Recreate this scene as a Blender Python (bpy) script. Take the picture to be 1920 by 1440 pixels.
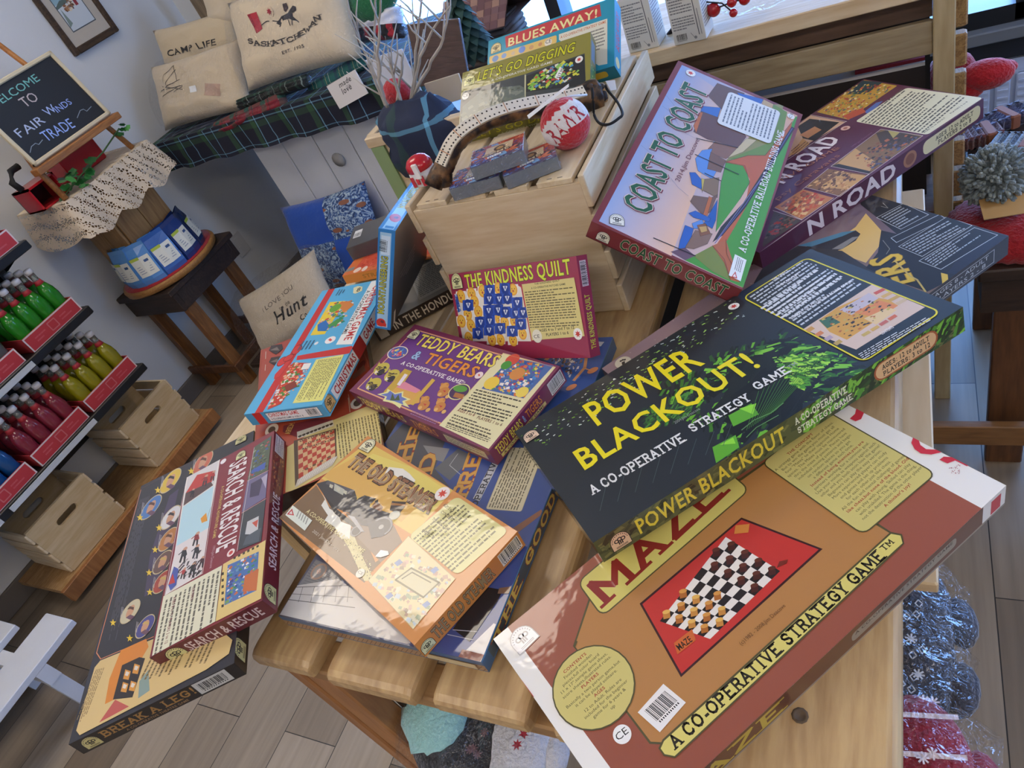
import bpy, math, random
from mathutils import Vector, Matrix, noise
from mathutils.geometry import tessellate_polygon
sc = bpy.context.scene
for o in list(bpy.data.objects): bpy.data.objects.remove(o)
# ---------------------------------------------------------------- camera, world, lights, exposure
RIGHT = Vector((0.86818593, 0.33505276, -0.36605034)); DOWN = Vector((-0.01971674, -0.7137762, -0.70009627)); FWD = Vector((-0.4958472, 0.61503105, -0.6130843))
cd = bpy.data.cameras.new('camera'); cam = bpy.data.objects.new('camera', cd); sc.collection.objects.link(cam)
cd.sensor_fit = 'HORIZONTAL'; cd.sensor_width = 36; cd.lens = 36 * 1340 / 1920; cd.clip_start = .02
m = Matrix((RIGHT, -DOWN, -FWD)).transposed().to_4x4(); m.translation = (0, 0, 1.55); cam.matrix_world = m
sc.camera = cam
sc.view_settings.view_transform = 'Standard'; sc.view_settings.look = 'None'; sc.view_settings.gamma = 1.0
sc.view_settings.use_curve_mapping = False; sc.view_settings.exposure = 0.22
W = bpy.data.worlds.new('sky'); sc.world = W; W.use_nodes = True
wn = W.node_tree.nodes; wl = W.node_tree.links
bg = wn['Background']; tc = wn.new('ShaderNodeTexCoord'); sx = wn.new('ShaderNodeSeparateXYZ'); rp = wn.new('ShaderNodeValToRGB')
wl.new(tc.outputs['Generated'], sx.inputs[0]); wl.new(sx.outputs['Z'], rp.inputs[0]); wl.new(rp.outputs[0], bg.inputs[0])
rp.color_ramp.elements[0].color = (.26, .50, 1.0, 1); rp.color_ramp.elements[1].color = (.16, .40, 1.0, 1); bg.inputs[1].default_value = 16
def area(name, loc, size, sy, power, col, rot=(0, 0, 0)):
    l = bpy.data.lights.new(name, 'AREA'); l.shape = 'RECTANGLE'; l.size = size; l.size_y = sy; l.energy = power; l.color = col
    o = bpy.data.objects.new(name, l); sc.collection.objects.link(o); o.location = loc; o.rotation_euler = rot; return o
KEY = (1.0, .93, .82)
H = 1.55
# ---------------------------------------------------------------- helpers
def lin(h):
    r = []
    for i in (0, 2, 4):
        c = int(h[i:i + 2], 16) / 255; r.append(c / 12.92 if c <= .04045 else ((c + .055) / 1.055) ** 2.4)
    return (*r, 1.0)
NAMED = dict(ink='1b1a1c', lred='d0433a', white='f2f0ea', cream='e8dcb0')
def C(h): return lin(NAMED.get(h, h))
class MB:
    """collects faces (vertices, colour, material slot) and links them as one mesh object"""
    def __init__(s): s.v = []; s.f = []; s.c = []; s.m = []; s.sm = []
    def face(s, pts, col='ffffff', mi=0, smooth=False):
        b = len(s.v); s.v += [tuple(p) for p in pts]; s.f.append(tuple(range(b, b + len(pts)))); s.c.append(col); s.m.append(mi); s.sm.append(smooth)
    def mesh(s, vs, fs, col='ffffff', mi=0, smooth=False):
        b = len(s.v); s.v += [tuple(p) for p in vs]
        for f in fs: s.f.append(tuple(b + i for i in f)); s.c.append(col); s.m.append(mi); s.sm.append(smooth)
    def box(s, lo, hi, col='ffffff', mi=0, M=None, bev=0.0):
        x0, y0, z0 = lo; x1, y1, z1 = hi
        if bev:
            b = min(bev, (x1 - x0) / 2.01, (y1 - y0) / 2.01, (z1 - z0) / 2.01); V = []; F = []
            rings = []
            for z, i in ((z0, b), (z0 + b, 0), (z1 - b, 0), (z1, b)):
                k = b + i if i else b
                r = [(x0 + i, y0 + k, z), (x0 + k, y0 + i, z), (x1 - k, y0 + i, z), (x1 - i, y0 + k, z), (x1 - i, y1 - k, z), (x1 - k, y1 - i, z), (x0 + k, y1 - i, z), (x0 + i, y1 - k, z)]
                rings.append(r)
            for r in rings: V += r
            for j in range(3):
                for i in range(8): F.append((j * 8 + i, j * 8 + (i + 1) % 8, j * 8 + 8 + (i + 1) % 8, j * 8 + 8 + i))
            F.append(tuple(range(7, -1, -1))); F.append(tuple(range(24, 32)))
        else:
            V = [(x0, y0, z0), (x1, y0, z0), (x1, y1, z0), (x0, y1, z0), (x0, y0, z1), (x1, y0, z1), (x1, y1, z1), (x0, y1, z1)]
            F = [(3, 2, 1, 0), (4, 5, 6, 7), (0, 1, 5, 4), (1, 2, 6, 5), (2, 3, 7, 6), (3, 0, 4, 7)]
        if M is not None: V = [M @ Vector(p) for p in V]
        s.mesh(V, F, col, mi)
    def tube(s, pts, r, n=8, col='ffffff', mi=0, cap=True):
        pts = [Vector(p) for p in pts]; R = r if isinstance(r, (list, tuple)) else [r] * len(pts); V = []; F = []; up = Vector((.13, .31, .94))
        for i, p in enumerate(pts):
            t = (pts[min(i + 1, len(pts) - 1)] - pts[max(i - 1, 0)]).normalized(); a = t.cross(up)
            if a.length < 1e-3: a = t.cross(Vector((1, 0, 0)))
            a.normalize(); b = t.cross(a)
            for k in range(n): q = 2 * math.pi * k / n; V.append(p + (a * math.cos(q) + b * math.sin(q)) * R[i])
        for i in range(len(pts) - 1):
            for k in range(n): F.append((i * n + k, i * n + (k + 1) % n, i * n + n + (k + 1) % n, i * n + n + k))
        if cap: F.append(tuple(range(n - 1, -1, -1))); F.append(tuple(range((len(pts) - 1) * n, len(pts) * n)))
        s.mesh(V, F, col, mi, True)
    def lathe(s, prof, n=16, col='ffffff', mi=0, M=None, sx=1, sy=1):
        V = []; F = []
        for r, z in prof:
            for k in range(n): q = 2 * math.pi * k / n; V.append(Vector((r * math.cos(q) * sx, r * math.sin(q) * sy, z)))
        for i in range(len(prof) - 1):
            for k in range(n): F.append((i * n + k, i * n + (k + 1) % n, i * n + n + (k + 1) % n, i * n + n + k))
        F.append(tuple(range(n - 1, -1, -1))); F.append(tuple(range((len(prof) - 1) * n, len(prof) * n)))
        if M is not None: V = [M @ p for p in V]
        s.mesh(V, F, col, mi, True)
    def ball(s, c, r, col='ffffff', mi=0, n=14, sq=(1, 1, 1), bump=0, seed=0):
        V = []; F = []; h = n // 2
        for i in range(h + 1):
            a = math.pi * i / h
            for k in range(n):
                q = 2 * math.pi * k / n; d = Vector((math.sin(a) * math.cos(q), math.sin(a) * math.sin(q), math.cos(a)))
                rr = r * (1 + bump * noise.noise(d * 2.5 + Vector((seed, seed, 0)))); V.append(Vector(c) + Vector((d.x * sq[0], d.y * sq[1], d.z * sq[2])) * rr)
        for i in range(h):
            for k in range(n): F.append((i * n + k, i * n + n + k, i * n + n + (k + 1) % n, i * n + (k + 1) % n))
        s.mesh(V, F, col, mi, True)
    def build(s, name, mats, parent=None, loc=None):
        me = bpy.data.meshes.new(name); me.from_pydata(s.v, [], s.f); me.update()
        for mt in (mats if isinstance(mats, (list, tuple)) else [mats]): me.materials.append(mt)
        at = me.color_attributes.new('Col', 'FLOAT_COLOR', 'CORNER'); buf = []
        cache = {}
        for f, c in zip(s.f, s.c):
            if isinstance(c, (list, tuple)):
                for q in c: buf += cache.setdefault(q, C(q))
            else: buf += cache.setdefault(c, C(c)) * len(f)
        at.data.foreach_set('color', buf); me.polygons.foreach_set('material_index', s.m); me.polygons.foreach_set('use_smooth', s.sm)
        o = bpy.data.objects.new(name, me); sc.collection.objects.link(o)
        if parent: o.parent = parent
        if loc: o.location = loc
        return o
def tag(o, label=None, cat=None, group=None, kind=None):
    if label: o['label'] = label
    if cat: o['category'] = cat
    if group: o['group'] = group
    if kind: o['kind'] = kind
    return o
def empty(name, loc=(0, 0, 0), label=None, cat=None, group=None, rz=0):
    o = bpy.data.objects.new(name, None); sc.collection.objects.link(o); o.location = loc; o.rotation_euler[2] = rz; o.empty_display_size = .02
    return tag(o, label, cat, group)
def copy_tree(o, parent=None):
    c = o.copy(); sc.collection.objects.link(c)
    if parent: c.parent = parent
    for ch in list(o.children): copy_tree(ch, c)
    return c
# ---------------------------------------------------------------- materials
def mat(name, col=None, rough=.5, attr=False, coat=0, spec=.5, metal=0, trans=0, alpha=1, bump=0, bscale=60, sheen=0, emit=None, var=0, vscale=8):
    M = bpy.data.materials.new(name); M.use_nodes = True; n = M.node_tree.nodes; l = M.node_tree.links; b = n['Principled BSDF']
    b.inputs['Roughness'].default_value = rough; b.inputs['Metallic'].default_value = metal; b.inputs['Coat Weight'].default_value = coat; b.inputs['Coat Roughness'].default_value = .07
    b.inputs['Specular IOR Level'].default_value = spec; b.inputs['Transmission Weight'].default_value = trans; b.inputs['Alpha'].default_value = alpha; b.inputs['Sheen Weight'].default_value = sheen
    src = None
    if attr:
        a = n.new('ShaderNodeVertexColor'); a.layer_name = 'Col'; src = a.outputs[0]
    elif col: b.inputs['Base Color'].default_value = C(col)
    t = n.new('ShaderNodeTexCoord')
    if var:
        nz = n.new('ShaderNodeTexNoise'); nz.inputs['Scale'].default_value = vscale; nz.inputs['Detail'].default_value = 4; l.new(t.outputs['Object'], nz.inputs['Vector'])
        mr = n.new('ShaderNodeMapRange'); mr.inputs['To Min'].default_value = 1 - var; mr.inputs['To Max'].default_value = 1 + var; l.new(nz.outputs[0], mr.inputs[0])
        hs = n.new('ShaderNodeHueSaturation'); hs.inputs['Color'].default_value = C(col or 'ffffff'); l.new(mr.outputs[0], hs.inputs['Value'])
        if src: l.new(src, hs.inputs['Color'])
        src = hs.outputs[0]
    if src: l.new(src, b.inputs['Base Color'])
    if bump:
        nz = n.new('ShaderNodeTexNoise'); nz.inputs['Scale'].default_value = bscale; nz.inputs['Detail'].default_value = 3; l.new(t.outputs['Object'], nz.inputs['Vector'])
        bp = n.new('ShaderNodeBump'); bp.inputs['Strength'].default_value = bump; bp.inputs['Distance'].default_value = .01; l.new(nz.outputs[0], bp.inputs['Height'])
        l.new(bp.outputs[0], b.inputs['Coat Normal' if coat else 'Normal'])
    if emit: b.inputs['Emission Color'].default_value = C(emit[0]); b.inputs['Emission Strength'].default_value = emit[1]
    return M
def wood(name, c1, c2, axis='X', scale=1.0, rough=.6, knots=.0, dark='6b4a2c', rings=38, coat=0):
    M = bpy.data.materials.new(name); M.use_nodes = True; n = M.node_tree.nodes; l = M.node_tree.links; b = n['Principled BSDF']; b.inputs['Roughness'].default_value = rough; b.inputs['Coat Weight'].default_value = coat
    t = n.new('ShaderNodeTexCoord'); mp = n.new('ShaderNodeMapping'); l.new(t.outputs['Object'], mp.inputs[0])
    s = {'X': (1.2, 9, 9), 'Y': (9, 1.2, 9), 'Z': (9, 9, 1.2)}[axis]; mp.inputs['Scale'].default_value = [q * scale for q in s]
    n1 = n.new('ShaderNodeTexNoise'); n1.inputs['Scale'].default_value = 1.6; n1.inputs['Detail'].default_value = 6; n1.inputs['Distortion'].default_value = .6; l.new(mp.outputs[0], n1.inputs['Vector'])
    wv = n.new('ShaderNodeMath'); wv.operation = 'MULTIPLY'; wv.inputs[1].default_value = rings; l.new(n1.outputs[0], wv.inputs[0])
    sn = n.new('ShaderNodeMath'); sn.operation = 'SINE'; l.new(wv.outputs[0], sn.inputs[0])
    n2 = n.new('ShaderNodeTexNoise'); n2.inputs['Scale'].default_value = 14; n2.inputs['Detail'].default_value = 5; l.new(mp.outputs[0], n2.inputs['Vector'])
    ad = n.new('ShaderNodeMath'); ad.operation = 'MULTIPLY_ADD'; ad.inputs[1].default_value = .16; l.new(sn.outputs[0], ad.inputs[0]); l.new(n2.outputs[0], ad.inputs[2])
    cr = n.new('ShaderNodeValToRGB'); l.new(ad.outputs[0], cr.inputs[0]); cr.color_ramp.elements[0].position = .2; cr.color_ramp.elements[1].position = .8; cr.color_ramp.elements[0].color = C(c2); cr.color_ramp.elements[1].color = C(c1)
    out = cr.outputs[0]
    if knots:
        n3 = n.new('ShaderNodeTexNoise'); n3.inputs['Scale'].default_value = .7; n3.inputs['Detail'].default_value = 3; l.new(mp.outputs[0], n3.inputs['Vector'])
        r3 = n.new('ShaderNodeMapRange'); r3.inputs['From Min'].default_value = .52; r3.inputs['From Max'].default_value = .72; r3.inputs['To Max'].default_value = knots; l.new(n3.outputs[0], r3.inputs[0])
        mx = n.new('ShaderNodeMix'); mx.data_type = 'RGBA'; l.new(r3.outputs[0], mx.inputs[0]); l.new(out, mx.inputs[6]); mx.inputs[7].default_value = C(dark); out = mx.outputs[2]
    l.new(out, b.inputs['Base Color'])
    bp = n.new('ShaderNodeBump'); bp.inputs['Strength'].default_value = .25; bp.inputs['Distance'].default_value = .003; l.new(ad.outputs[0], bp.inputs['Height']); l.new(bp.outputs[0], b.inputs['Normal'])
    return M
def plaid(name, base, bands, px=.12, axes='XZ', rough=.85):
    """woven check: bands = (start, end, colour) as fractions of the repeat, on both axes"""
    M = bpy.data.materials.new(name); M.use_nodes = True; n = M.node_tree.nodes; l = M.node_tree.links; b = n['Principled BSDF']; b.inputs['Roughness'].default_value = rough
    t = n.new('ShaderNodeTexCoord'); sp = n.new('ShaderNodeSeparateXYZ'); l.new(t.outputs['Object'], sp.inputs[0]); outs = []
    for a in axes:
        d = n.new('ShaderNodeMath'); d.operation = 'DIVIDE'; d.inputs[1].default_value = px; l.new(sp.outputs[a], d.inputs[0])
        f = n.new('ShaderNodeMath'); f.operation = 'FRACT'; l.new(d.outputs[0], f.inputs[0])
        r = n.new('ShaderNodeValToRGB'); r.color_ramp.interpolation = 'CONSTANT'; l.new(f.outputs[0], r.inputs[0]); e = r.color_ramp.elements
        e[0].color = C(base); e[1].position = .999; e[1].color = C(base)
        for s0, s1, c in bands:
            q = e.new(s0); q.color = C(c); q = e.new(s1); q.color = C(base)
        outs.append(r.outputs[0])
    mx = n.new('ShaderNodeMix'); mx.data_type = 'RGBA'; mx.inputs[0].default_value = .42; l.new(outs[0], mx.inputs[6]); l.new(outs[1], mx.inputs[7]); l.new(mx.outputs[2], b.inputs['Base Color'])
    return M
def film(name, tint='f4f6fa', amt=.12, rough=.12):
    """clear crinkled plastic"""
    M = bpy.data.materials.new(name); M.use_nodes = True; n = M.node_tree.nodes; l = M.node_tree.links; n.remove(n['Principled BSDF'])
    tr = n.new('ShaderNodeBsdfTransparent'); gl = n.new('ShaderNodeBsdfGlossy'); gl.inputs['Roughness'].default_value = rough; gl.inputs['Color'].default_value = C(tint); mx = n.new('ShaderNodeMixShader'); fr = n.new('ShaderNodeLayerWeight'); fr.inputs[0].default_value = .25
    t = n.new('ShaderNodeTexCoord'); nz = n.new('ShaderNodeTexNoise'); nz.inputs['Scale'].default_value = 45; nz.inputs['Distortion'].default_value = 1.5; l.new(t.outputs['Object'], nz.inputs['Vector']); bp = n.new('ShaderNodeBump'); bp.inputs['Strength'].default_value = .9; bp.inputs['Distance'].default_value = .02; l.new(nz.outputs[0], bp.inputs['Height']); l.new(bp.outputs[0], gl.inputs['Normal']); l.new(bp.outputs[0], fr.inputs['Normal'])
    mr = n.new('ShaderNodeMapRange'); mr.inputs['To Min'].default_value = amt; mr.inputs['To Max'].default_value = amt + .2; l.new(fr.outputs['Facing'], mr.inputs[0])
    l.new(mr.outputs[0], mx.inputs[0]); l.new(tr.outputs[0], mx.inputs[1]); l.new(gl.outputs[0], mx.inputs[2]); l.new(mx.outputs[0], n['Material Output'].inputs[0])
    return M
PRINT = mat('shrink_wrapped_print', rough=.45, attr=True, coat=.8, bump=.09, bscale=24, spec=.3)
PRINTU = mat('unwrapped_print', rough=.5, attr=True, coat=.15, spec=.3)
PRINTM = mat('matte_print', rough=.6, attr=True)
PAINT = mat('coloured_matte', rough=.8, attr=True, var=.06, vscale=30)
KNIT = mat('knit_wool', rough=.95, attr=True, bump=.6, bscale=160, sheen=.3)
CLOTH = mat('cotton_cloth', rough=.9, attr=True, bump=.25, bscale=50, sheen=.2)
GLOSS = mat('coloured_gloss', rough=.18, attr=True, spec=.6)
PINE = wood('pine_boards', 'e0cfb0', 'cdb48e', 'X', .9, .62, .25, 'a8804c', 22)
PINEY = wood('pine_boards_lengthwise', 'e0d0b2', 'cfb892', 'Y', .9, .62, .25, 'a8804c', 22)
PINEZ = wood('pine_upright', 'd4b98a', 'b99864', 'Z', .9, .62, .3, '8a6238', 22)
SLAT = wood('worn_yellow_planks', 'c4a676', 'a5845a', 'Y', .9, .5, .4, '7e5c3a', 34, .12)
BEAM = wood('light_brown_beam', 'ab8656', '8c6840', 'X', 1, .6, .3, '6a4728', 26)
LEGW = wood('orange_brown_board', 'a87444', '8a5a32', 'Z', 1, .55, .4, '553018', 30)
DARKW = wood('dark_stained_wood', '3a2a22', '241913', 'X', 1, .55, 0)
WALN = wood('walnut_brown_wood', '6b4426', '4a2d18', 'Z', 1, .5, .3, '2c1a10')
RACKW = wood('weathered_pallet_wood', '6e5442', '4e3a2e', 'X', .8, .7, .4, '32251e')
OSB = wood('chip_board', 'b89468', '96703f', 'Y', 2.5, .7, .6, '6e4422', 50)
PLY = wood('birch_plywood', 'd8c09a', 'c8ac82', 'Y', .5, .55, .1, 'b08c5c', 12)
BLACK = mat('black_metal', '17181b', .42)
WHITEW = mat('white_painted_wood', 'c9ccd2', .6, var=.06, vscale=14, bump=.1, bscale=40)
FILM = film('clear_plastic_film', amt=.015); FILM2 = film('thin_clear_film', amt=.02)
# ---------------------------------------------------------------- lettering: the built-in font, and a slab-serif stroke alphabet
GL = {}
def glyph(ch, off):
    k = (ch, off)
    if k not in GL:
        def outl(s):
            cu = bpy.data.curves.new('g', 'FONT'); cu.body = s; cu.offset = off; cu.resolution_u = 2; cu.size = 1; ob = bpy.data.objects.new('g', cu); me = bpy.data.meshes.new_from_object(ob)
            vs = [tuple(v.co[:2]) for v in me.vertices]; fs = [tuple(p.vertices) for p in me.polygons]; bpy.data.objects.remove(ob); bpy.data.curves.remove(cu); bpy.data.meshes.remove(me); return vs, fs
        vs, fs = outl(ch) if ch != ' ' else ([], [])
        w2 = max(v[0] for v in outl('I' + ch + 'I')[0]) - max(v[0] for v in outl('II')[0])
        GL[k] = (vs, fs, w2)
    return GL[k]
CAP = max(v[1] for v in glyph('H', 0)[0])
STK = {'A': '0,0 .5,1 1,0|.2,.36 .8,.36', 'B': '.1,0 .1,1|.1,1 .65,1 .85,.88 .85,.64 .65,.53 .1,.53|.65,.53 .95,.4 .95,.14 .7,0 .1,0', 'C': '.92,.2 .8,.05 .5,0 .2,.1 .05,.35 .05,.65 .2,.9 .5,1 .8,.95 .92,.8', 'D': '.1,0 .1,1|.1,1 .6,1 .85,.85 .97,.5 .85,.15 .6,0 .1,0', 'E': '.1,0 .1,1|.1,1 .9,1|.1,.52 .65,.52|.1,0 .95,0', 'G': '.95,.75 .8,.95 .5,1 .2,.9 .05,.65 .05,.35 .2,.1 .5,0 .8,.05 .93,.2 .93,.42|.55,.42 .95,.42', 'H': '.1,0 .1,1|.9,0 .9,1|.1,.5 .9,.5', 'I': '.5,0 .5,1', 'K': '.1,0 .1,1|.1,.4 .9,1|.4,.62 .95,0', 'L': '.15,0 .15,1|.15,0 .95,0', 'M': '.08,0 .08,1 .5,.3 .92,1 .92,0', 'N': '.08,0 .08,1 .92,0 .92,1', 'O': '.5,0 .2,.1 .04,.35 .04,.65 .2,.9 .5,1 .8,.9 .96,.65 .96,.35 .8,.1 .5,0', 'P': '.12,0 .12,1|.12,1 .7,1 .93,.87 .93,.6 .7,.46 .12,.46', 'R': '.1,0 .1,1|.1,1 .68,1 .88,.88 .88,.62 .68,.5 .1,.5|.6,.5 .95,0', 'S': '.1,.2 .25,.04 .5,0 .8,.06 .92,.25 .8,.44 .5,.51 .2,.6 .1,.77 .22,.94 .5,1 .75,.96 .9,.8', 'T': '.5,0 .5,1|.02,1 .98,1', 'U': '.1,1 .1,.3 .25,.06 .5,0 .75,.06 .9,.3 .9,1', 'V': '0,1 .5,0 1,1', 'W': '0,1 .25,0 .5,.8 .75,0 1,1', 'X': '.05,0 .95,1|.05,1 .95,0', 'Y': '.03,1 .5,.5 .97,1|.5,.5 .5,0', 'Z': '.08,1 .92,1 .08,0 .94,0'}
def stroke_quads(ch, w, aspect):
    out = []
    for ln in STK[ch].split('|'):
        P = [tuple(float(q) for q in p.split(',')) for p in ln.split()]
        P = [(x * aspect, y * (1 - w) + w / 2) for x, y in P]
        for a, b in zip(P, P[1:]):
            d = Vector((b[0] - a[0], b[1] - a[1])); L = d.length
            if L < 1e-6: continue
            n = Vector((-d.y, d.x)) / L * w / 2; e = d / L * w * .3
            a2 = Vector(a) - e; b2 = Vector(b) + e; out.append([a2 - n, b2 - n, b2 + n, a2 + n])
        for x, y in (P[0], P[-1]):
            if P[0] == P[-1]: break
            if y < w * .6 or y > 1 - w * .6:
                if not (ch in 'CGS'): h = w * .55; yy = w * .3 if y < .5 else 1 - w * .3; out.append([Vector((x - w * 1.25, yy - h / 2)), Vector((x + w * 1.25, yy - h / 2)), Vector((x + w * 1.25, yy + h / 2)), Vector((x - w * 1.25, yy + h / 2))])
            elif x > aspect * .8 or x < aspect * .2: h = w * .5; q_ = w * .6; out.append([Vector((x - h / 2, y - q_)), Vector((x + h / 2, y - q_)), Vector((x + h / 2, y + q_)), Vector((x - h / 2, y + q_))])
    return out
def layout(txt, st, off=0):
    """faces of a line of lettering with cap height 1, and its width"""
    F = []; x = 0
    if st == 's':
        for ch in txt:
            if ch in STK:
                asp = {'I': .35, 'M': .98, 'W': 1.1, 'O': .84, 'C': .78, 'G': .8}.get(ch, .72)
                for q in stroke_quads(ch, .19 + off * 2, asp): F.append([(p.x + x, p.y) for p in q])
                x += asp + .3
            elif ch == ' ': x += .5
            else:
                vs, fs, a = glyph(ch, .02 + off * .5)
                for f in fs: F.append([(vs[i][0] / CAP + x, vs[i][1] / CAP) for i in f])
                x += a / CAP + .15
        return F, x - .3
    o = {'b': .018, 'i': .012, 'r': 0.0, '': 0.0}.get(st, 0) + off
    for ch in txt:
        vs, fs, a = glyph(ch, round(o, 3))
        sh = .28 if st == 'i' else 0
        for f in fs: F.append([(vs[i][0] / CAP + x + sh * vs[i][1] / CAP, vs[i][1] / CAP) for i in f])
        x += a / CAP + (.06 if st in 'bi' and st else 0)
    return F, x
MM = .001
def draw(mb, prims, o, u, v, n, mi=0):
    """lay a face's print on the plane o + u*x + v*y (millimetres), later items on top"""
    step = min(.02, .9 / max(len(prims), 1)) * MM; k = 0
    for p in prims:
        k += 1; z = n * (step * k)
        def P(x, y): return o + u * (x * MM) + v * (y * MM) + z
        t = p[0]
        if t in 'pg':
            pts = [(p[1][i], p[1][i + 1]) for i in range(0, len(p[1]), 2)]
            if t == 'g': mb.face([P(*q) for q in pts], p[2], mi); continue
            for tri in tessellate_polygon([[Vector((x, y, 0)) for x, y in pts]]): mb.face([P(*pts[i]) for i in tri], p[2], mi)
        elif t == 'q':
            a = p[1]; A = Vector(a[:2]); B = Vector(a[2:4]) - A; D = Vector(a[4:6]) - A; r = p[3]
            if r:
                lb, ld = B.length, D.length; eb, ed = B / lb, D / ld; r = min(r, lb / 2, ld / 2); pts = []
                for cx, cy, s in ((r, r, 180), (lb - r, r, 270), (lb - r, ld - r, 0), (r, ld - r, 90)):
                    for j in range(5): q = math.radians(s + j * 22.5); pts.append(A + eb * (cx + r * math.cos(q)) + ed * (cy + r * math.sin(q)))
            else: pts = [A, A + B, A + B + D, A + D]
            mb.face([P(*q) for q in pts], p[2], mi)
        elif t == 'c':
            x, y, r1, r2, a, c = p[1:]; ca, sa = math.cos(a), math.sin(a)
            nn = 28 if r1 > 6 else 14
            mb.face([P(x + ca * r1 * math.cos(q) - sa * r2 * math.sin(q), y + sa * r1 * math.cos(q) + ca * r2 * math.sin(q)) for q in [2 * math.pi * j / nn for j in range(nn)]], c, mi)
        elif t == 'l':
            pts = [Vector((p[1][i], p[1][i + 1])) for i in range(0, len(p[1]), 2)]
            for a, b in zip(pts, pts[1:]):
                d = b - a
                if d.length < 1e-4: continue
                d.normalize(); q = Vector((-d.y, d.x)) * p[2] / 2; e = d * p[2] * .3; mb.face([P(*(a - q - e)), P(*(b - q + e)), P(*(b + q + e)), P(*(a + q - e))], p[3], mi)
        elif t == 't':
            _, txt, x, y, dx, dy, h, col, st, oc, ow = p; L = math.hypot(dx, dy); e = Vector((dx, dy)) / L; w = Vector((-e.y, e.x)); A = Vector((x, y))
            _, wd = layout(txt, st)
            for c, of, lift in (((oc, ow / h * .55, 0), (col, 0, .4)) if oc else ((col, 0, 0),)):
                F, _ = layout(txt, st, round(of, 3)); zz = n * (step * lift)
                for fi, f in enumerate(F): mb.face([P(*(A + e * (q[0] / wd * L) + w * (q[1] * h))) + zz + n * (step * .35 * fi / len(F)) for q in f], c, mi)
        elif t == 'B':
            _, lines, a, b, c, col, st, al, hc = p; A, B, D = Vector(a), Vector(b), Vector(c); ld = D.length; pitch = ld / len(lines); e = B.normalized(); dn = Vector((e.y, -e.x)); h = pitch * .62; wmax = max(layout(s.lstrip('#'), st)[1] for s in lines); sxx = min(B.length / wmax, h * 1.15)
            for i, s in enumerate(lines):
                cc = col
                if s[0] == '#': cc = hc; s = s[1:]
                F, wd = layout(s, 'b' if cc == hc else st); org = A + dn * (pitch * (i + .8)) + e * ((B.length - wd * sxx) / 2) + (D - dn * (D @ dn)) * (i / len(lines))
                for f in F: mb.face([P(*(org + e * (q[0] * sxx) - dn * (q[1] * h))) for q in f], cc, mi)
        elif t == 'x':
            _, a, b, c, rows, col, seed, fill = p; A, B, D = Vector(a), Vector(b), Vector(c); rg = random.Random(seed); hh = .42 / rows
            for i in range(rows):
                s = 0.0; end = fill + (1 - fill) * rg.random()
                if rg.random() < .18: end *= .6
                while s < end:
                    w_ = min(rg.uniform(.025, .11), end - s + .01); q0 = A + B * s + D * ((i + .3) / rows); mb.face([P(*q) for q in (q0 + D * hh, q0 + B * w_ + D * hh, q0 + B * w_, q0)], col, mi); s += w_ + .016
        elif t == 'n':
            _, a, cols, cnt, size, seed, asp, ang = p; pts = [(a[i], a[i + 1]) for i in range(0, len(a), 2)]; rg = random.Random(seed); xs = [q[0] for q in pts]; ys = [q[1] for q in pts]; done = 0
            for _t in range(cnt * 6):
                if done >= cnt: break
                x, y = rg.uniform(min(xs), max(xs)), rg.uniform(min(ys), max(ys)); ins = False; j = len(pts) - 1
                for i in range(len(pts)):
                    if (pts[i][1] > y) != (pts[j][1] > y) and x < (pts[j][0] - pts[i][0]) * (y - pts[i][1]) / (pts[j][1] - pts[i][1]) + pts[i][0]: ins = not ins
                    j = i
                if not ins: continue
                done += 1; s = size * rg.uniform(.35, 1); aa = ang + rg.uniform(-.5, .5); e = Vector((math.cos(aa), math.sin(aa))) * s * asp / 2; w = Vector((-math.sin(aa), math.cos(aa))) * s / 2; q = Vector((x, y)); zz = n * (step * done / cnt * .8)
                mb.face([P(*(q - e - w * rg.uniform(.4, 1))) + zz, P(*(q + e - w)) + zz, P(*(q + e * rg.uniform(.4, 1) + w)) + zz, P(*(q - e + w)) + zz], rg.choice(cols), mi)
        elif t == 'o':
            _, x, y, dx, dy, col, ink = p; e = Vector((dx, dy)); w = Vector((-dy, dx)); A = Vector((x, y))
            for s, c, l2 in ((1.0, ink, 0), (.93, col, .2)):
                pts = [A + e * s * -1 + w * (1 - s), A + e * s + w * (1 - s)] + [A + e * s * math.cos(q) + w * (.9 + s * math.sin(q)) for q in [math.pi * j / 10 for j in range(11)]]
                mb.face([P(*q) + n * step * l2 for q in pts], c, mi)
            for cx, cy in ((-.34, 1.02), (0, 1.12), (.34, 1.02)):
                for r, c, l2 in ((.24, ink, .4), (.13, col, .5)): mb.face([P(*(A + e * (cx + r * math.cos(q)) + w * (cy + r * math.sin(q)))) + n * step * l2 for q in [2 * math.pi * j / 12 for j in range(12)]], c, mi)
                mb.face([P(*(A + e * (cx * .5 + a_) + w * b_)) + n * step * .45 for a_, b_ in ((-.06, .5), (.06, .5), (.06, .9), (-.06, .9))], ink, mi)
            for r_ in (.18, .3): mb.face([P(*(A + e * a_ + w * b_)) + n * step * .45 for a_, b_ in ((-.6, r_), (.6, r_), (.6, r_ + .06), (-.6, r_ + .06))], ink, mi)
            for j in range(12): q = math.pi * (j + .5) / 12; d = Vector((math.cos(q), math.sin(q))); t_ = Vector((-d.y, d.x)); mb.face([P(*(A + e * a_[0] + w * (.9 + a_[1]))) + n * step * .45 for a_ in [d * .72 - t_ * .04, d * .84 - t_ * .04, d * .84 + t_ * .04, d * .72 + t_ * .04]], ink, mi)
        elif t == 'k':
            _, a, b, c, cnt, seed, col = p; A, B, D = Vector(a), Vector(b), Vector(c); rg = random.Random(seed); s = 0.04
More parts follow.
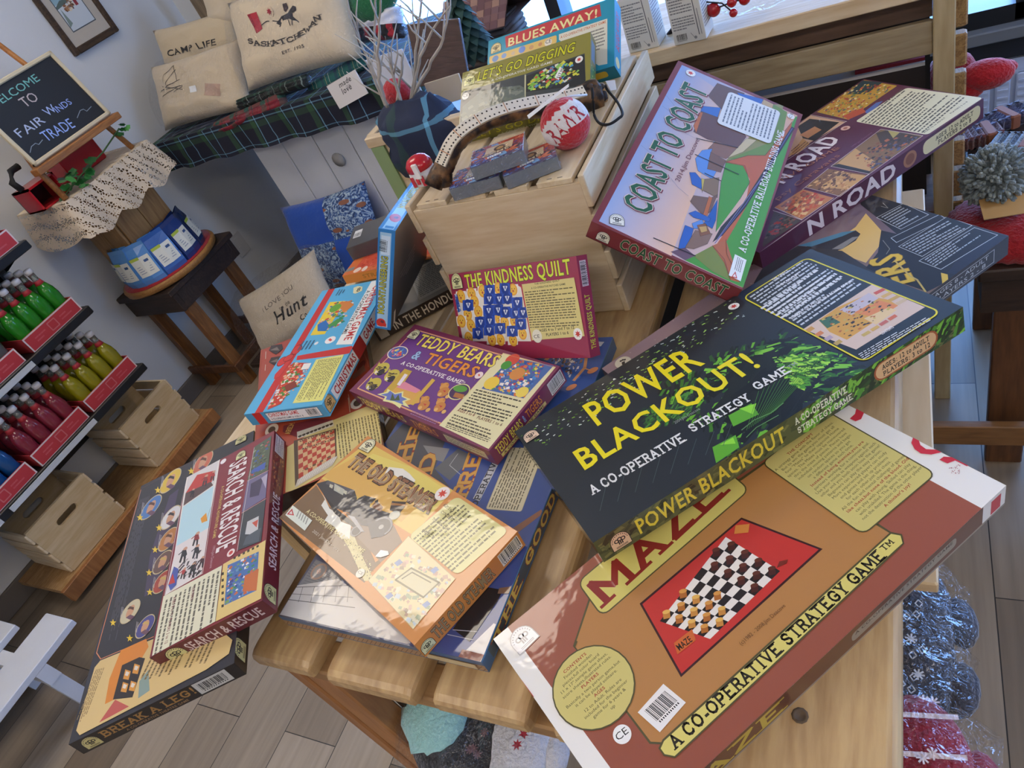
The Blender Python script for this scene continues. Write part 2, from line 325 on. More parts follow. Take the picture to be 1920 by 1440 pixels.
            while s < .95:
                w_ = rg.choice((.012, .02, .034)); mb.face([P(*q) for q in (A + B * s + D * .2, A + B * (s + w_) + D * .2, A + B * (s + w_) + D * .95, A + B * s + D * .95)], col, mi); s += w_ + rg.choice((.012, .02, .03))
            for j in range(11): q0 = A + B * (.08 + j * .08) + D * .05; mb.face([P(*q) for q in (q0, q0 + B * .04, q0 + B * .04 + D * .1, q0 + D * .1)], col, mi)
        elif t == 'h':
            _, a, nx, ny, cols = p; Q = [Vector(a[i:i + 2]) for i in (0, 2, 4, 6)]
            def bl(s, r): return (Q[0] * (1 - s) + Q[1] * s) * (1 - r) + (Q[3] * (1 - s) + Q[2] * s) * r
            for i in range(nx):
                for j in range(ny): mb.face([P(*bl(i / nx, j / ny)), P(*bl((i + 1) / nx, j / ny)), P(*bl((i + 1) / nx, (j + 1) / ny)), P(*bl(i / nx, (j + 1) / ny))], cols[(i + j) % 2], mi)
        elif t == 'm':
            _, x, y, r, col, bgc = p
            mb.face([P(x + r * math.cos(q), y + r * math.sin(q)) for q in [2 * math.pi * j / 20 for j in range(20)]], bgc, mi)
            pts = [(math.radians(90 + j * 360 / 14), (.68 if j % 2 == 0 else .32)) for j in range(14)]
            mb.face([P(x + r * d * math.cos(q), y + r * d * math.sin(q)) + n * step * .4 for q, d in pts], col, mi)
def clip(poly, W_, H_):
    for ax, lim, sg in ((0, W_, 1), (0, -W_, -1), (1, H_, 1), (1, -H_, -1)):
        out = []
        for i in range(len(poly)):
            a, b = poly[i - 1], poly[i]; ia, ib = (lim - a[ax]) * sg >= 0, (lim - b[ax]) * sg >= 0
            if ia != ib: k = (lim - a[ax]) / (b[ax] - a[ax]); out.append(a + (b - a) * k)
            if ib: out.append(b)
        poly = out
        if len(poly) < 3: return []
    return poly
def draw_clipped(mb, prims, o, u, v, n, w, h):
    """the same, cut off at the edges of a face w x h (metres)"""
    t = MB(); draw(t, prims, Vector((0, 0, 0)), Vector((1, 0, 0)), Vector((0, 1, 0)), Vector((0, 0, 1)))
    for f, c in zip(t.f, t.c):
        q = [Vector(t.v[i]) for i in f]
        if any(abs(p.x) > w / 2 or abs(p.y) > h / 2 for p in q):
            q = clip(q, w / 2, h / 2)
            if len(q) < 3: continue
            if isinstance(c, (list, tuple)): c = c[0] if len(c) != len(q) else c
        mb.face([o + u * p.x + v * p.y + n * p.z for p in q], c)
# ---------------------------------------------------------------- setting
def S(name, mb, mats): return tag(mb.build(name, mats), kind='structure')
XL, YB, ZC = -2.943, 2.75, 2.75
FLOOR = bpy.data.materials.new('grey_oak_vinyl'); FLOOR.use_nodes = True
n = FLOOR.node_tree.nodes; l = FLOOR.node_tree.links; b = n['Principled BSDF']; b.inputs['Roughness'].default_value = .34
t = n.new('ShaderNodeTexCoord'); mp = n.new('ShaderNodeMapping'); mp.inputs['Rotation'].default_value = (0, 0, math.pi / 2); mp.inputs['Location'].default_value = (.3, -.123, 0); l.new(t.outputs['Object'], mp.inputs[0])
br = n.new('ShaderNodeTexBrick'); l.new(mp.outputs[0], br.inputs[0]); br.inputs['Scale'].default_value = 1; br.inputs['Brick Width'].default_value = 1.22; br.inputs['Row Height'].default_value = .1744; br.inputs['Mortar Size'].default_value = .0012; br.inputs['Mortar'].default_value = C('2c2824'); br.inputs['Color1'].default_value = C('685947'); br.inputs['Color2'].default_value = C('a39481')
mp2 = n.new('ShaderNodeMapping'); mp2.inputs['Scale'].default_value = (30, 1.6, 1); l.new(t.outputs['Object'], mp2.inputs[0]); nz = n.new('ShaderNodeTexNoise'); nz.inputs['Scale'].default_value = 2; nz.inputs['Detail'].default_value = 6; l.new(mp2.outputs[0], nz.inputs[0])
mr = n.new('ShaderNodeMapRange'); mr.inputs['To Min'].default_value = .62; mr.inputs['To Max'].default_value = 1.3; l.new(nz.outputs[0], mr.inputs[0]); hs = n.new('ShaderNodeHueSaturation'); l.new(br.outputs[0], hs.inputs['Color']); l.new(mr.outputs[0], hs.inputs['Value']); l.new(hs.outputs[0], b.inputs['Base Color'])
f = MB(); f.box((XL - .1, -4, -.1), (4.2, YB + .1, 0)); S('floor', f, FLOOR)
WALLM = mat('grey_wall_paint', 'd0d3d6', .75, bump=.08, bscale=300)
f = MB(); f.box((XL - .1, -4, 0), (XL, YB + .1, ZC)); S('wall_left', f, WALLM)
WX0, WX1, WZ0, WZ1 = -1.99, 2.4, .40, 1.62
f = MB(); f.box((XL, YB, 0), (WX0, YB + .1, ZC)); f.box((WX1, YB, 0), (4.2, YB + .1, ZC)); f.box((WX0, YB, 0), (WX1, YB + .1, WZ0)); f.box((WX0, YB, WZ1), (WX1, YB + .1, ZC)); S('wall_back', f, WALLM)
f = MB(); f.box((4.1, -4, 0), (4.2, 1.4, ZC)); f.box((4.1, 2.6, 0), (4.2, YB, ZC)); f.box((4.1, 1.4, 0), (4.2, 2.6, .9)); f.box((4.1, 1.4, 2.3), (4.2, 2.6, ZC)); S('wall_right', f, WALLM)
f = MB(); f.box((4.08, 1.38, .88), (4.19, 1.43, 2.32)); f.box((4.08, 2.57, .88), (4.19, 2.62, 2.32)); f.box((4.08, 1.4, .88), (4.19, 2.6, .93)); f.box((4.08, 1.4, 2.27), (4.19, 2.6, 2.32)); WIN_ADDED = S('added_fill_window', f, mat('black_added_window_frame', '14171c', .35))  # window added in the unseen right wall to throw blue light on the left
po2 = area('added_window_portal', (4.15, 2.0, 1.6), 1.4, 1.2, 1, (1, 1, 1), (0, math.radians(90), 0)); po2.data.cycles.is_portal = True
f = MB(); f.box((XL, -4.1, 0), (4.2, -4, ZC)); S('wall_front', f, WALLM)
f = MB(); f.box((XL - .1, -4.1, ZC), (4.2, YB + .1, ZC + .1)); S('ceiling', f, mat('white_ceiling', 'e6e4de', .9))
f = MB(); f.box((XL, -4, 0), (XL + .014, YB, .09), bev=.004); S('baseboard_left', f, mat('grey_brown_baseboard', '6d6660', .5))
FRAME = mat('black_window_frame', '14171c', .35)
f = MB()
for x in (WX0, -1.2, .28, 1.5, WX1 - .05): f.box((x, YB - .03, WZ0), (x + .05, YB + .09, WZ1))
f.box((WX0, YB - .03, WZ0 - .005), (WX1, YB + .09, WZ0 + .05)); f.box((WX0, YB - .03, WZ1 - .05), (WX1, YB + .09, WZ1))
win = S('window_1', f, FRAME)
GLASS = bpy.data.materials.new('window_glass'); GLASS.use_nodes = True; n = GLASS.node_tree.nodes; l = GLASS.node_tree.links; n.remove(n['Principled BSDF']); tr = n.new('ShaderNodeBsdfTransparent'); gs = n.new('ShaderNodeBsdfGlossy'); gs.inputs['Roughness'].default_value = 0; fr = n.new('ShaderNodeFresnel'); fr.inputs[0].default_value = 1.45; mx = n.new('ShaderNodeMixShader'); l.new(fr.outputs[0], mx.inputs[0]); l.new(tr.outputs[0], mx.inputs[1]); l.new(gs.outputs[0], mx.inputs[2]); l.new(mx.outputs[0], n['Material Output'].inputs[0])
f = MB(); f.box((WX0 + .02, YB + .03, WZ0 + .02), (WX1 - .02, YB + .036, WZ1 - .02)); f.build('window_pane', GLASS, win)
f = MB(); f.box((4.14, 1.42, .92), (4.146, 2.58, 2.28)); f.build('window_pane', GLASS, WIN_ADDED)
f = MB(); f.box((WX0 - .02, YB - .07, WZ0 - .045), (WX1 + .02, YB + .01, WZ0 - .005), bev=.004); S('trim_1', f, mat('grey_sill', '6c7178', .45))
f = MB(); f.box((-1.6, YB - .02, WZ0 - .125), (WX1, YB - .001, WZ0 - .045)); S('trim_2', f, mat('dark_wall_band', '101318', .4))
# outside the window: snowy ground
f = MB(); N_ = 40
gv = [[Vector((-14 + 28 * i / N_, YB + .3 + 26 * j / N_, -.25 + .35 * noise.noise(Vector((i * .35, j * .35, 3))))) for i in range(N_ + 1)] for j in range(N_ + 1)]
f.mesh([p for r in gv for p in r], [(j * (N_ + 1) + i, j * (N_ + 1) + i + 1, (j + 1) * (N_ + 1) + i + 1, (j + 1) * (N_ + 1) + i) for j in range(N_) for i in range(N_)], smooth=True)
SN = mat('trodden_snow', 'a8b4c2', .9, var=.18, vscale=1.2, bump=.6, bscale=4); S('snow_ground', f, SN)
po = area('window_portal', (.2, YB + .05, 1.01), 4.3, 1.2, 1, (1, 1, 1), (math.radians(90), 0, math.pi)); po.data.cycles.is_portal = True; po.rotation_euler = (math.radians(-90), 0, 0)
# ceiling troffers: real over the game table, the rest unseen and added for fill
TRO = mat('lit_diffuser', 'ffffff', .5, emit=('fff0dc', 8)); TFR = mat('white_troffer_frame', 'e8e8e4', .5)
for x, y, lb in ((-1.9, 1.27, 'lit ceiling panel above the game table'), (-1.9, -.9, 'added ceiling fill panel over the left aisle'), (.4, -1.0, 'added ceiling fill panel behind the camera'), (2.4, -.9, 'added ceiling fill panel near the right wall'), (2.0, 1.22, 'added ceiling fill panel right of the benches'), (.4, -2.9, 'added ceiling fill panel by the front wall'), (-1.9, -2.9, 'added ceiling fill panel in the far front corner')):
    e = empty('ceiling_and_fill_light', (x, y, ZC), lb, 'ceiling light', 'ceiling panel lights')
    f = MB(); f.box((-.62, -.3, -.02), (.62, -.26, 0)); f.box((-.62, .26, -.02), (.62, .3, 0)); f.box((-.62, -.26, -.02), (-.58, .26, 0)); f.box((.58, -.26, -.02), (.62, .26, 0)); f.build('frame', TFR, e)
    f = MB(); f.box((-.58, -.26, -.012), (.58, .26, -.002)); f.build('diffuser', TRO, e)
f = MB(); HM = mat('blue_grey_heater', 'b4c2de', .5)
hx0, hx1 = -.6, 2.3; f.box((hx0, YB - .1, .03), (hx1, YB - .02, .27))
for i in range(int((hx1 - hx0) / .055)):
    x = hx0 + i * .055; f.box((x + .006, YB - .112, .045), (x + .047, YB - .1, .262), bev=.004)
    for j in range(8): f.box((x + .012, YB - .116, .06 + j * .025), (x + .04, YB - .111, .066 + j * .025))
tag(f.build('heater', HM), 'blue-grey ribbed wall heater below the window', 'heater')
f = MB(); f.box((XL, 2.20, .29), (XL + .006, 2.28, .405), bev=.003); f.box((XL + .006, 2.225, .31), (XL + .008, 2.255, .34), col='9a9a98'); f.box((XL + .006, 2.225, .355), (XL + .008, 2.255, .385), col='9a9a98'); tag(f.build('wall_outlet', mat('outlet_plastic', 'c2c4c8', .4)), 'pale wall outlet plate low on the grey wall', 'outlet')

# ---------------------------------------------------------------- the game boxes
ART = {'maze': {'top': [('q',[-241,-121,241,-121,-241,121],'efeeea',0),('q',[-220.8,-121,204.9,-121,-220.8,121],'9a543d',0),('g',[-220.8,-121,204.9,-121,204.9,121,-220.8,121],['94503a','9c5642','a8634a','9c5843']),('p',[-178.6,50.8,-178.9,-38.4,-180.3,-75.1,-169.8,-85,131.3,-84,131.8,-66.4,122.3,72.3,87.9,75.9,-97.9,107.5],'55502f'),('p',[-177.2,49.5,-177.1,-37.5,-178.2,-74.3,-169,-83.2,129.6,-82.2,129.1,-66.9,119.6,69.8,86.9,72.7,-96,105.6],'b8834a'),('q',[-136.3,54.2,82.1,56.4,-131.4,108.7],'55502f',10.6),('q',[-134.6,55.8,80.6,58,-129.9,107.2],'d8cc70',9),('t','MAZE',-123.5,62.4,182.5,8.7,36.73,'8e2c26','s',None,0),('p',[-97.3,38.2,48.9,37.5,74.3,-47.7,-118.2,-48.9],'3a1518'),('p',[-95.6,35.6,46.9,35.3,71.3,-45.4,-115.4,-46.7],'c8372f'),('h',[-95.1,8.4,-72,-40.1,27.8,-35.7,20.1,31.9],8,8,['241c1c','eee8e0']),('q',[9.7,17.6,16.1,13.8,15,24.2],'4a1f18',0),('c',18.3,22.1,4.3,2.5,-0.49,'63301f'),('q',[12,0.6,18.3,-3.1,17.2,6.9],'4a1f18',0),('c',20.5,4.9,4.2,2.5,-0.48,'63301f'),('q',[14.3,-15.8,20.5,-19.4,19.4,-9.7],'4a1f18',0),('c',22.7,-11.7,4.1,2.4,-0.48,'63301f'),('q',[16.5,-31.7,22.6,-35.2,21.6,-25.8],'4a1f18',0),('c',24.7,-27.7,4,2.3,-0.48,'63301f'),('q',[-6.4,23.4,0.1,19.6,-1.2,30],'4a1f18',0),('c',2.2,28,4.3,2.5,-0.49,'63301f'),('q',[-3.4,6.8,3,3.1,1.7,13.2],'4a1f18',0),('c',5,11.2,4.2,2.5,-0.48,'63301f'),('q',[-0.5,-9.2,5.7,-12.9,4.5,-3.1],'4a1f18',0),('c',7.8,-5,4.1,2.4,-0.48,'63301f'),('q',[2.2,-24.8,8.4,-28.4,7.2,-18.9],'4a1f18',0),('c',10.4,-20.8,4.1,2.3,-0.48,'63301f'),('q',[-19.2,12.5,-12.8,8.8,-14.2,19],'4a1f18',0),('c',-10.9,17,4.2,2.5,-0.48,'63301f'),('q',[-15.8,-3.1,-9.5,-6.8,-10.8,3.1],'4a1f18',0),('c',-7.5,1.1,4.2,2.4,-0.48,'63301f'),('q',[-12.4,-18.3,-6.2,-21.9,-7.5,-12.3],'4a1f18',0),('c',-4.3,-14.2,4.1,2.3,-0.48,'63301f'),('q',[-9.2,-33.1,-3.1,-36.6,-4.3,-27.3],'4a1f18',0),('c',-1.2,-29.2,4,2.3,-0.47,'63301f'),('q',[-40.7,-13.9,-34.5,-17.4,-36.1,-7.8],'b06a28',0),('c',-32.8,-9.7,4.1,2.3,-0.47,'d99a48'),('q',[-63.6,12.3,-57.2,8.6,-59,18.7],'b06a28',0),('c',-55.7,16.7,4.2,2.4,-0.48,'d99a48'),('q',[-58.7,-1.7,-52.3,-5.4,-54.1,4.5],'c98a3e',0),('c',-50.8,2.5,4.2,2.3,-0.48,'e6b65c'),('q',[-53.9,-15.4,-47.6,-18.9,-49.3,-9.4],'b06a28',0),('c',-46.1,-11.3,4.1,2.3,-0.47,'d99a48'),('q',[-49.2,-28.6,-43,-32.1,-44.6,-22.8],'c98a3e',0),('c',-41.4,-24.7,4,2.2,-0.47,'e6b65c'),('q',[-74.8,2.9,-68.4,-0.8,-70.3,9.1],'b06a28',0),('c',-67,7.1,4.2,2.3,-0.47,'d99a48'),('q',[-69.5,-10.4,-63.2,-13.9,-65,-4.3],'c98a3e',0),('c',-61.7,-6.2,4.1,2.3,-0.47,'e6b65c'),('q',[-64.3,-23.2,-58.1,-26.7,-59.8,-17.4],'b06a28',0),('c',-56.6,-19.2,4.1,2.2,-0.47,'d99a48'),('q',[-59.2,-35.8,-53.1,-39.3,-54.8,-30.1],'c98a3e',0),('c',-51.6,-31.9,4,2.2,-0.47,'e6b65c'),('q',[-91.1,6.9,-84.7,3.3,-86.8,13.2],'c98a3e',0),('c',-83.5,11.2,4.2,2.3,-0.47,'e6b65c'),('q',[-85.4,-5.8,-79,-9.4,-81,0.2],'b06a28',0),('c',-77.7,-1.7,4.1,2.3,-0.47,'d99a48'),('q',[-79.7,-18.3,-73.5,-21.8,-75.4,-12.4],'c98a3e',0),('c',-72.1,-14.3,4.1,2.2,-0.47,'e6b65c'),('q',[-74.2,-30.5,-68,-33.9,-69.9,-24.7],'b06a28',0),('c',-66.7,-26.6,4,2.2,-0.47,'d99a48'),('q',[-105.6,-30.2,-82.8,-31.8,-100.4,-19.1],'d06a30',0),('t','MAZE',-101.9,-28.9,16.7,-1.4,6.68,'22180f','b',None,0),('q',[28.6,27.9,39.7,18.4,37.3,34.5],'d98a3a',0),('p',[27.9,-31.2,38.1,-34.7,42.6,-32.4,35.3,-28],'7a2a1c'),('q',[111.2,-65.1,215.3,-68.7,116.3,73.6],'55502f',9.4),('q',[112.7,-63.8,213.9,-67.2,117.6,72.2],'d2c678',8),('B',['#THE CONCEPT','A strategy game with the flavor of chess.','But to win the game,you must get all','four "Mates" to their opposite Home','spaces. The Mates must be maneuvered','thru the maze of pieces. Pieces have','individual moving patterns and begin','on random spaces so you get','a different game each time.','#Instead of being enemies,you are','partners working for a common goal.','Use your minds as weapons against each','other and you both soon lose the game!','Beginners can play the easy version.','More experienced players can study','end games and set up problems','for each other,just like chess.','All the fun and mental challenge of games','#like chess,but none of the blood. Old','can play with young. Skilled can play','with unskilled. The game is the thing,','not the destruction of the other player.',"#A thinker's joy!"],[111.5,62.2],[105,-0.1],[6.9,-122.4],'5a5230','','c','a3382c'),('p',[-176.7,-83.5,-168.7,-80.2,130.9,-80.3,135.5,-89.1,128,-97.1,114.4,-97.4,-170.7,-99.2,-177.3,-91.2],'55502f'),('p',[-175.2,-84.9,-168.7,-82.1,129.4,-82,133.3,-89.2,127.5,-95.7,115.2,-95.6,-170,-97.7,-175.6,-90.8],'dccf72'),('t','A CO-OPERATIVE STRATEGY GAME',-164.5,-94.6,269.4,-1,12.87,'2a2418','s',None,0),('t','TM',110.5,-90.1,12.5,-0.3,6.43,'2a2418','s',None,0),('c',-187.9,2.5,42.6,42.6,0,'55502f'),('c',-187.9,2.5,41.1,41.1,0,'d2c678'),('B',['#CONTENTS','Finished wooden','pieces,full color board','11 x 17",sample game sheet,','score sheets,illustrated rules.','#PLAYERS','Basically a two person game,but','it can be played solitaire.','#AGES','12 to Adult. Rules are','included for the beginner','game for 6 years &','up'],[-227.6,36.4],[79.6,1.1],[2.4,-66.1],'4a4428','','c','a3382c'),('q',[-166.6,-73.9,-130.9,-69.8,-170.6,-46.8],'f0efec',0),('k',[-162.7,-69],[29.3,1.5],[-3.6,20.2],22,3,'ink'),('c',-194.3,-52.3,8.8,8.8,0,'f4f4f2'),('t','CE',-201.4,-54.7,13.3,-0.6,6.62,'202020','r',None,0),('t','(c)1982 - 2008,Jim Deacove',-55.9,-65.2,58.9,-0.5,3.82,'6b4a28','r',None,0),('o',-213.6,83.9,14.6,1.5,'f2f0f0','b9b4b4'),('l',[-178.1,48.3,-172.6,51.6],1.6,'55502f'),('p',[225.2,43.1,225.4,35.7,231.6,33.3,240.8,36.9,242.7,48.3,234,43.3],'cf3344'),('p',[241.8,-22.8,234,-26.5,228.9,-34,227.7,-42,232.5,-50.1,240.8,-55.6,240.5,-49.6,235.5,-42.2,236.8,-34.8,242.7,-28.2],'cf3344'),('p',[231.4,-59.8,237.2,-60.4,242.7,-68.8,241.7,-84.6,239.5,-82.9,239.3,-71.1,231.9,-68],'cf3344'),('n',[230.3,-70.8,237.7,-77.7,227.7,-84.4,222.5,-76.1],['a85a64'],30,1.2,3,1,0),('p',[-240.9,59.8,-240.3,34.8,-244.6,43.4,-244.1,53.6],'cf3344'),('p',[-241.6,-24.2,-241,-33.3,-244.2,-30.8,-247.4,-25.2],'cf3344')],
'front': [('q',[-241,-15.5,241,-15.5,-241,15.5],'5e3524',0),('q',[-241,-15.5,-221.7,-15.5,-241,15.5],'e8e6e2',0),('q',[207.3,-15.5,241,-15.5,207.3,15.5],'e8e6e2',0),('q',[-241,-15.5,241,-15.5,-241,-12.4],'8d8378',0),('t','MAZE',-202.4,-10.8,135,0,21.7,'b9a03c','s',None,0),('q',[24.1,-6.2,168.7,-6.2,24.1,7.8],'8c8478',5),('t','A CO-OPERATIVE STRATEGY GAME',28.9,1.6,135,0,4.65,'3a2a20','b',None,0),('q',[219.3,-10.8,233.8,-10.8,219.3,10.8],'c43242',0)],
'left': [('q',[-121,-15.5,121,-15.5,-121,15.5],'e6e5e1',0),('q',[-48.4,-12.4,-24.2,-12.4,-48.4,6.2],'cf3344',8),('q',[4.8,-15.5,16.9,-15.5,4.8,12.4],'cf3344',0),('q',[-92,-6.2,-72.6,-6.2,-92,3.1],'d8a0a4',0),('q',[60.5,-12.4,72.6,-12.4,60.5,12.4],'cf3344',0)],
'right': [('q',[-121,-15.5,121,-15.5,-121,15.5],'e6e5e1',0)]},
'power': {'top': [('q',[-242.5,-122.7,242.5,-122.7,-242.5,122.7],'22292f',0),('n',[-63.3,61.2,101.8,8.4,115.3,-136.1,78.8,-140.7,-79.7,-124.6,-67.2,-78.5],['3f7a1e','6bb52a','28551c','142016','0f1712'],420,5,2,3.2,0.9),('n',[-3.3,15.5,97.7,-10.6,109.4,-128.5,1.9,-109.6],['0f1512','182016','2f6a1e','7fc83a'],520,6,5,5,-0.5),('n',[15.9,-8.9,68.6,-76.4,20.2,-119,-16.8,-100],['0c1110','141c18'],120,14,25,7,0.5),('n',[61.7,-24.2,112.3,-77.2,43.8,-98.2],['4d9a24','a6e048','2c5a1c'],260,4,6,3,-1),('n',[-12.8,235.4,108.9,120.8,99.9,65,-86,74.3],['7aa04a','cfe0d8','39502f','9fd060'],170,2.4,7,2.5,0),('n',[-241.8,105.7,-132.9,116.5,14.9,88.3,31,65.9,-118.8,55.7,-219.2,61.8],['86b83a','dfe8e0','4d7a2c'],170,2.2,8,2.2,0),('n',[-101.2,21.6,-42.6,-0.1,-60.5,-38.2,-110.7,-18.9],['35692a','4d8f35','24402a'],150,4,9,3,0.5),('p',[-32.9,-69.9,-3.4,-73.2,-9.1,-94.1,-39.7,-88.8],'5fae2a'),('p',[-74.4,-98.6,-45.9,-101.8,-54.3,-120,-85.3,-121.3],'5fae2a'),('p',[-17.9,-70,0.2,-77.5,-13.5,-89],'93e03e'),('p',[-66.7,-101.4,-50,-103,-53.7,-112.6],'93e03e'),('l',[-216,-88.4,-183.2,-47.8],0.6,'4c5a58'),('l',[-194.3,-90.8,-162.1,-53.1],0.6,'4c5a58'),('l',[-172.7,-93.3,-141.2,-58.4],0.6,'4c5a58'),('l',[-151.1,-95.7,-120.3,-63.7],0.6,'4c5a58'),('l',[-129.5,-98.1,-99.7,-68.9],0.6,'4c5a58'),('l',[-108,-100.6,-79.1,-74.1],0.6,'4c5a58'),('l',[-86.5,-103,-58.8,-79.2],0.6,'4c5a58'),('l',[-64.9,-105.4,-38.5,-84.3],0.6,'4c5a58'),('l',[-33.3,-104.5,14.6,-62.8],0.5,'4d8a3a'),('l',[-30.3,-104.4,21.7,-63.5],0.5,'4d8a3a'),('l',[-27.3,-104.3,28.7,-64.1],0.5,'4d8a3a'),('l',[-24.3,-104.3,35.7,-64.8],0.5,'4d8a3a'),('l',[-21.3,-104.2,42.7,-65.4],0.5,'4d8a3a'),('l',[-18.3,-104.1,49.7,-66.1],0.5,'4d8a3a'),('l',[-15.3,-104,56.7,-66.7],0.5,'4d8a3a'),('l',[-12.3,-103.9,63.7,-67.4],0.5,'4d8a3a'),('l',[-9.3,-103.8,70.7,-68],0.5,'4d8a3a'),('l',[-6.3,-103.8,77.7,-68.7],0.5,'4d8a3a'),('l',[-3.3,-103.7,84.7,-69.3],0.5,'4d8a3a'),('l',[-0.3,-103.6,91.7,-70],0.5,'4d8a3a'),('l',[2.7,-103.5,98.8,-70.6],0.5,'4d8a3a'),('l',[5.7,-103.4,105.8,-71.3],0.5,'4d8a3a'),('l',[-36.8,-100.6,-18.6,-98,0.8,-102.5,19.3,-100],1.2,'6b9a5c'),('l',[-40.1,-113.7,-23.9,-109.3,3.6,-111.5],1,'6b9a5c'),('t','POWER',-155.5,39.7,159.7,-7.9,50.61,'f2e21c','b',None,0),('t','BLACKOUT!',-203.3,-17.9,251.2,-10.5,38.33,'f2e21c','b',None,0),('t','A CO-OPERATIVE',-210.1,-62,120.4,-6.3,16.81,'eeeeea','s',None,0),('t','STRATEGY',-76.1,-63,75.7,-6.3,15.07,'eeeeea','s',None,0),('t','GAME',15.1,-61.3,42.7,-3.2,14.92,'eeeeea','s',None,0),('t','TM',61.3,-60.1,10.7,0.4,6.41,'9aa89a','s',None,0),('t','2004,Jim Deacove',-83.2,-34.9,34.6,-2,4.8,'9aa29a','r',None,0),('q',[116.2,-113.9,224.6,-112.7,117,108.8],'e6d81c',10),('q',[118.2,-111.9,222.6,-110.7,119,106.8],'1d2226',8),('x',[123.7,103.4],[97.5,6.2],[-1.9,-111.2],15,'c9cdd0',1,0.92),('x',[115.4,70.1],[100.6,7.2],[1.6,-47.3],5,'e2e4e6',11,0.9),('t','THE OBJECT',164.9,104.3,26.6,-0.7,4.7,'f2f2f2','b',None,0),('t','THE CONCEPT',158.3,84.8,34.9,-1.3,5.51,'f2f2f2','b',None,0),('t','SUMMARY OF ACTIONS IN A ROUND OF PLAY',123,13.9,95.3,-0.7,5.02,'f2f2f2','b',None,0),('p',[118,-13.3,223.1,-10.9,221.5,-92.5,126.7,-90.8],'dcc3b0'),('p',[139.9,-14.7,168.9,-12.8,203.5,-21.3,211,-49.9,208.5,-67.1,171.9,-68.7,132.9,-69.6,131.8,-42.9],'d9a23e'),('p',[139.9,-14.7,152.6,-18.9,151.5,-38.7,134.9,-35.2],'3f6b4c'),('p',[167.1,-19,209.2,-21.1,207.3,-38.6,168.2,-38.1],'c7bcc4'),('p',[173,-36.8,204.6,-41.5,208.5,-67.1,179.6,-67.9],'e08a4a'),('p',[170.8,-54.8,200.2,-61.1,201.8,-72.2,170.1,-74.3],'e6c890'),('n',[142.9,-17.5,199.3,-23.9,206.1,-66,138.1,-67.6],['2a2622','3a332c','c8b050','b86a30'],90,3.2,12,1.5,0.2),('q',[117.4,-24,126.6,-23.9,118.1,-16.7],'cf9a4c',0),('q',[118.1,-39.4,127,-39.3,118.7,-32.3],'d8844c',0),('q',[118.7,-54.4,127.5,-54.3,119.3,-47.5],'b9a2b0',0),('q',[119.3,-68.9,128,-68.8,119.9,-62.2],'c0a050',0),('q',[210.8,-31.1,223.5,-33,211.8,-25.3],'cf5a44',0),('q',[210.2,-43.2,222.8,-45.1,211.3,-37.5],'d8b060',0),('q',[209.7,-54.9,222.1,-56.8,210.7,-49.4],'c9a24c',0),('q',[209.2,-66.5,221.5,-68.3,210.2,-61],'d2b890',0),('q',[147.1,-80.4,157.2,-80.8,147.8,-75.2],'cdb05c',0),('q',[159.3,-80.7,169.3,-81.1,160,-75.5],'d0a850',0),('q',[171.4,-81,181.5,-81.3,172.2,-75.8],'c46a5a',0),('q',[183.6,-81.3,193.7,-81.6,184.5,-76],'d06a44',0),('t','CONTENTS',160.6,-93.4,16.5,-0.6,4.77,'f2f2f2','b',None,0),('x',[122.5,-98.1],[88.5,-4.8],[-3.2,-12.6],4,'d8dade',4,0.95),('o',-228.2,85.7,10.6,0.3,'e8cdb4','ink'),('m',98.3,101.5,7.6,'lred','white')],
'front': [('q',[-242.5,-16.8,242.5,-16.8,-242.5,16.8],'4b5230',0),('q',[58.2,-16.8,242.5,-16.8,58.2,16.8],'2f4f1e',0),('n',[-242.5,-16.8,242.5,-16.8,242.5,16.8,-242.5,16.8],['3a4228','5a5f36','2b331c','6a6a3c'],220,6,3,2.5,0.3),('n',[24.3,-16.8,242.5,-16.8,242.5,16.8,24.3,16.8],['4f8f2a','1d2f16','79b83a','223a18'],260,6,4,3,0.8),('t','POWER BLACKOUT',-194,-10.1,194,0,20.84,'d8c23a','b',None,0),('t','A CO-OPERATIVE',14.6,1.7,67.9,0,10.08,'d8d8c0','s',None,0),('t','STRATEGY GAME',14.6,-11.8,72.8,0,9.08,'d8d8c0','s',None,0),('q',[118.8,-12.1,206.2,-12.1,118.8,12.8],'a3562c',14),('q',[121.3,-10.1,203.7,-10.1,121.3,11.1],'dcb07c',12),('t','AGES: 12 to ADULT',131,1.3,63.1,0,6.72,'1e1a12','s',None,0),('t','PLAYERS: 3 to 12',131,-7.7,63.1,0,6.39,'1e1a12','s',None,0),('o',-215.9,-12.8,12.1,0,'d9b48c','ink')],
'left': [('q',[-122.7,-16.8,122.7,-16.8,-122.7,16.8],'262b2a',0)],
'right': [('q',[-122.7,-16.8,122.7,-16.8,-122.7,16.8],'27381c',0)]},
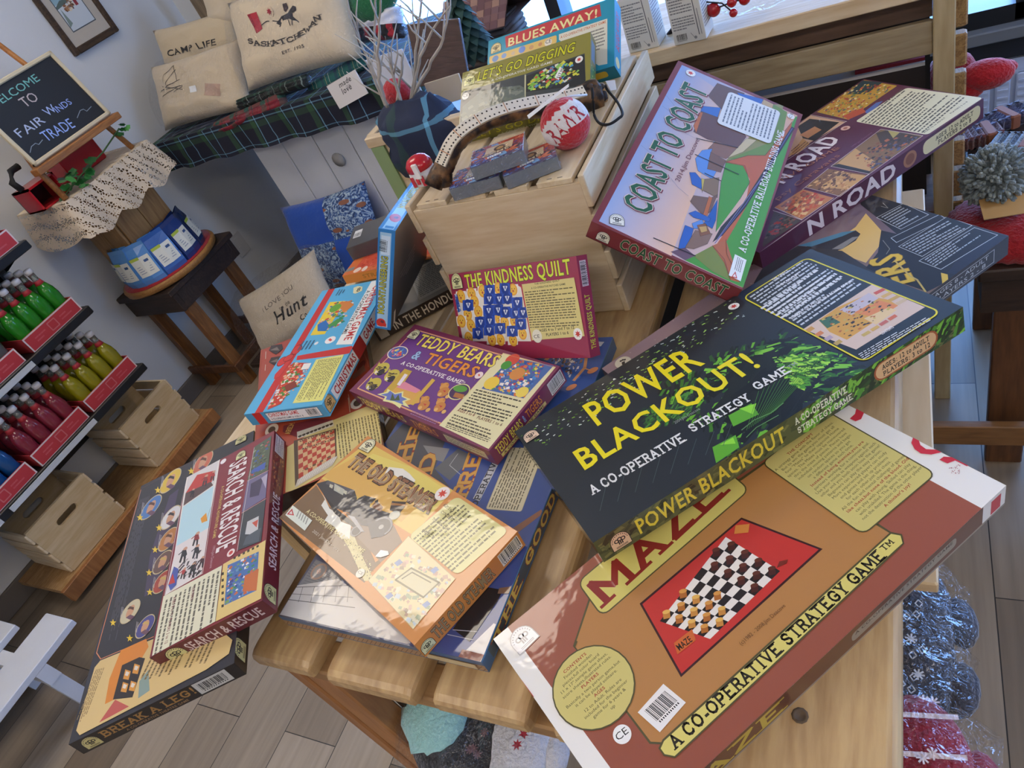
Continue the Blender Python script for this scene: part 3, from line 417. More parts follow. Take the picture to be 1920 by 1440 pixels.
'coast': {'top': [('q',[-211,-112.7,211,-112.7,-211,112.7],'7f3034',0),('g',[-205.1,103.5,-207.2,-111.4,202.4,-105.1,203.5,103.7],['a3b4d8','e9b48e','e0b090','93a9d2']),('g',[-205.1,103.5,-208.5,-6.8,172.8,9.3,203.5,103.7],['9fb2da','eebf9c','dcb7a2','8fa6d4']),('p',[-205.1,-26.2,-157.7,-53.4,-135.6,-68.1,198.4,-102.9,199.4,-105.7,-206.8,-113.8,-206.6,-84.9],'4b9a34'),('p',[-129.9,-50.8,-28.8,-30.9,19.2,-26.2,29.7,-54.6,-1.9,-71,-46.5,-65.9],'4b9a34'),('p',[17.5,-23.8,53.9,-51.3,94.9,-84.6,215.6,-77.8,204.2,-62,156.7,-58.1,83,-41],'8f8a4c'),('p',[204.2,-62,199.8,-87.4,111.5,-95.3,52.1,-74.6,29.8,-29,101.5,-74.2],'6e8c35'),('p',[17.5,-23.8,55.6,-53.7,72.5,-78.3,181.8,-100.4,149.7,-103,40,-88.9,-140.3,-69.4,-155,-57.8,-40.3,-75.2,5.3,-69.2,28.1,-52.2],'bf6236'),('p',[-151.6,-51.7,-116.1,-54.9,-50.3,-72.3,168.2,-101.9,167.7,-108,-54.1,-78.7,-130.6,-61.5],'2d2228'),('l',[-151,-55.4,-47.2,-77,164.9,-104.1],1,'5a5a9a'),('l',[-141.1,-56.6,40,-88.9],0.8,'8a84a8'),('p',[-191,-34.7,-157.7,-53.4,-172.5,-75.6,-204.1,-91.7,-202.8,-66.1],'7d8a3a'),('p',[-157.7,-53.4,-135.6,-68.1,-200.5,-105.9,-203.4,-92.8,-178.5,-77.2],'b8673c'),('p',[-201.8,-3.5,-182.8,-19.4,-189.6,-36.8,-205.1,-26.2],'6d5060'),('p',[154.1,42.1,196.3,37.2,200.4,-10.9,164.2,-6.6,131.9,7.3],'6b4a3e'),('l',[154.1,42.1,196.3,37.2,200.4,-10.9,164.2,-6.6,131.9,7.3,154.1,42.1],0.35,'2a2022'),('p',[194.1,1.2,206,-43.3,190.2,-42.5,188.3,-4.9],'2c5fb4'),('l',[194.1,1.2,206,-43.3,190.2,-42.5,188.3,-4.9,194.1,1.2],0.35,'2a2022'),('p',[206,-43.3,204.2,-62,154.3,-61.7,177.3,-45.6],'c0a070'),('l',[206,-43.3,204.2,-62,154.3,-61.7,177.3,-45.6,206,-43.3],0.35,'2a2022'),('p',[123,43.7,138.6,15.1,110.6,13.4,107.1,42],'3d6fbe'),('l',[123,43.7,138.6,15.1,110.6,13.4,107.1,42,123,43.7],0.35,'2a2022'),('p',[55.2,38.5,110,41.4,115.7,-20.8,96.5,-40.4,62.7,-34.6,51.5,14.2],'6a4640'),('l',[55.2,38.5,110,41.4,115.7,-20.8,96.5,-40.4,62.7,-34.6,51.5,14.2,55.2,38.5],0.35,'2a2022'),('p',[68.6,42.5,107.1,42,107.7,37.7,53.9,33.7],'c06a34'),('l',[68.6,42.5,107.1,42,107.7,37.7,53.9,33.7,68.6,42.5],0.35,'2a2022'),('p',[31.6,7.1,56.1,1.1,62.4,-37.6,26.5,-24.2,22.9,0.4],'8a6250'),('l',[31.6,7.1,56.1,1.1,62.4,-37.6,26.5,-24.2,22.9,0.4,31.6,7.1],0.35,'2a2022'),('p',[30,-26.1,92.6,-41.4,99,-57.3,58.2,-44.4],'cdb98e'),('l',[30,-26.1,92.6,-41.4,99,-57.3,58.2,-44.4,30,-26.1],0.35,'2a2022'),('p',[22.1,14.4,35.7,1.1,10.2,-0.4,14.3,-19.1,-29.6,-17.3,-25.3,7.6,-2.7,18.5],'5f8fd6'),('l',[22.1,14.4,35.7,1.1,10.2,-0.4,14.3,-19.1,-29.6,-17.3,-25.3,7.6,-2.7,18.5,22.1,14.4],0.35,'2a2022'),('p',[-13,-4.2,26.6,1.4,22.8,-25.2,-7.5,-25],'7a5848'),('l',[-13,-4.2,26.6,1.4,22.8,-25.2,-7.5,-25,-13,-4.2],0.35,'2a2022'),('p',[-58.5,7.4,-36.6,18.1,-31.1,10,-46.2,-11,-59.6,-9.3],'2f62b8'),('l',[-58.5,7.4,-36.6,18.1,-31.1,10,-46.2,-11,-59.6,-9.3,-58.5,7.4],0.35,'2a2022'),('p',[-60.3,-8.2,-38.1,-4.5,-19.7,-25.6,-62.9,-34.8],'8a7056'),('l',[-60.3,-8.2,-38.1,-4.5,-19.7,-25.6,-62.9,-34.8,-60.3,-8.2],0.35,'2a2022'),('p',[-66.4,-11.3,-37.9,-1.7,-36.6,-6.8],'c8b45a'),('l',[-66.4,-11.3,-37.9,-1.7,-36.6,-6.8,-66.4,-11.3],0.35,'2a2022'),('p',[-93.6,-0.4,-79,-1.4,-69,-25.7,-56.1,-33,-95.6,-33.2,-111.2,-27],'7b5c4c'),('l',[-93.6,-0.4,-79,-1.4,-69,-25.7,-56.1,-33,-95.6,-33.2,-111.2,-27,-93.6,-0.4],0.35,'2a2022'),('p',[-108.7,-24.9,-67.1,-22.4,-67.4,-28,-106.7,-31],'c06a34'),('l',[-108.7,-24.9,-67.1,-22.4,-67.4,-28,-106.7,-31,-108.7,-24.9],0.35,'2a2022'),('p',[-95.6,-33.2,-66.3,-35.8,-107.5,-44.6,-126.5,-44.6,-124.1,-30.7],'1f5cae'),('l',[-95.6,-33.2,-66.3,-35.8,-107.5,-44.6,-126.5,-44.6,-124.1,-30.7,-95.6,-33.2],0.35,'2a2022'),('p',[-117.8,-5,-107.2,-12.5,-108.6,-36.9,-116.6,-36.5,-121.5,-14],'2f62b8'),('l',[-117.8,-5,-107.2,-12.5,-108.6,-36.9,-116.6,-36.5,-121.5,-14,-117.8,-5],0.35,'2a2022'),('p',[-134.1,-15.1,-117.5,-26.1,-132.2,-35.7,-142.1,-20.2],'5f8fd6'),('l',[-134.1,-15.1,-117.5,-26.1,-132.2,-35.7,-142.1,-20.2,-134.1,-15.1],0.35,'2a2022'),('p',[-191.3,-11.7,-174.9,-9.2,-142.9,-7.3,-142.1,-20.2,-180.1,-23.7],'2f62b8'),('l',[-191.3,-11.7,-174.9,-9.2,-142.9,-7.3,-142.1,-20.2,-180.1,-23.7,-191.3,-11.7],0.35,'2a2022'),('p',[-182.8,-19.4,-143.8,-23.3,-136,-47.3,-158.8,-45.9,-179,-31.1],'8a6a58'),('l',[-182.8,-19.4,-143.8,-23.3,-136,-47.3,-158.8,-45.9,-179,-31.1,-182.8,-19.4],0.35,'2a2022'),('p',[-133,-22.7,-122.6,-32.9,-137.4,-45,-150.5,-33.1],'8c5a3a'),('l',[-133,-22.7,-122.6,-32.9,-137.4,-45,-150.5,-33.1,-133,-22.7],0.35,'2a2022'),('p',[-134.7,-25.9,-126.7,-35.4,-135.5,-39.3,-143.6,-32.4],'caa25c'),('l',[-134.7,-25.9,-126.7,-35.4,-135.5,-39.3,-143.6,-32.4,-134.7,-25.9],0.35,'2a2022'),('l',[-191.5,25.5,-189.6,-36.8],1.6,'2a1e20'),('l',[6.4,21.1,5,-51.1],1.6,'2a1e20'),('l',[-24.3,-3.3,-25.2,-29.9],1.6,'2a1e20'),('l',[42.5,30.4,62.7,-34.6],1.6,'2a1e20'),('l',[81.7,100.9,75.5,82.7,55.3,64.6],0.4,'6f7f9c'),('l',[-25,101.6,-33.2,82,-55.6,52.4,-77.4,23.6,-85.1,4.9],0.4,'6f7f9c'),('l',[110,102.5,97,86.5,86.4,74.3],0.4,'6f7f9c'),('l',[43,49.3,41.6,31.6],0.4,'6f7f9c'),('l',[-129.9,-50.8,-28.8,-30.9,19.2,-26.2,29.7,-54.6,-1.9,-71,-46.5,-65.9],0.5,'2a2022'),('l',[17.5,-23.8,55.6,-53.7,72.5,-78.3,181.8,-100.4],0.5,'2a2022'),('l',[-203.4,-92.8,-172.5,-75.6,-157.7,-53.4],0.5,'2a2022'),('l',[-200.5,-105.9,-161.3,-76.4,-135.6,-68.1],0.5,'2a2022'),('t','COAST TO COAST',-157.7,44.6,322.2,0.5,39.81,'245c38','b','7d2a38',2.6),('t','COAST TO COAST',-156.8,45.7,322.6,0.6,39.84,'245c38','b','e6d2c4',1.5),('t','2014,Jim Deacove',-66.5,25.6,108.6,-1.1,7.27,'6d3346','r',None,0),('t','A CO-OPERATIVE RAILROAD BUILDING GAME',-142.8,-100,286.6,5.5,11.67,'f2f2ee','s',None,0),('t','TM',134.9,-95.3,12.6,1,4.53,'f2f2ee','s',None,0),('q',[102.5,-80.3,192.9,-77.5,97.1,11.8],'8a8a8a',7.6),('q',[103,-79.7,192.3,-76.9,97.8,11.3],'e2e4e4',7),('x',[106.1,6.2],[78.3,4.7],[6,-82.3],13,'707884',5,0.92),('q',[-198.4,-106.6,-156.1,-104.7,-197.4,-88.7],'eef0ec',0),('p',[-198.4,-92.7,-196.6,-101.1,-185.2,-95.6],'c8433c'),('p',[-196.1,-94.2,-195.2,-99,-189.1,-96.1],'f0e6e0'),('x',[-183,-92.5],[25.5,1.6],[-0.5,-10.3],4,'6a6a66',2,0.9),('c',191.9,-95.2,6.5,6.5,0,'eeeeea'),('t','CE',185.4,-97.2,17.9,-0,4.22,'222222','r',None,0),('o',-198.3,78.8,3.7,-10.3,'eceade','ink'),('m',191.2,84.4,8.4,'lred','white')],
'left': [('q',[-112.7,-15.7,112.7,-15.7,-112.7,15.7],'7c3136',0),('t','COAST TO COAST',-64.2,-9.4,161.2,0,19.51,'245c38','b','d8b8a8',1.1),('o',-89,-12,10.1,0,'e6e2d0','ink'),('q',[-112.7,-15.7,112.7,-15.7,-112.7,-13.8],'5e2228',0)],
'front': [('q',[-211,-15.7,211,-15.7,-211,15.7],'7c3136',0)],
'right': [('q',[-112.7,-15.7,112.7,-15.7,-112.7,15.7],'7c3136',0)],
'back': [('q',[-211,-15.7,211,-15.7,-211,15.7],'7c3136',0)]},
'road': {'top': [('q',[-216.8,-113.6,216.8,-113.6,-216.8,113.6],'5b2242',0),('q',[103.8,38.1,213.9,38.8,104.9,110.4],'4a2038',2.8),('q',[104.6,38.9,213.1,39.6,105.7,109.6],'b89038',2),('p',[105.7,109.6,170.8,102.4,211.6,111.9,212.8,41,157.3,41.6,104.2,36.7],'c79a3e'),('p',[167.7,103.1,211.6,111.9,216,72,176.7,70.9],'33484e'),('n',[104.3,105,199.2,115,212.1,43.8,106.3,38.7],['c8603a','d8a83a','7a8a4a','e8d8a0','a84a3c','4a5a6c'],230,4.5,3,1.5,0.5),('p',[130.7,30.3,159.8,33.3,167.3,26.4,127.1,16.2],'5a72b4'),('p',[105,37.5,131.6,27.6,140.4,43.1,108.8,56],'c2522e'),('q',[108.8,-109.8,217.3,-112.5,103.2,22.4],'e6e2c2',5.5),('q',[109.2,-109.3,216.8,-111.9,103.7,21.8],'e6e2c2',5),('x',[105.2,14.4],[101.4,12.4],[6.2,-115.9],17,'5c5a50',6,0.93),('t','AGES 12 to ADULT',111.8,-102.6,44.1,1.3,3.06,'333028','b',None,0),('t','PLAYERS 2 to 8',166.6,-100.9,35.7,1,2.85,'333028','b',None,0),('p',[-18.2,44,31.1,44.3,96.3,36.1,93.6,111.8,63,109.7],'d8b090'),('p',[58.9,105.3,84.6,104.4,93,45.7,35.1,40.9,33.8,66.5],'201a1c'),('p',[39.6,80.6,68.9,76.1,64.8,56.4,36.9,58],'c98a5c'),('p',[-13.1,47.5,33.8,66.5,26.2,43,-4,37.9],'d09a5c'),('x',[-1,57.6],[35.8,6.1],[-11.5,-25],4,'6a4630',4,0.9),('l',[-23.5,40.1,98.7,36.7],0.8,'e8dcd8'),('l',[94.9,113.1,98.2,35.1],0.8,'e8dcd8'),('p',[-9,-40.9,97.2,-35.8,104.2,-104.8,-1.8,-106.9],'8a6a44'),('p',[-6.2,-45,41.8,-38.6,24.4,-94.6,1.6,-103.6],'cfa468'),('p',[86.8,-35.7,100.6,-45.7,101.5,-104.2,65.7,-100,56.7,-77],'4a3c30'),('p',[98.7,-47.5,100.9,-67.9,84.2,-70.5],'b8a860'),('n',[25.2,-48,99,-69.6,96.1,-102.9,9.6,-105.5],['4a3c40','5a5c78','b86a44','3a2c26','8a5a3a'],130,5,6,1.4,0.3),('p',[-9,-40.9,-0.6,-46.3,2.6,-105.9,-3.3,-106.7],'2c2222'),('l',[-10.5,-40.7,-3.5,-108.5,104.6,-105.9,98.2,-34.3,-10.5,-40.7],0.8,'e6d6c8'),('p',[-67.8,-46.9,-17.4,-42.4,-6.1,-107.9,-63.4,-112.6],'8a6038'),('p',[-61.2,-66.5,-16,-68.6,-8.8,-107.3,-45.3,-110.8],'d0a05c'),('n',[-66.1,-50.5,-19.8,-48.4,-9.8,-105,-62.4,-109.9],['5a3c28','e0b070','7a5032','c48a4c'],120,5,8,1.6,0.4),('p',[-127.6,-45.8,-74.5,-48.6,-70.9,-106.9,-130.2,-106.1],'c07a44'),('n',[-121.8,-52.5,-77.8,-52.1,-74.1,-100.3,-126.2,-100.2],['c85c34','7a4a34','e2b878','9a5a3c','b83c2c'],120,6,9,1.5,0.4),('p',[-198.7,-100.2,-136,-53.4,-133.8,-108.2,-205.7,-108.2],'4c403a'),('n',[-196.7,-99.7,-139.7,-65,-136.1,-103.8],['2c2422','a83c2c','6a5a4c'],50,5,10,1.5,0.3),('l',[-68.8,-48,-64.1,-113.2,-4.6,-108],0.8,'e0cfc4'),('l',[-128.5,-46.9,-131.1,-107.1,-70.7,-107.4],0.8,'e0cfc4'),('l',[-135,-50.4,-131.7,-107.7],0.8,'e0cfc4'),('l',[-213.9,-113.9,-4.1,-109.1],0.8,'e0cfc4'),('l',[-74.5,-48.6,-16.7,-41.7],0.8,'e0cfc4'),('t','N ROAD',-78.1,-8.1,134.9,12.1,32.41,'f2e6e8','b','f2e6e8',0.7),('t','ATIVE GAME',-92,-0.3,124.8,-15.3,9.93,'b06e52','r',None,0),('t','psy Caravans',-114,-36.4,132.8,4.3,10.46,'a5634c','r',None,0),('t','TM',26.6,-15.5,8.1,0.4,5.83,'b06e52','r',None,0),('t','1990,Jim Deacove',41.4,-32.2,44.4,2.2,4.29,'8a5a74','r',None,0),('c',81.4,21.3,7.3,6.7,-1.24,'e0b4a4'),('c',81.4,21.3,3.4,3.4,-1.24,'b06a5c')],
'front': [('q',[-216.8,-16.4,216.8,-16.4,-216.8,16.4],'4d1f3a',0),('t','N ROAD',-130.1,-11.5,173.4,0,24.61,'d8ccd0','b','d8ccd0',0.5),('q',[95.4,-11.5,210.3,-11.5,95.4,11.5],'cfc79c',9),('t','AGES 12 to ADULT',121.4,0.7,73.7,0,7.22,'2c2820','s',None,0),('t','PLAYERS 2 to 8',125.7,-8.5,65,0,7.22,'2c2820','s',None,0),('c',69.4,0,13,13,0,'9a6a4c'),('c',69.4,0,8.7,8.7,0,'7a4a34')],
'left': [('q',[-113.6,-16.4,113.6,-16.4,-113.6,16.4],'4d1f3a',0)],
'right': [('q',[-113.6,-16.4,113.6,-16.4,-113.6,16.4],'4d1f3a',0)],
'back': [('q',[-216.8,-16.4,216.8,-16.4,-216.8,16.4],'4d1f3a',0)]},
'ers': {'top': [('q',[-246.7,-118.7,246.7,-118.7,-246.7,118.7],'9c8590',0),('g',[-246.7,-118.7,246.7,-118.7,246.7,118.7,-246.7,118.7],['c9a060','5a5060','6a5a72','a88e96']),('n',[-246.7,0,123.3,0,123.3,118.7,-246.7,118.7],['b49ea6','8a7480','d8c8cc'],160,1.6,2,1,0),('p',[128.4,56.7,174.8,57.5,206.9,69,184.6,21.5,156.4,-1.3,118.8,-12.9,117.5,27.4],'e0bc70'),('p',[112,86,153.5,62.1,168.6,51.6,165.4,40,150.2,34.2,126.3,35.9,104.8,49.3,97.6,78],'33343e'),('p',[101.7,95.8,156.6,65.1,168.6,51.6,148.9,57.7,109.8,77.2],'4f86a4'),('p',[119.4,47.9,154,43.9,159.9,37.3,126.3,35.9],'8a8a8c'),('p',[41.4,101.5,101.7,95.8,123.3,33,113.2,-18.1,112.9,-73,38,-1.9,5.7,83.4],'3a3a40'),('p',[239.8,112.3,247.2,112.7,247.2,45.3,245.6,-119.8,143.3,-121.7,111.1,-114.9,108.1,-58.7,110.4,-20.7,143.6,-10.1,184.6,21.5,187.8,-1.4,206.7,50.5,220.4,90.9],'20222a'),('p',[152.1,-109.8,232.3,-83.7,243.3,-119.3,155.2,-121.5],'24283a'),('q',[198.1,0.8,241.8,-7.3,205,48.9],'c9ccd0',0),('q',[199,1.4,241.1,-6.4,205.7,48],'1c1f28',0),('q',[171.7,-15.3,243.5,-32.2,176.6,-1.5],'c9ccd0',0),('q',[172.8,-14.7,243,-31.3,177.1,-2.5],'1c1f28',0),('q',[163.4,-63,245.6,-69.7,166.2,-23.2],'c9ccd0',0),('q',[164.3,-62.3,244.9,-68.8,166.9,-24],'1c1f28',0),('q',[153.3,-99.2,242.3,-107.9,154.1,-65.5],'c9ccd0',0),('q',[154.1,-98.4,241.5,-107,154.9,-66.4],'1c1f28',0),('x',[209.3,45.4],[34,-4.9],[-8.7,-41.1],7,'aab0b6',5,0.9),('x',[169.4,-24.6],[72.4,-11.5],[-2.8,-33.1],6,'aab0b6',6,0.92),('x',[160.2,-68.3],[78.3,-3.1],[-5.5,-22.3],5,'aab0b6',7,0.9),('t','ERS',117.8,-90.6,39.9,59.8,37.08,'e0bc3c','b','b08c30',1.2),('l',[139.9,-41.1,129.5,-66.2,124.5,-78.4,123.3,-89.6,110.1,-113.3],2.2,'c9b060'),('l',[237.2,66.1,230.3,50.9,229.5,62.2],0.8,'9a9a96'),('l',[167.4,3,156.8,-17.8,146,-21.9],1,'8a8478'),('c',239,122.9,7.5,6.8,-1.14,'dcd8c8'),('c',239,122.9,5.8,4.8,-1.14,'3a3a40'),('c',239,122.9,3.8,2.9,-1.14,'dcd8c8'),('p',[148.1,-103.4,149.4,-112,119.1,-139.2,111,-138.8],'d8b848'),('c',-218.8,102.6,12.2,12.2,0,'e6dcc0'),('c',-219.3,107.7,1.8,1.8,0,'3a342c'),('c',-216.1,107.1,1.8,1.8,0,'3a342c'),('c',-213.9,105.1,1.8,1.8,0,'3a342c'),('p',[-220.1,104.2,-215.5,102.7,-219,96.8,-222.9,98.9],'3a342c')],
'front': [('q',[-246.7,-14.8,246.7,-14.8,-246.7,14.8],'2a2c34',0),('q',[108.5,-10.7,222,-10.7,108.5,10.1],'b4b8bc',0),('q',[109.5,-9.8,221,-9.8,109.5,9.2],'262a33',0),('t','AGES 8 - ADULT',118.4,1.2,93.7,0,5.93,'b9c0c4','r',None,0),('t','PLAYERS 2 - 8',118.4,-8,88.8,0,5.93,'b9c0c4','r',None,0),('p',[59.2,-14.8,78.9,-14.8,83.9,14.8,64.1,14.8],'c9a840')],
'right': [('q',[-118.7,-14.8,118.7,-14.8,-118.7,14.8],'2a2c34',0)],
'left': [('q',[-118.7,-14.8,118.7,-14.8,-118.7,14.8],'6b5c62',0)],
'back': [('q',[-246.7,-14.8,246.7,-14.8,-246.7,14.8],'6b5c62',0)]},
'ship': {'top': [('q',[-264,-154.9,264,-154.9,-264,154.9],'3f4f86',0),('g',[-264,-154.9,264,-154.9,264,154.9,-264,154.9],['3c4a86','3a5a9c','4a66ae','5a5c68']),('p',[34.1,155,73.1,142.8,73,50.5,-10.4,38.2,-39.8,-2.4,-32.5,85.9],'56585e'),('p',[31.4,81.3,27.7,31.1,2.6,30.2,7.3,53.3],'8c8e90'),('p',[-10.4,38.2,28.5,16.9,20.4,-4.3,-0.8,-8.6,-28.6,3.1],'6a6e74'),('l',[19.3,12.4,-2.6,16.1,-18.5,-11.5],0.8,'c8ccd0'),('t','H',4.4,86.7,30.2,8.2,31.19,'dca850','s','9a3f2c',1.3),('t','P',43.8,99,32.4,6.4,20.81,'dca850','s','9a3f2c',1.3),('t','D',-13.5,39.5,30.7,7.6,26.08,'dca850','s','9a3f2c',1.3),('t','RE',-31,-36.6,51.4,7,25.2,'dca850','s','9a3f2c',1.3),('t','R',-52.2,-37,18.3,0.5,26.45,'dca850','s','9a3f2c',1.3),('q',[-58.3,-59.6,14.9,-61.9,-55.3,-47.8],'b9bcc4',0),('t','A CO-OPERATIVE',-107.3,-59.2,121.4,0.2,9.6,'33343c','s',None,0),('q',[-68.5,-127,37.1,-121.6,-69.9,-74],'8a8470',3.5),('q',[-68.1,-126.4,36.6,-121.2,-69.4,-74.4],'d2c9a6',3),('x',[-66.1,-76],[105.9,3.1],[-0.5,-45],11,'6c6450',3,0.93),('p',[-97.1,-121.4,-61.9,-152.6,-67.8,-157.1,-103.3,-131.1],'8a5c44'),('p',[-259.2,155.6,-178.3,149.6,-191.5,74.3,-246.9,146.5],'7c8088'),('l',[-183.2,152.9,-200.1,94.2],0.6,'5e6068'),('l',[-187.2,152.1,-202.4,91.4],0.6,'5e6068'),('l',[-191.2,151.3,-204.7,88.5],0.6,'5e6068'),('l',[-195.1,150.5,-207,85.7],0.6,'5e6068'),('l',[-199,149.7,-209.3,82.9],0.6,'5e6068'),('l',[-202.9,148.9,-211.6,80.1],0.6,'5e6068'),('l',[-206.8,148.1,-213.8,77.3],0.6,'5e6068'),('l',[-210.6,147.3,-216,74.6],0.6,'5e6068'),('l',[-214.4,146.5,-218.3,71.8],0.6,'5e6068'),('l',[-218.2,145.8,-220.5,69.1],0.6,'5e6068'),('l',[-222,145,-222.7,66.4],0.6,'5e6068'),('l',[-225.8,144.2,-224.8,63.7],0.6,'5e6068'),('p',[-262,153.4,-219.2,153.9,-200.1,94.2,-224.6,16.6,-257.2,-69,-262.5,-53.4],'c6c7c8'),('l',[-222.7,158.1,-205.1,65.4],1,'5a5a5c'),('l',[-240.7,158.1,-233.2,44.1],1,'5a5a5c'),('l',[-232.4,157.6,-220.8,55.2],0.7,'5a5a5c'),('l',[-219.5,143.4,-241,135.8],0.7,'5a5a5c'),('l',[-216.5,124.8,-237.7,116.4],0.7,'5a5a5c'),('l',[-213.6,106.4,-234.5,97.3],0.7,'5a5a5c'),('l',[-210.7,88.3,-231.3,78.5],0.7,'5a5a5c'),('l',[-207.9,70.5,-228.1,60],0.7,'5a5a5c'),('c',-194.7,132.7,12.5,12.5,0,'a98c7c'),('c',-194.7,132.7,9.7,9.7,0,'8a8a8c'),('t','8',-199.3,134.5,4,-7.3,6.83,'c09c8c','b',None,0),('p',[-234.5,-103.9,-177.2,-117.9,-177.6,-145.9,-192.2,-144.7,-245.1,-131.5],'17171c'),('l',[-235.6,-104.4,-232.1,-135.3],0.8,'b8b8c0'),('l',[-242.1,-100.1,-242.2,-135],0.8,'b8b8c0'),('p',[-176,-140.3,-171.1,-155.6,-180.9,-154.7,-183.2,-140.9],'7a5c48'),('p',[-263.5,-126.8,-264.2,-154.7,-221.5,-162,-218.9,-151.3],'d8d4d0'),('p',[-265.9,-125.5,-254.9,-126.3,-255.6,-155.5,-263.5,-153.2],'8a5648'),('p',[249.8,44.5,261.7,15.4,260,-66.5,252.3,-144.6,242.2,-141.7,250.8,-85.2,242.7,-25,240.1,18.3],'cfd4de'),('c',199.9,-94.9,33.7,48,-1.17,'4169b4'),('p',[214.8,-54.5,228.9,-61.9,228.7,-68.2,212.6,-61.6],'d89a68'),('c',229.5,-134,9,5.9,-0.88,'d88a5a'),('c',189.4,-144.9,8.8,5.6,-0.88,'d88a5a'),('c',154.1,-122.1,8.7,5.4,-0.88,'d88a5a'),('l',[220.8,-125,195.4,-130.1,168.9,-121.4],5,'d89a68'),('l',[228.4,-135.7,220.9,-123.5],2,'d89a68'),('l',[189.4,-142,193.4,-130.8],2,'d89a68'),('n',[214.6,-63.9,230,-89.1,227.3,-111.1,203.2,-123.3,176.5,-113.1,196,-94.8],['d8d4d0','3a3c44','e8e4e0','9a6a54','5a5a5e'],110,5,4,1.3,0.4),('l',[213.2,-115.7,167.1,-114.9],4,'3d66ae'),('t','7',211,-83.5,3.9,-3.2,11.59,'f0f0f0','b',None,0),('c',240.4,-85.6,1.6,1.6,0,'e0e6ee'),('c',235.6,-91.8,1.5,1.5,0,'e0e6ee'),('c',243.4,-93.8,1.5,1.5,0,'e0e6ee'),('c',238.6,-99.9,1.5,1.5,0,'e0e6ee'),('c',246.3,-101.9,1.5,1.5,0,'e0e6ee'),('c',241.6,-108,1.5,1.5,0,'e0e6ee'),('c',249.3,-110,1.5,1.5,0,'e0e6ee'),('c',244.5,-116,1.5,1.5,0,'e0e6ee')],  # pale wavy strip along the right end is glare painted into the print
'front': [('q',[-264,-11.7,264,-11.7,-264,11.7],'2f5c86',0),('q',[-248.1,-8.9,158.4,-8.9,-248.1,9.4],'3a4a54',0),('t','THE',-232.3,-7,73.9,0,15.22,'d8b858','s','8e2c26',1.2),('t','GOOD',-132,-7,100.3,0,15.22,'d8b858','s','8e2c26',1.2),('t','SHIP',-10.6,-7,95,0,15.22,'d8b858','s','8e2c26',1.2),('q',[-264,10.1,264,10.1,-264,11.7],'4f8ab4',0)],
'left': [('q',[-154.9,-11.7,154.9,-11.7,-154.9,11.7],'35608a',0),('q',[-154.9,-9.8,154.9,-9.8,-154.9,2.8],'9a7a5c',0),('l',[-154.9,-9.4,-144.1,2.3],1,'6a4a34'),('l',[-148.2,-9.4,-137.4,2.3],1,'6a4a34'),('l',[-141.4,-9.4,-130.7,2.3],1,'6a4a34'),('l',[-134.7,-9.4,-123.9,2.3],1,'6a4a34'),('l',[-128,-9.4,-117.2,2.3],1,'6a4a34'),('l',[-121.2,-9.4,-110.4,2.3],1,'6a4a34'),('l',[-114.5,-9.4,-103.7,2.3],1,'6a4a34'),('l',[-107.8,-9.4,-97,2.3],1,'6a4a34'),('l',[-101,-9.4,-90.2,2.3],1,'6a4a34'),('l',[-94.3,-9.4,-83.5,2.3],1,'6a4a34'),('l',[-87.6,-9.4,-76.8,2.3],1,'6a4a34'),('l',[-80.8,-9.4,-70,2.3],1,'6a4a34'),('l',[-74.1,-9.4,-63.3,2.3],1,'6a4a34'),('l',[-67.3,-9.4,-56.6,2.3],1,'6a4a34'),('l',[-60.6,-9.4,-49.8,2.3],1,'6a4a34'),('l',[-53.9,-9.4,-43.1,2.3],1,'6a4a34'),('l',[-47.1,-9.4,-36.4,2.3],1,'6a4a34'),('l',[-40.4,-9.4,-29.6,2.3],1,'6a4a34'),('l',[-33.7,-9.4,-22.9,2.3],1,'6a4a34'),('l',[-26.9,-9.4,-16.2,2.3],1,'6a4a34'),('l',[-20.2,-9.4,-9.4,2.3],1,'6a4a34'),('l',[-13.5,-9.4,-2.7,2.3],1,'6a4a34'),('l',[-6.7,-9.4,4,2.3],1,'6a4a34'),('l',[0,-9.4,10.8,2.3],1,'6a4a34'),('l',[6.7,-9.4,17.5,2.3],1,'6a4a34'),('l',[13.5,-9.4,24.2,2.3],1,'6a4a34'),('l',[20.2,-9.4,31,2.3],1,'6a4a34'),('l',[26.9,-9.4,37.7,2.3],1,'6a4a34'),('l',[33.7,-9.4,44.4,2.3],1,'6a4a34'),('l',[40.4,-9.4,51.2,2.3],1,'6a4a34'),('l',[47.1,-9.4,57.9,2.3],1,'6a4a34'),('l',[53.9,-9.4,64.7,2.3],1,'6a4a34'),('l',[60.6,-9.4,71.4,2.3],1,'6a4a34'),('l',[67.3,-9.4,78.1,2.3],1,'6a4a34'),('l',[74.1,-9.4,84.9,2.3],1,'6a4a34'),('l',[80.8,-9.4,91.6,2.3],1,'6a4a34'),('l',[87.6,-9.4,98.3,2.3],1,'6a4a34'),('l',[94.3,-9.4,105.1,2.3],1,'6a4a34'),('l',[101,-9.4,111.8,2.3],1,'6a4a34'),('l',[107.8,-9.4,118.5,2.3],1,'6a4a34'),('l',[114.5,-9.4,125.3,2.3],1,'6a4a34'),('l',[121.2,-9.4,132,2.3],1,'6a4a34'),('l',[128,-9.4,138.7,2.3],1,'6a4a34'),('l',[134.7,-9.4,145.5,2.3],1,'6a4a34'),('l',[141.4,-9.4,152.2,2.3],1,'6a4a34'),('l',[148.2,-9.4,158.9,2.3],1,'6a4a34'),('q',[74.4,-8.2,142.5,-8.2,74.4,2.3],'c9b890',0)],
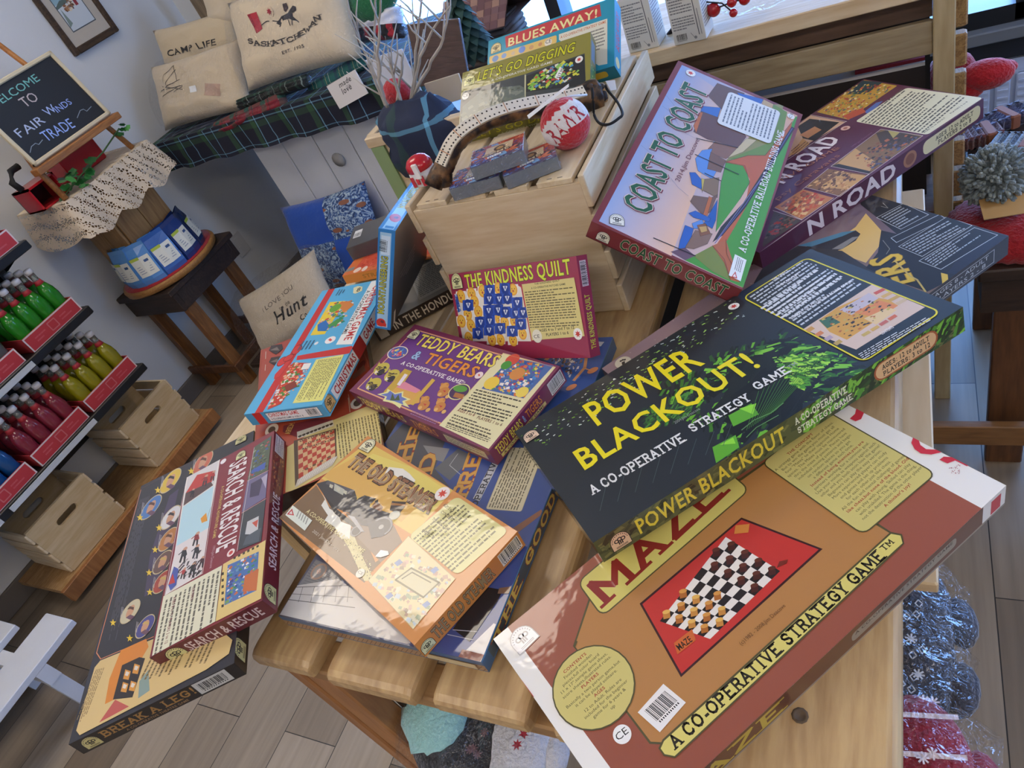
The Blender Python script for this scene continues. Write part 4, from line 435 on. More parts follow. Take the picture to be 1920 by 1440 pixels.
'right': [('q',[-154.9,-11.7,154.9,-11.7,-154.9,11.7],'2f5c86',0),('q',[-136.3,-9.4,111.5,-9.4,-136.3,7.5],'b9b89c',0),('x',[-123.9,5.9],[223.1,0],[0,-12.9],4,'4a4a44',4,0.9)],
'back': [('q',[-264,-11.7,264,-11.7,-264,11.7],'2f5c86',0)]},
'steamer': {'top': [('q',[-167.8,-85,167.8,-85,-167.8,85],'d58f4c',0),('g',[-170.3,-6.6,48.3,8,43.2,84.9,-155.9,77.1],['e0c060','d8a060','e09a50','dc9450']),('p',[-143.8,16.2,-51.1,33.2,7.5,37.5,42.5,39.5,40.9,80.6,-47.2,80.9,-127.3,66.6],'e2cf6a'),('g',[-173.4,-3,16.3,12.5,18.7,62.2,-146.2,56.9],['dcae58','e8d670','e8cf60','e0a452']),('p',[-167.8,-82.6,-163.9,-18.5,-114.6,-27.9,-39.8,-50,-60.8,-62.5,-109.6,-79.1],'7d6246'),('p',[-168.4,-84.7,-168.3,-64.5,-152,-33.2,-85.2,-28.2,3.6,-36.6,34.4,-46.1,41.9,-7.3,41.2,-57.2,45.5,-72.5],'7d6246'),('p',[-74.3,-22,11,3.4,43.1,-6.6,41.4,-41.8,-28.9,-36.4],'8d7562'),('p',[-34,-36.1,10.8,-51.3,45.7,-60.5,63.6,-58.2,43.2,-71,-16,-54.8,-57.4,-46.5],'d0c48c'),('n',[-54.7,-48.3,-31.4,-37.9,59.2,-58,41,-72.4],['5a5034','e2d8a0'],120,2,4,1,0),('p',[-76.5,52.1,-80.7,63.2,-56.9,72.4,-39.6,71.7,-21.5,68.4,-20.3,59.6,-59,58.1],'e9e6dc'),('p',[-140.2,-22.4,-126.6,-24.9,-122.1,-35.4,-96,-39.9,-93.2,-47.7,-68.5,-45.8,-42.1,-51.4,-30.7,-44.6,-47.3,-30.3,-66.4,-35.3,-83.8,-29.7,-104.1,-31.7],'e8e6da'),('p',[-166.8,-16.7,-153.7,-2.8,-95.5,8.8,-78.7,1.8,-64.4,-18.6,-94.1,-26,-138.9,-21.7],'3c3a3e'),('p',[-153.7,-2.8,-95.5,8.8,-92.6,0.6,-152,-8.7],'55535a'),('p',[-137.4,-0.8,-112.1,1.3,-105.2,-6.4,-127.5,-8.8],'b8b8a8'),('p',[-138.9,-21.7,-94.1,-26,-28.6,-25.5,-26.3,-30.1,-88.8,-32.5],'2c2a2e'),('p',[-144.2,-5.1,-136.7,-3.7,-132.6,-8.3,-140.2,-9],'c8c4ac'),('p',[-128.1,-2.4,-120.7,-1.1,-116.7,-5.5,-124.1,-6.3],'c8c4ac'),('p',[-112.3,0.2,-105,1.6,-101.2,-2.9,-108.4,-3.6],'c8c4ac'),('p',[-79.6,-8.3,-75.1,7.1,-57.9,13.4,-48,3.2,-8.3,13.4,3,-7,-33.3,-22.2,-64.3,-21.7],'47454c'),('p',[-77.4,2.5,-72.7,11.6,-50.7,17.4,-50.5,8.1],'2f2d33'),('p',[-91.8,-18.4,-82.2,-6.5,-69.3,-18.3,-79.1,-23.8],'34323a'),('p',[-45.6,4.5,-48.2,15.6,-29.2,13.8,-24.4,7.3],'7a4a2c'),('p',[-49.4,13.4,-46.6,18.1,-38.6,11.6],'3a3438'),('p',[-15.2,15.6,-24.6,27.2,-3.9,37.3,0.7,30.7,3,19.8],'3b2f2c'),('p',[-23.4,24.8,-0.4,34.6,1.4,32.6,-19.9,22.1],'a06a34'),('c',-1.5,14.3,8.4,7.1,0.36,'c8c8b8'),('c',-3.7,-8,17.1,15.7,0.23,'8d8b8c'),('c',-3.7,-8,14.1,12.9,0.22,'4a484e'),('c',-32,-32,8.7,8.7,0.38,'8d8b8c'),('c',-32,-32,6.3,6.4,0.41,'3e3c42'),('p',[-66.7,-23.1,-54.7,-19.3,-19.4,-26.1,-24,-28.8],'a8a6a8'),('p',[-32.3,-12.5,-6,-0.3,11.8,-13.6,-1.4,-27.2],'504e56'),('c',-3.7,-8,3.7,3.7,0,'b0aea8'),('t','THE OLD STEAMER',-148.9,30.9,190.3,10.9,24.42,'8a5a3c','b','2c1c16',1.9),('t','THE OLD STEAMER',-150.4,33.6,187.6,10.3,15.95,'9c8264','b','e2c490',0.5),('t','A CO-OPERATIVE RAILROAD GAME',-134.1,-56,141.3,7.3,5.93,'e4d8a0','b',None,0),('t','2021 Jim Deacove',-93.9,-69.6,66.7,3.2,3.87,'d8ccb8','r',None,0),('q',[146.7,2.1,158.3,80.2,43.8,3.2],'c8b070',8.5),('q',[146.3,2.6,157.7,79.7,44.4,3.7],'dcd592',8),('x',[51.4,4.6],[8.4,72.8],[86.9,-2.8],13,'6a6440',4,0.9),('t','AGES: 5 to 8',50,60.4,20.2,-0.6,4.31,'3a3420','b',None,0),('t','CONTENTS:',55.5,51.3,26.5,-0.2,3.81,'3a3420','b',None,0),('t','THE MAIN IDEA:',53.2,37.6,32.9,0.1,3.91,'3a3420','b',None,0),('t','OBJECT:',54,18.8,24.9,0.6,3.73,'3a3420','b',None,0),('q',[152.1,-74.2,147.5,-2.1,48.4,-67.9],'c0a878',0),('q',[151.5,-73.6,147,-2.7,48.9,-67.4],'e2d2a0',0),('n',[52.3,-65.2,62.5,-9,144.9,-4,149.7,-72.1],['c9a890','d8b8a0','a8b090','e8e0c0','b09c84','c8d0d0'],150,6,6,1.3,0.3),('p',[79.2,-45.4,86.3,-23.2,134.3,-16.3,131.1,-40.9],'d8cfa8'),('l',[80.2,-46.2,85.6,-24.2,133.3,-17,131.1,-40.9,80.2,-46.2],2.2,'8c8468'),('l',[86.8,-40.5,91.5,-27.3,123.9,-22.9],1.6,'8c8468'),('q',[67,-33,69,-25.2,59,-32.5],'8a9ac0',0),('q',[117.9,-13.2,119.9,-5.6,110.4,-12.6],'8a9ac0',0),('q',[93.9,-68.6,95.8,-61.1,86.3,-68.3],'8a9ac0',0),('q',[144,-48.5,146,-41.2,137,-48.1],'8a9ac0',0),('q',[-105.7,-74.9,-110.7,-58.6,-161.3,-77],'dfe6da',0),('p',[-159.9,-75.1,-146.7,-69.7,-161.6,-64.4],'c23a40'),('p',[-157.7,-72.4,-150.9,-69.9,-158.6,-67.1],'e6dcd8'),('x',[-143.8,-68.7],[-6.6,8.9],[32.1,0.8],5,'8a8c88',2,0.9),('p',[27.5,-41.1,26.4,-30.8,37,-26,42.8,-28.7,35.7,-37.6],'eeeeea'),('c',29.6,-67.5,6.3,6.3,0,'e4dccc'),('t','CE',24.2,-69.3,10.4,1.3,3.61,'7a7264','r',None,0),('o',-248.7,-75.1,14.5,1,'e6e2ba','ink'),('o',-147.9,61.4,12.5,1.1,'e6e2ba','ink'),('m',34.3,73.3,10.9,'d04030','efe4dc')],
'right': [('q',[-85,-14.3,85,-14.3,-85,14.3],'c9813e',0),('t','THE OLD STEAMER',-62.9,-8.6,96.9,0,17.68,'97825e','b','33201a',1.1),('q',[47.6,-10.8,81.6,-10.8,47.6,10.8],'e2ddd0',0),('k',[47.6,-10.8],[34,0],[0,21.7],20,2,'ink'),('o',-74.8,-11.4,9.4,0,'cfd0a4','ink')],
'front': [('q',[-167.8,-14.3,167.8,-14.3,-167.8,14.3],'c07a3c',0)],
'left': [('q',[-85,-14.3,85,-14.3,-85,14.3],'c07a3c',0)],
'back': [('q',[-167.8,-14.3,167.8,-14.3,-167.8,14.3],'c07a3c',0)]},
'teddy': {'top': [('q',[-168.2,-82.5,168.2,-82.5,-168.2,82.5],'7a2f52',0),('q',[-156.4,-73.4,156.4,-73.4,-156.4,73.4],'e6a87c',0),('q',[-154.1,-71,154.1,-71,-154.1,71],'6d3a86',0),('p',[57.3,76.9,162.8,79,165.2,-79.5,58,-76.1],'e6dfb0'),('l',[57.3,76.9,58,-76.1],0.6,'d8a070'),('t','TEDDY BEARS',-128.7,43.7,190.6,2.1,24.18,'f2de62','b','3a2450',1.4),('t','&',-108.3,15.4,17.7,0.2,17.65,'9fc0e6','b','2c3a6a',1),('t','TIGERS',-76.9,14.8,121.3,2.8,21.85,'e8963c','b','4a2c3c',1),('t','A CO-OPERATIVE GAME',-114.9,-2,146.6,2.1,7.92,'f2ecec','s',None,0),('t','TM',30.3,3.1,7.5,0.4,3.46,'f2ecec','r',None,0),('q',[73.9,4.9,154,12.2,77.8,72.8],'8c7ab0',0),('q',[74.4,5.4,153.5,12.7,78.3,72.4],'4a6aa8',0),('n',[74.8,9.4,77.2,70.7,144,74.4,152.7,13.6],['d8783c','4a8acc','7a4a9c','e8d05c','c84040','5aa04c','f0e8e0','2f5aa0'],240,6,5,1.2,0.2),('c',82.5,19.7,12.6,12.6,0,'f0cf4a'),('c',143.8,21.5,10,10,0,'f0d860'),('c',83.1,69.8,11.9,11.9,0,'d8503c'),('c',111.3,48.5,12.3,12.3,0,'d89048'),('c',81,57.2,8.9,8.9,0,'4a9a3c'),('x',[66.3,2.7],[92.2,6.9],[1.1,-44],8,'4a4638',3,0.92),('t','AGES 5 to 8',66.1,-44.2,35.3,1.9,4.62,'7a2c30','b',None,0),('t','PLAYERS 1 to 6',107.8,-43.7,48.4,2.8,4.88,'6a3a2c','b',None,0),('x',[66.7,-49],[83.7,3.6],[1.1,-20.5],4,'5a5444',4,0.9),('x',[68,-67],[88.2,4.2],[3.1,-8.6],3,'5a5444',6,0.95),('c',-145.3,-22.7,15.6,14.3,0.05,'c9b84a'),('p',[-161.8,-19,-164.6,-11.5,-153.6,-17],'c9b84a'),('p',[-146.9,-13.7,-140,-9.8,-136.4,-18.4],'c9b84a'),('c',-139.9,-29.2,7.5,7.5,0,'2c2830'),('p',[-154.3,-28.5,-151.1,-36.3,-141.7,-31.8],'e6dcc8'),('n',[-160.6,-21.6,-140.1,-15.2,-129.2,-29.2,-143,-33.7],['2c2426','5a4a20'],16,3,330,2.5,0.6),('c',-110.8,-27.6,15,13.7,0.06,'c9b84a'),('p',[-126.6,-24,-129.1,-16.7,-118.7,-22.1],'c9b84a'),('p',[-112.2,-18.8,-105.5,-15,-102.2,-23.4],'c9b84a'),('c',-105.7,-33.9,7.2,7.2,0,'2c2830'),('p',[-119.5,-33.3,-116.5,-40.9,-107.4,-36.5],'e6dcc8'),('n',[-125.4,-26.6,-105.7,-20.2,-95.4,-33.9,-108.7,-38.3],['2c2426','5a4a20'],16,3,415,2.5,0.6),('c',-131,-54.3,15.2,13.7,0.07,'c9b84a'),('p',[-147.1,-51,-149.7,-43.7,-139.1,-48.9],'c9b84a'),('p',[-132.6,-45.6,-125.8,-41.7,-122.4,-50],'c9b84a'),('c',-125.8,-60.5,7.3,7.3,0,'2c2830'),('p',[-139.8,-60.1,-136.8,-67.6,-127.6,-63.1],'e6dcc8'),('n',[-145.9,-53.5,-125.9,-46.9,-115.4,-60.3,-128.8,-64.9],['2c2426','5a4a20'],16,3,265,2.5,0.6),('p',[-96.3,-60.8,-98.1,-7.7,-79,-7.3,-65.2,-63.8],'c9a63c'),('p',[-80.6,-47.1,-75.4,-34.3,-28.1,-34.7,-9.8,-54.9,-32.1,-68.1,-81,-58.3],'dca850'),('p',[-80.5,-44.3,-74.1,-29.7,-29.1,-33.7,-32.9,-41.7],'e08aa0'),('p',[-25.3,-63,-27.6,-7.4,-18.9,-8.6,-16.7,-62.6],'d8b048'),('p',[-88.8,-16.2,-80.5,-16.3,-75.7,-39.9,-83.8,-39.9],'e8e0e8'),('p',[-103.7,-68.9,-90.4,-58.8,-93.7,-53,-71.7,-55.1,-58.8,-46.6,-51.3,-54.9,-31.4,-54.6,-38.4,-62.4,-19.2,-68.7,-38.7,-69.1,-35.8,-76,-58.9,-72.3,-80.6,-75.9,-83.7,-67.5],'e8e4a0'),('p',[-97.3,-67.2,-85.8,-60,-85.5,-54.4,-69.5,-57.1,-59.4,-50.3,-52.5,-56.6,-38.1,-57,-43.9,-63,-35.4,-68,-56.9,-68.4,-77.7,-71.4,-80.7,-65.9],'6a7ac0'),('p',[-67.8,-70.1,-76.4,-56.7,-60.8,-64.9,-62.6,-54.7,-49.5,-63.6],'4a5c34'),('c',7.7,-13.2,7.9,7.9,0,'d89a4c'),('c',14.9,-22.7,10.1,10.1,0,'c98440'),('c',11.9,-29,3.7,3.7,0,'e0b068'),('c',29.2,-27.7,4,4,0,'e0b068'),('c',-0.6,-10.7,2.3,2.3,0,'c98440'),('c',10.8,-8.2,2.3,2.3,0,'c98440'),('p',[11.1,-20,18.2,-19.4,17.6,-23.1],'c03c3c'),('c',-5.1,-46.7,7.9,7.9,0,'d89a4c'),('c',2.1,-55.9,10.1,10.1,0,'c98440'),('c',-0.8,-62.1,3.7,3.7,0,'e0b068'),('c',16.5,-60.5,4.1,4.1,0,'e0b068'),('c',-13.5,-44.4,2.3,2.3,0,'c98440'),('c',-2,-41.7,2.3,2.3,0,'c98440'),('p',[-1.7,-53.3,5.5,-52.6,4.8,-56.2],'c03c3c'),('c',25.6,-39.8,7.7,7.7,0,'d89a4c'),('c',32.5,-48.8,9.8,9.8,0,'c98440'),('c',29.6,-55,3.6,3.6,0,'e0b068'),('c',46.3,-53.4,3.9,3.9,0,'e0b068'),('c',17.6,-37.4,2.2,2.2,0,'c98440'),('c',28.7,-34.8,2.2,2.2,0,'c98440'),('p',[28.8,-46.3,35.8,-45.6,35.1,-49.2],'c03c3c'),('c',-144.1,16.5,22.1,15.4,0.16,'e6d8c8'),('c',-144.1,16.5,20,13.7,0.15,'4a5aa8'),('n',[-165.2,19.3,-140.5,28.1,-124.3,16.4,-144.8,4.2],['d84a4c','4a8acc','e8d05c','d08aa0'],40,5,4,1,0),('c',41.9,-13.4,18.7,16.3,0.2,'e8e0a0'),('c',41.9,-13.4,17.2,14.5,0.19,'4a2c5a'),('c',39.3,-7.8,13.4,6.4,0.14,'5aa03c'),('q',[39,-24.8,58.2,-23.2,36.6,-16.5],'b0703c',0),('x',[-7.7,-71],[59.9,0.6],[-0.5,-7.9],2,'9a74a8',2,0.95),('c',50.7,24.9,7.2,7.2,0,'f0dcdc'),('p',[49,24.4,48.2,27.6,52.7,25.6,52.5,23.2],'d04a44'),('l',[50.2,18.7,50.8,14.1],0.6,'d8a070'),('o',-146.5,50.9,11.6,0.2,'e6e6c0','ink'),('l',[60.2,75,163,77.3],0.5,'d8a070')],
'right': [('q',[-82.5,-15.3,82.5,-15.3,-82.5,15.3],'7a2f52',0),('t','TEDDY BEARS',-72.6,-4.3,56.1,0,14.67,'e8d45c','b','3a1c30',0.7),('t','&',-13.2,-3.1,5,0,12.23,'8aa8d0','b',None,0),('t','TIGERS',-5,-3.1,34.7,0,13.45,'e08a3c','b','3a1c30',0.5),('q',[-69.3,-12.8,33,-12.8,-69.3,-6.7],'d8c878',0),('t','A CO-OPERATIVE GAME',-64.4,-11.9,92.4,0,3.97,'4a3020','b',None,0),('q',[47.9,-11.6,80,-11.6,47.9,11.6],'e6e4e0',0),('k',[47.9,-11.6],[32.2,0],[0,23.2],20,4,'ink')],
'front': [('q',[-168.2,-15.3,168.2,-15.3,-168.2,15.3],'6e2a4a',0),('t','TEDDY BEARS',-151.4,-7.6,124.5,0,15.28,'d8c45c','b',None,0),('t','TIGERS',-10.1,-7.6,60.5,0,15.28,'d08a44','b',None,0),('q',[67.3,-9.2,154.7,-9.2,67.3,7.6],'c8bc90',0),('x',[70.6,6.1],[80.7,0],[0,-13.8],4,'5a5040',3,0.9)],
'left': [('q',[-82.5,-15.3,82.5,-15.3,-82.5,15.3],'6e2a4a',0)],
'back': [('q',[-168.2,-15.3,168.2,-15.3,-168.2,15.3],'6e2a4a',0)]},
'xmas': {'top': [('q',[-79.8,-170.8,79.8,-170.8,-79.8,170.8],'5cb2dc',0),('p',[-64.7,173.1,-48.7,172.7,-39.3,-172.2,-56.6,-174.7],'c8322f'),('p',[-38.8,-31.7,76.7,-28.2,89.9,-46.9,72.1,-48.8,-35,-44.4],'c8322f'),('c',-49.7,-13,10.1,14.4,0.12,'7d1d20'),('c',-49.7,-13,9,12.4,0.16,'cf3a36'),('c',-68.3,-41.3,10.1,13.4,0.13,'7d1d20'),('c',-68.3,-41.3,8.9,11.5,0.17,'cf3a36'),('c',-57.6,-33.9,10.6,9.7,0.44,'7d1d20'),('c',-57.6,-33.9,9.7,7.9,0.51,'cf3a36'),('p',[-56.5,-43.5,-46.6,-42.2,-50.5,-84.5,-61.3,-88.6,-65.7,-75.8],'cf3a36'),('l',[-56.5,-43.5,-46.6,-42.2,-50.5,-84.5,-61.3,-88.6],0.5,'7d1d20'),('p',[-39.1,123.6,-0.4,117.4,-3.5,20.1,-37.3,24.1],'f0d23c'),('n',[-33.9,50.6,-29.3,117.4,19.4,112.3,27.5,50.3,3.1,28.7,-29.6,35.9],['d8783c','3c6ab4','4a9a4c','d04a3c','e6b890','e8e0d8','2c8a6a'],130,7,6,1.3,0.3),('p',[-15,110.1,7.2,115.4,27.6,99.3,18.2,83.8,12.7,78.1],'d8843c'),('p',[-35.7,54.5,-21.8,65.2,-3.8,43.8,-4.9,28.8,-25.7,33.4],'2c72b8'),('p',[-9.8,45.1,6.5,62.1,20,55.4,12.1,43.6,-2.1,40],'4a9a4c'),('c',-15.6,99.3,12.6,12.6,0,'6aa83c'),('p',[38,169.2,48.1,169,57.9,142.7,74.8,-23.8,38.5,-17.9,38.1,151.9],'f0efe8'),('t','CHRISTMAS GAME',51.6,152,-0.6,-162.3,16.22,'c22c2c','b',None,0),('t','A CO-OPERATIVE GAME',40.4,138.1,-1.4,-128.8,8.45,'2c2c2c','b',None,0),('x',[-16.4,157.3],[-0.7,-20.7],[-20.1,7.4],3,'3a5a7a',4,0.9),('x',[-15.3,6.1],[-0.7,-25.8],[-33.8,3.8],4,'3a5a7a',5,0.9),('c',18.8,-1,11.1,10,-0.06,'f2ece8'),('p',[13.7,0,16.3,4.4,23.7,-2.1,20.8,-5.3],'d04a44'),('c',-10.4,-4,4.4,4.4,0,'e8eef2'),('p',[1.3,158.2,9.5,161.7,22.8,156.1,27.4,141.6,15,135.6,7.9,139.4],'e6e0b0'),('t','8',13.8,141.5,9,1.3,12.51,'3a3a30','b',None,0),('p',[-32.1,-167.2,-45.7,-64.1,-37.2,-50.2,6.2,-59.8,-10.5,-82.4,-7,-123.7,-9.4,-156.8],'c8402c'),('n',[-32.4,-164.4,-42.1,-50.9,4.2,-60.9,9.4,-112.1,-14.7,-156],['d83c2c','e8e0d8','f0a060','4a8a3c','c82c28','e8b08c'],200,6,9,1.3,0.4),('q',[-11.9,-128.6,4.5,-117,-25.6,-112.1],'8a3a2c',0),('q',[-9.9,-73.5,7.3,-75.1,-11.2,-58.1],'eee8e0',0),('p',[12.4,-51.8,70,-49.6,76.5,-161.2,16.2,-159.1],'e4e084'),('x',[68,-56.2],[0.3,-102.4],[-49.2,1.7],13,'6a6a3c',3,0.9)],
'right': [('q',[-170.8,-13.4,170.8,-13.4,-170.8,13.4],'5cb2dc',0),('q',[-136.6,-10.2,153.7,-10.2,-136.6,10.7],'f0efe8',0),('q',[-35.9,-13.4,1.7,-13.4,-35.9,13.4],'b22a28',0),('t','CHRISTMAS',-129.8,-6.7,90.5,0,14.24,'c22c2c','b',None,0),('t','GAME',8.5,-6.7,47.8,0,14.24,'c22c2c','b',None,0),('t','A CO-OPERATIVE GAME',68.3,-4,82,0,8.06,'2c2c2c','b',None,0),('o',-153.7,-10.7,13.7,0,'d8b070','ink')],
'front': [('q',[-79.8,-13.4,79.8,-13.4,-79.8,13.4],'4f9cc8',0),('q',[-63.8,-13.4,-46.3,-13.4,-63.8,13.4],'c8322f',0),('q',[-45.5,-13.4,-25.5,-13.4,-45.5,13.4],'4f9cc8',0),('q',[-38.3,-10.2,68.6,-10.2,-38.3,10.7],'3a3a4a',0),('q',[-37.5,-9.1,67.8,-9.1,-37.5,9.7],'e8e8ea',0),('t','CHRISTMAS GAME',-33.5,0.5,60.6,0,8.06,'c22c2c','b',None,0),('t','A CO-OPERATIVE GAME for AGES 4 - 8',-33.5,-6.7,65.4,0,4.03,'2c2c3c','b',None,0),('k',[41.5,-8.1],[23.9,0],[0,16.7],18,3,'ink')],
'left': [('q',[-170.8,-13.4,170.8,-13.4,-170.8,13.4],'5cb2dc',0)],
'back': [('q',[-79.8,-13.4,79.8,-13.4,-79.8,13.4],'5cb2dc',0)]},
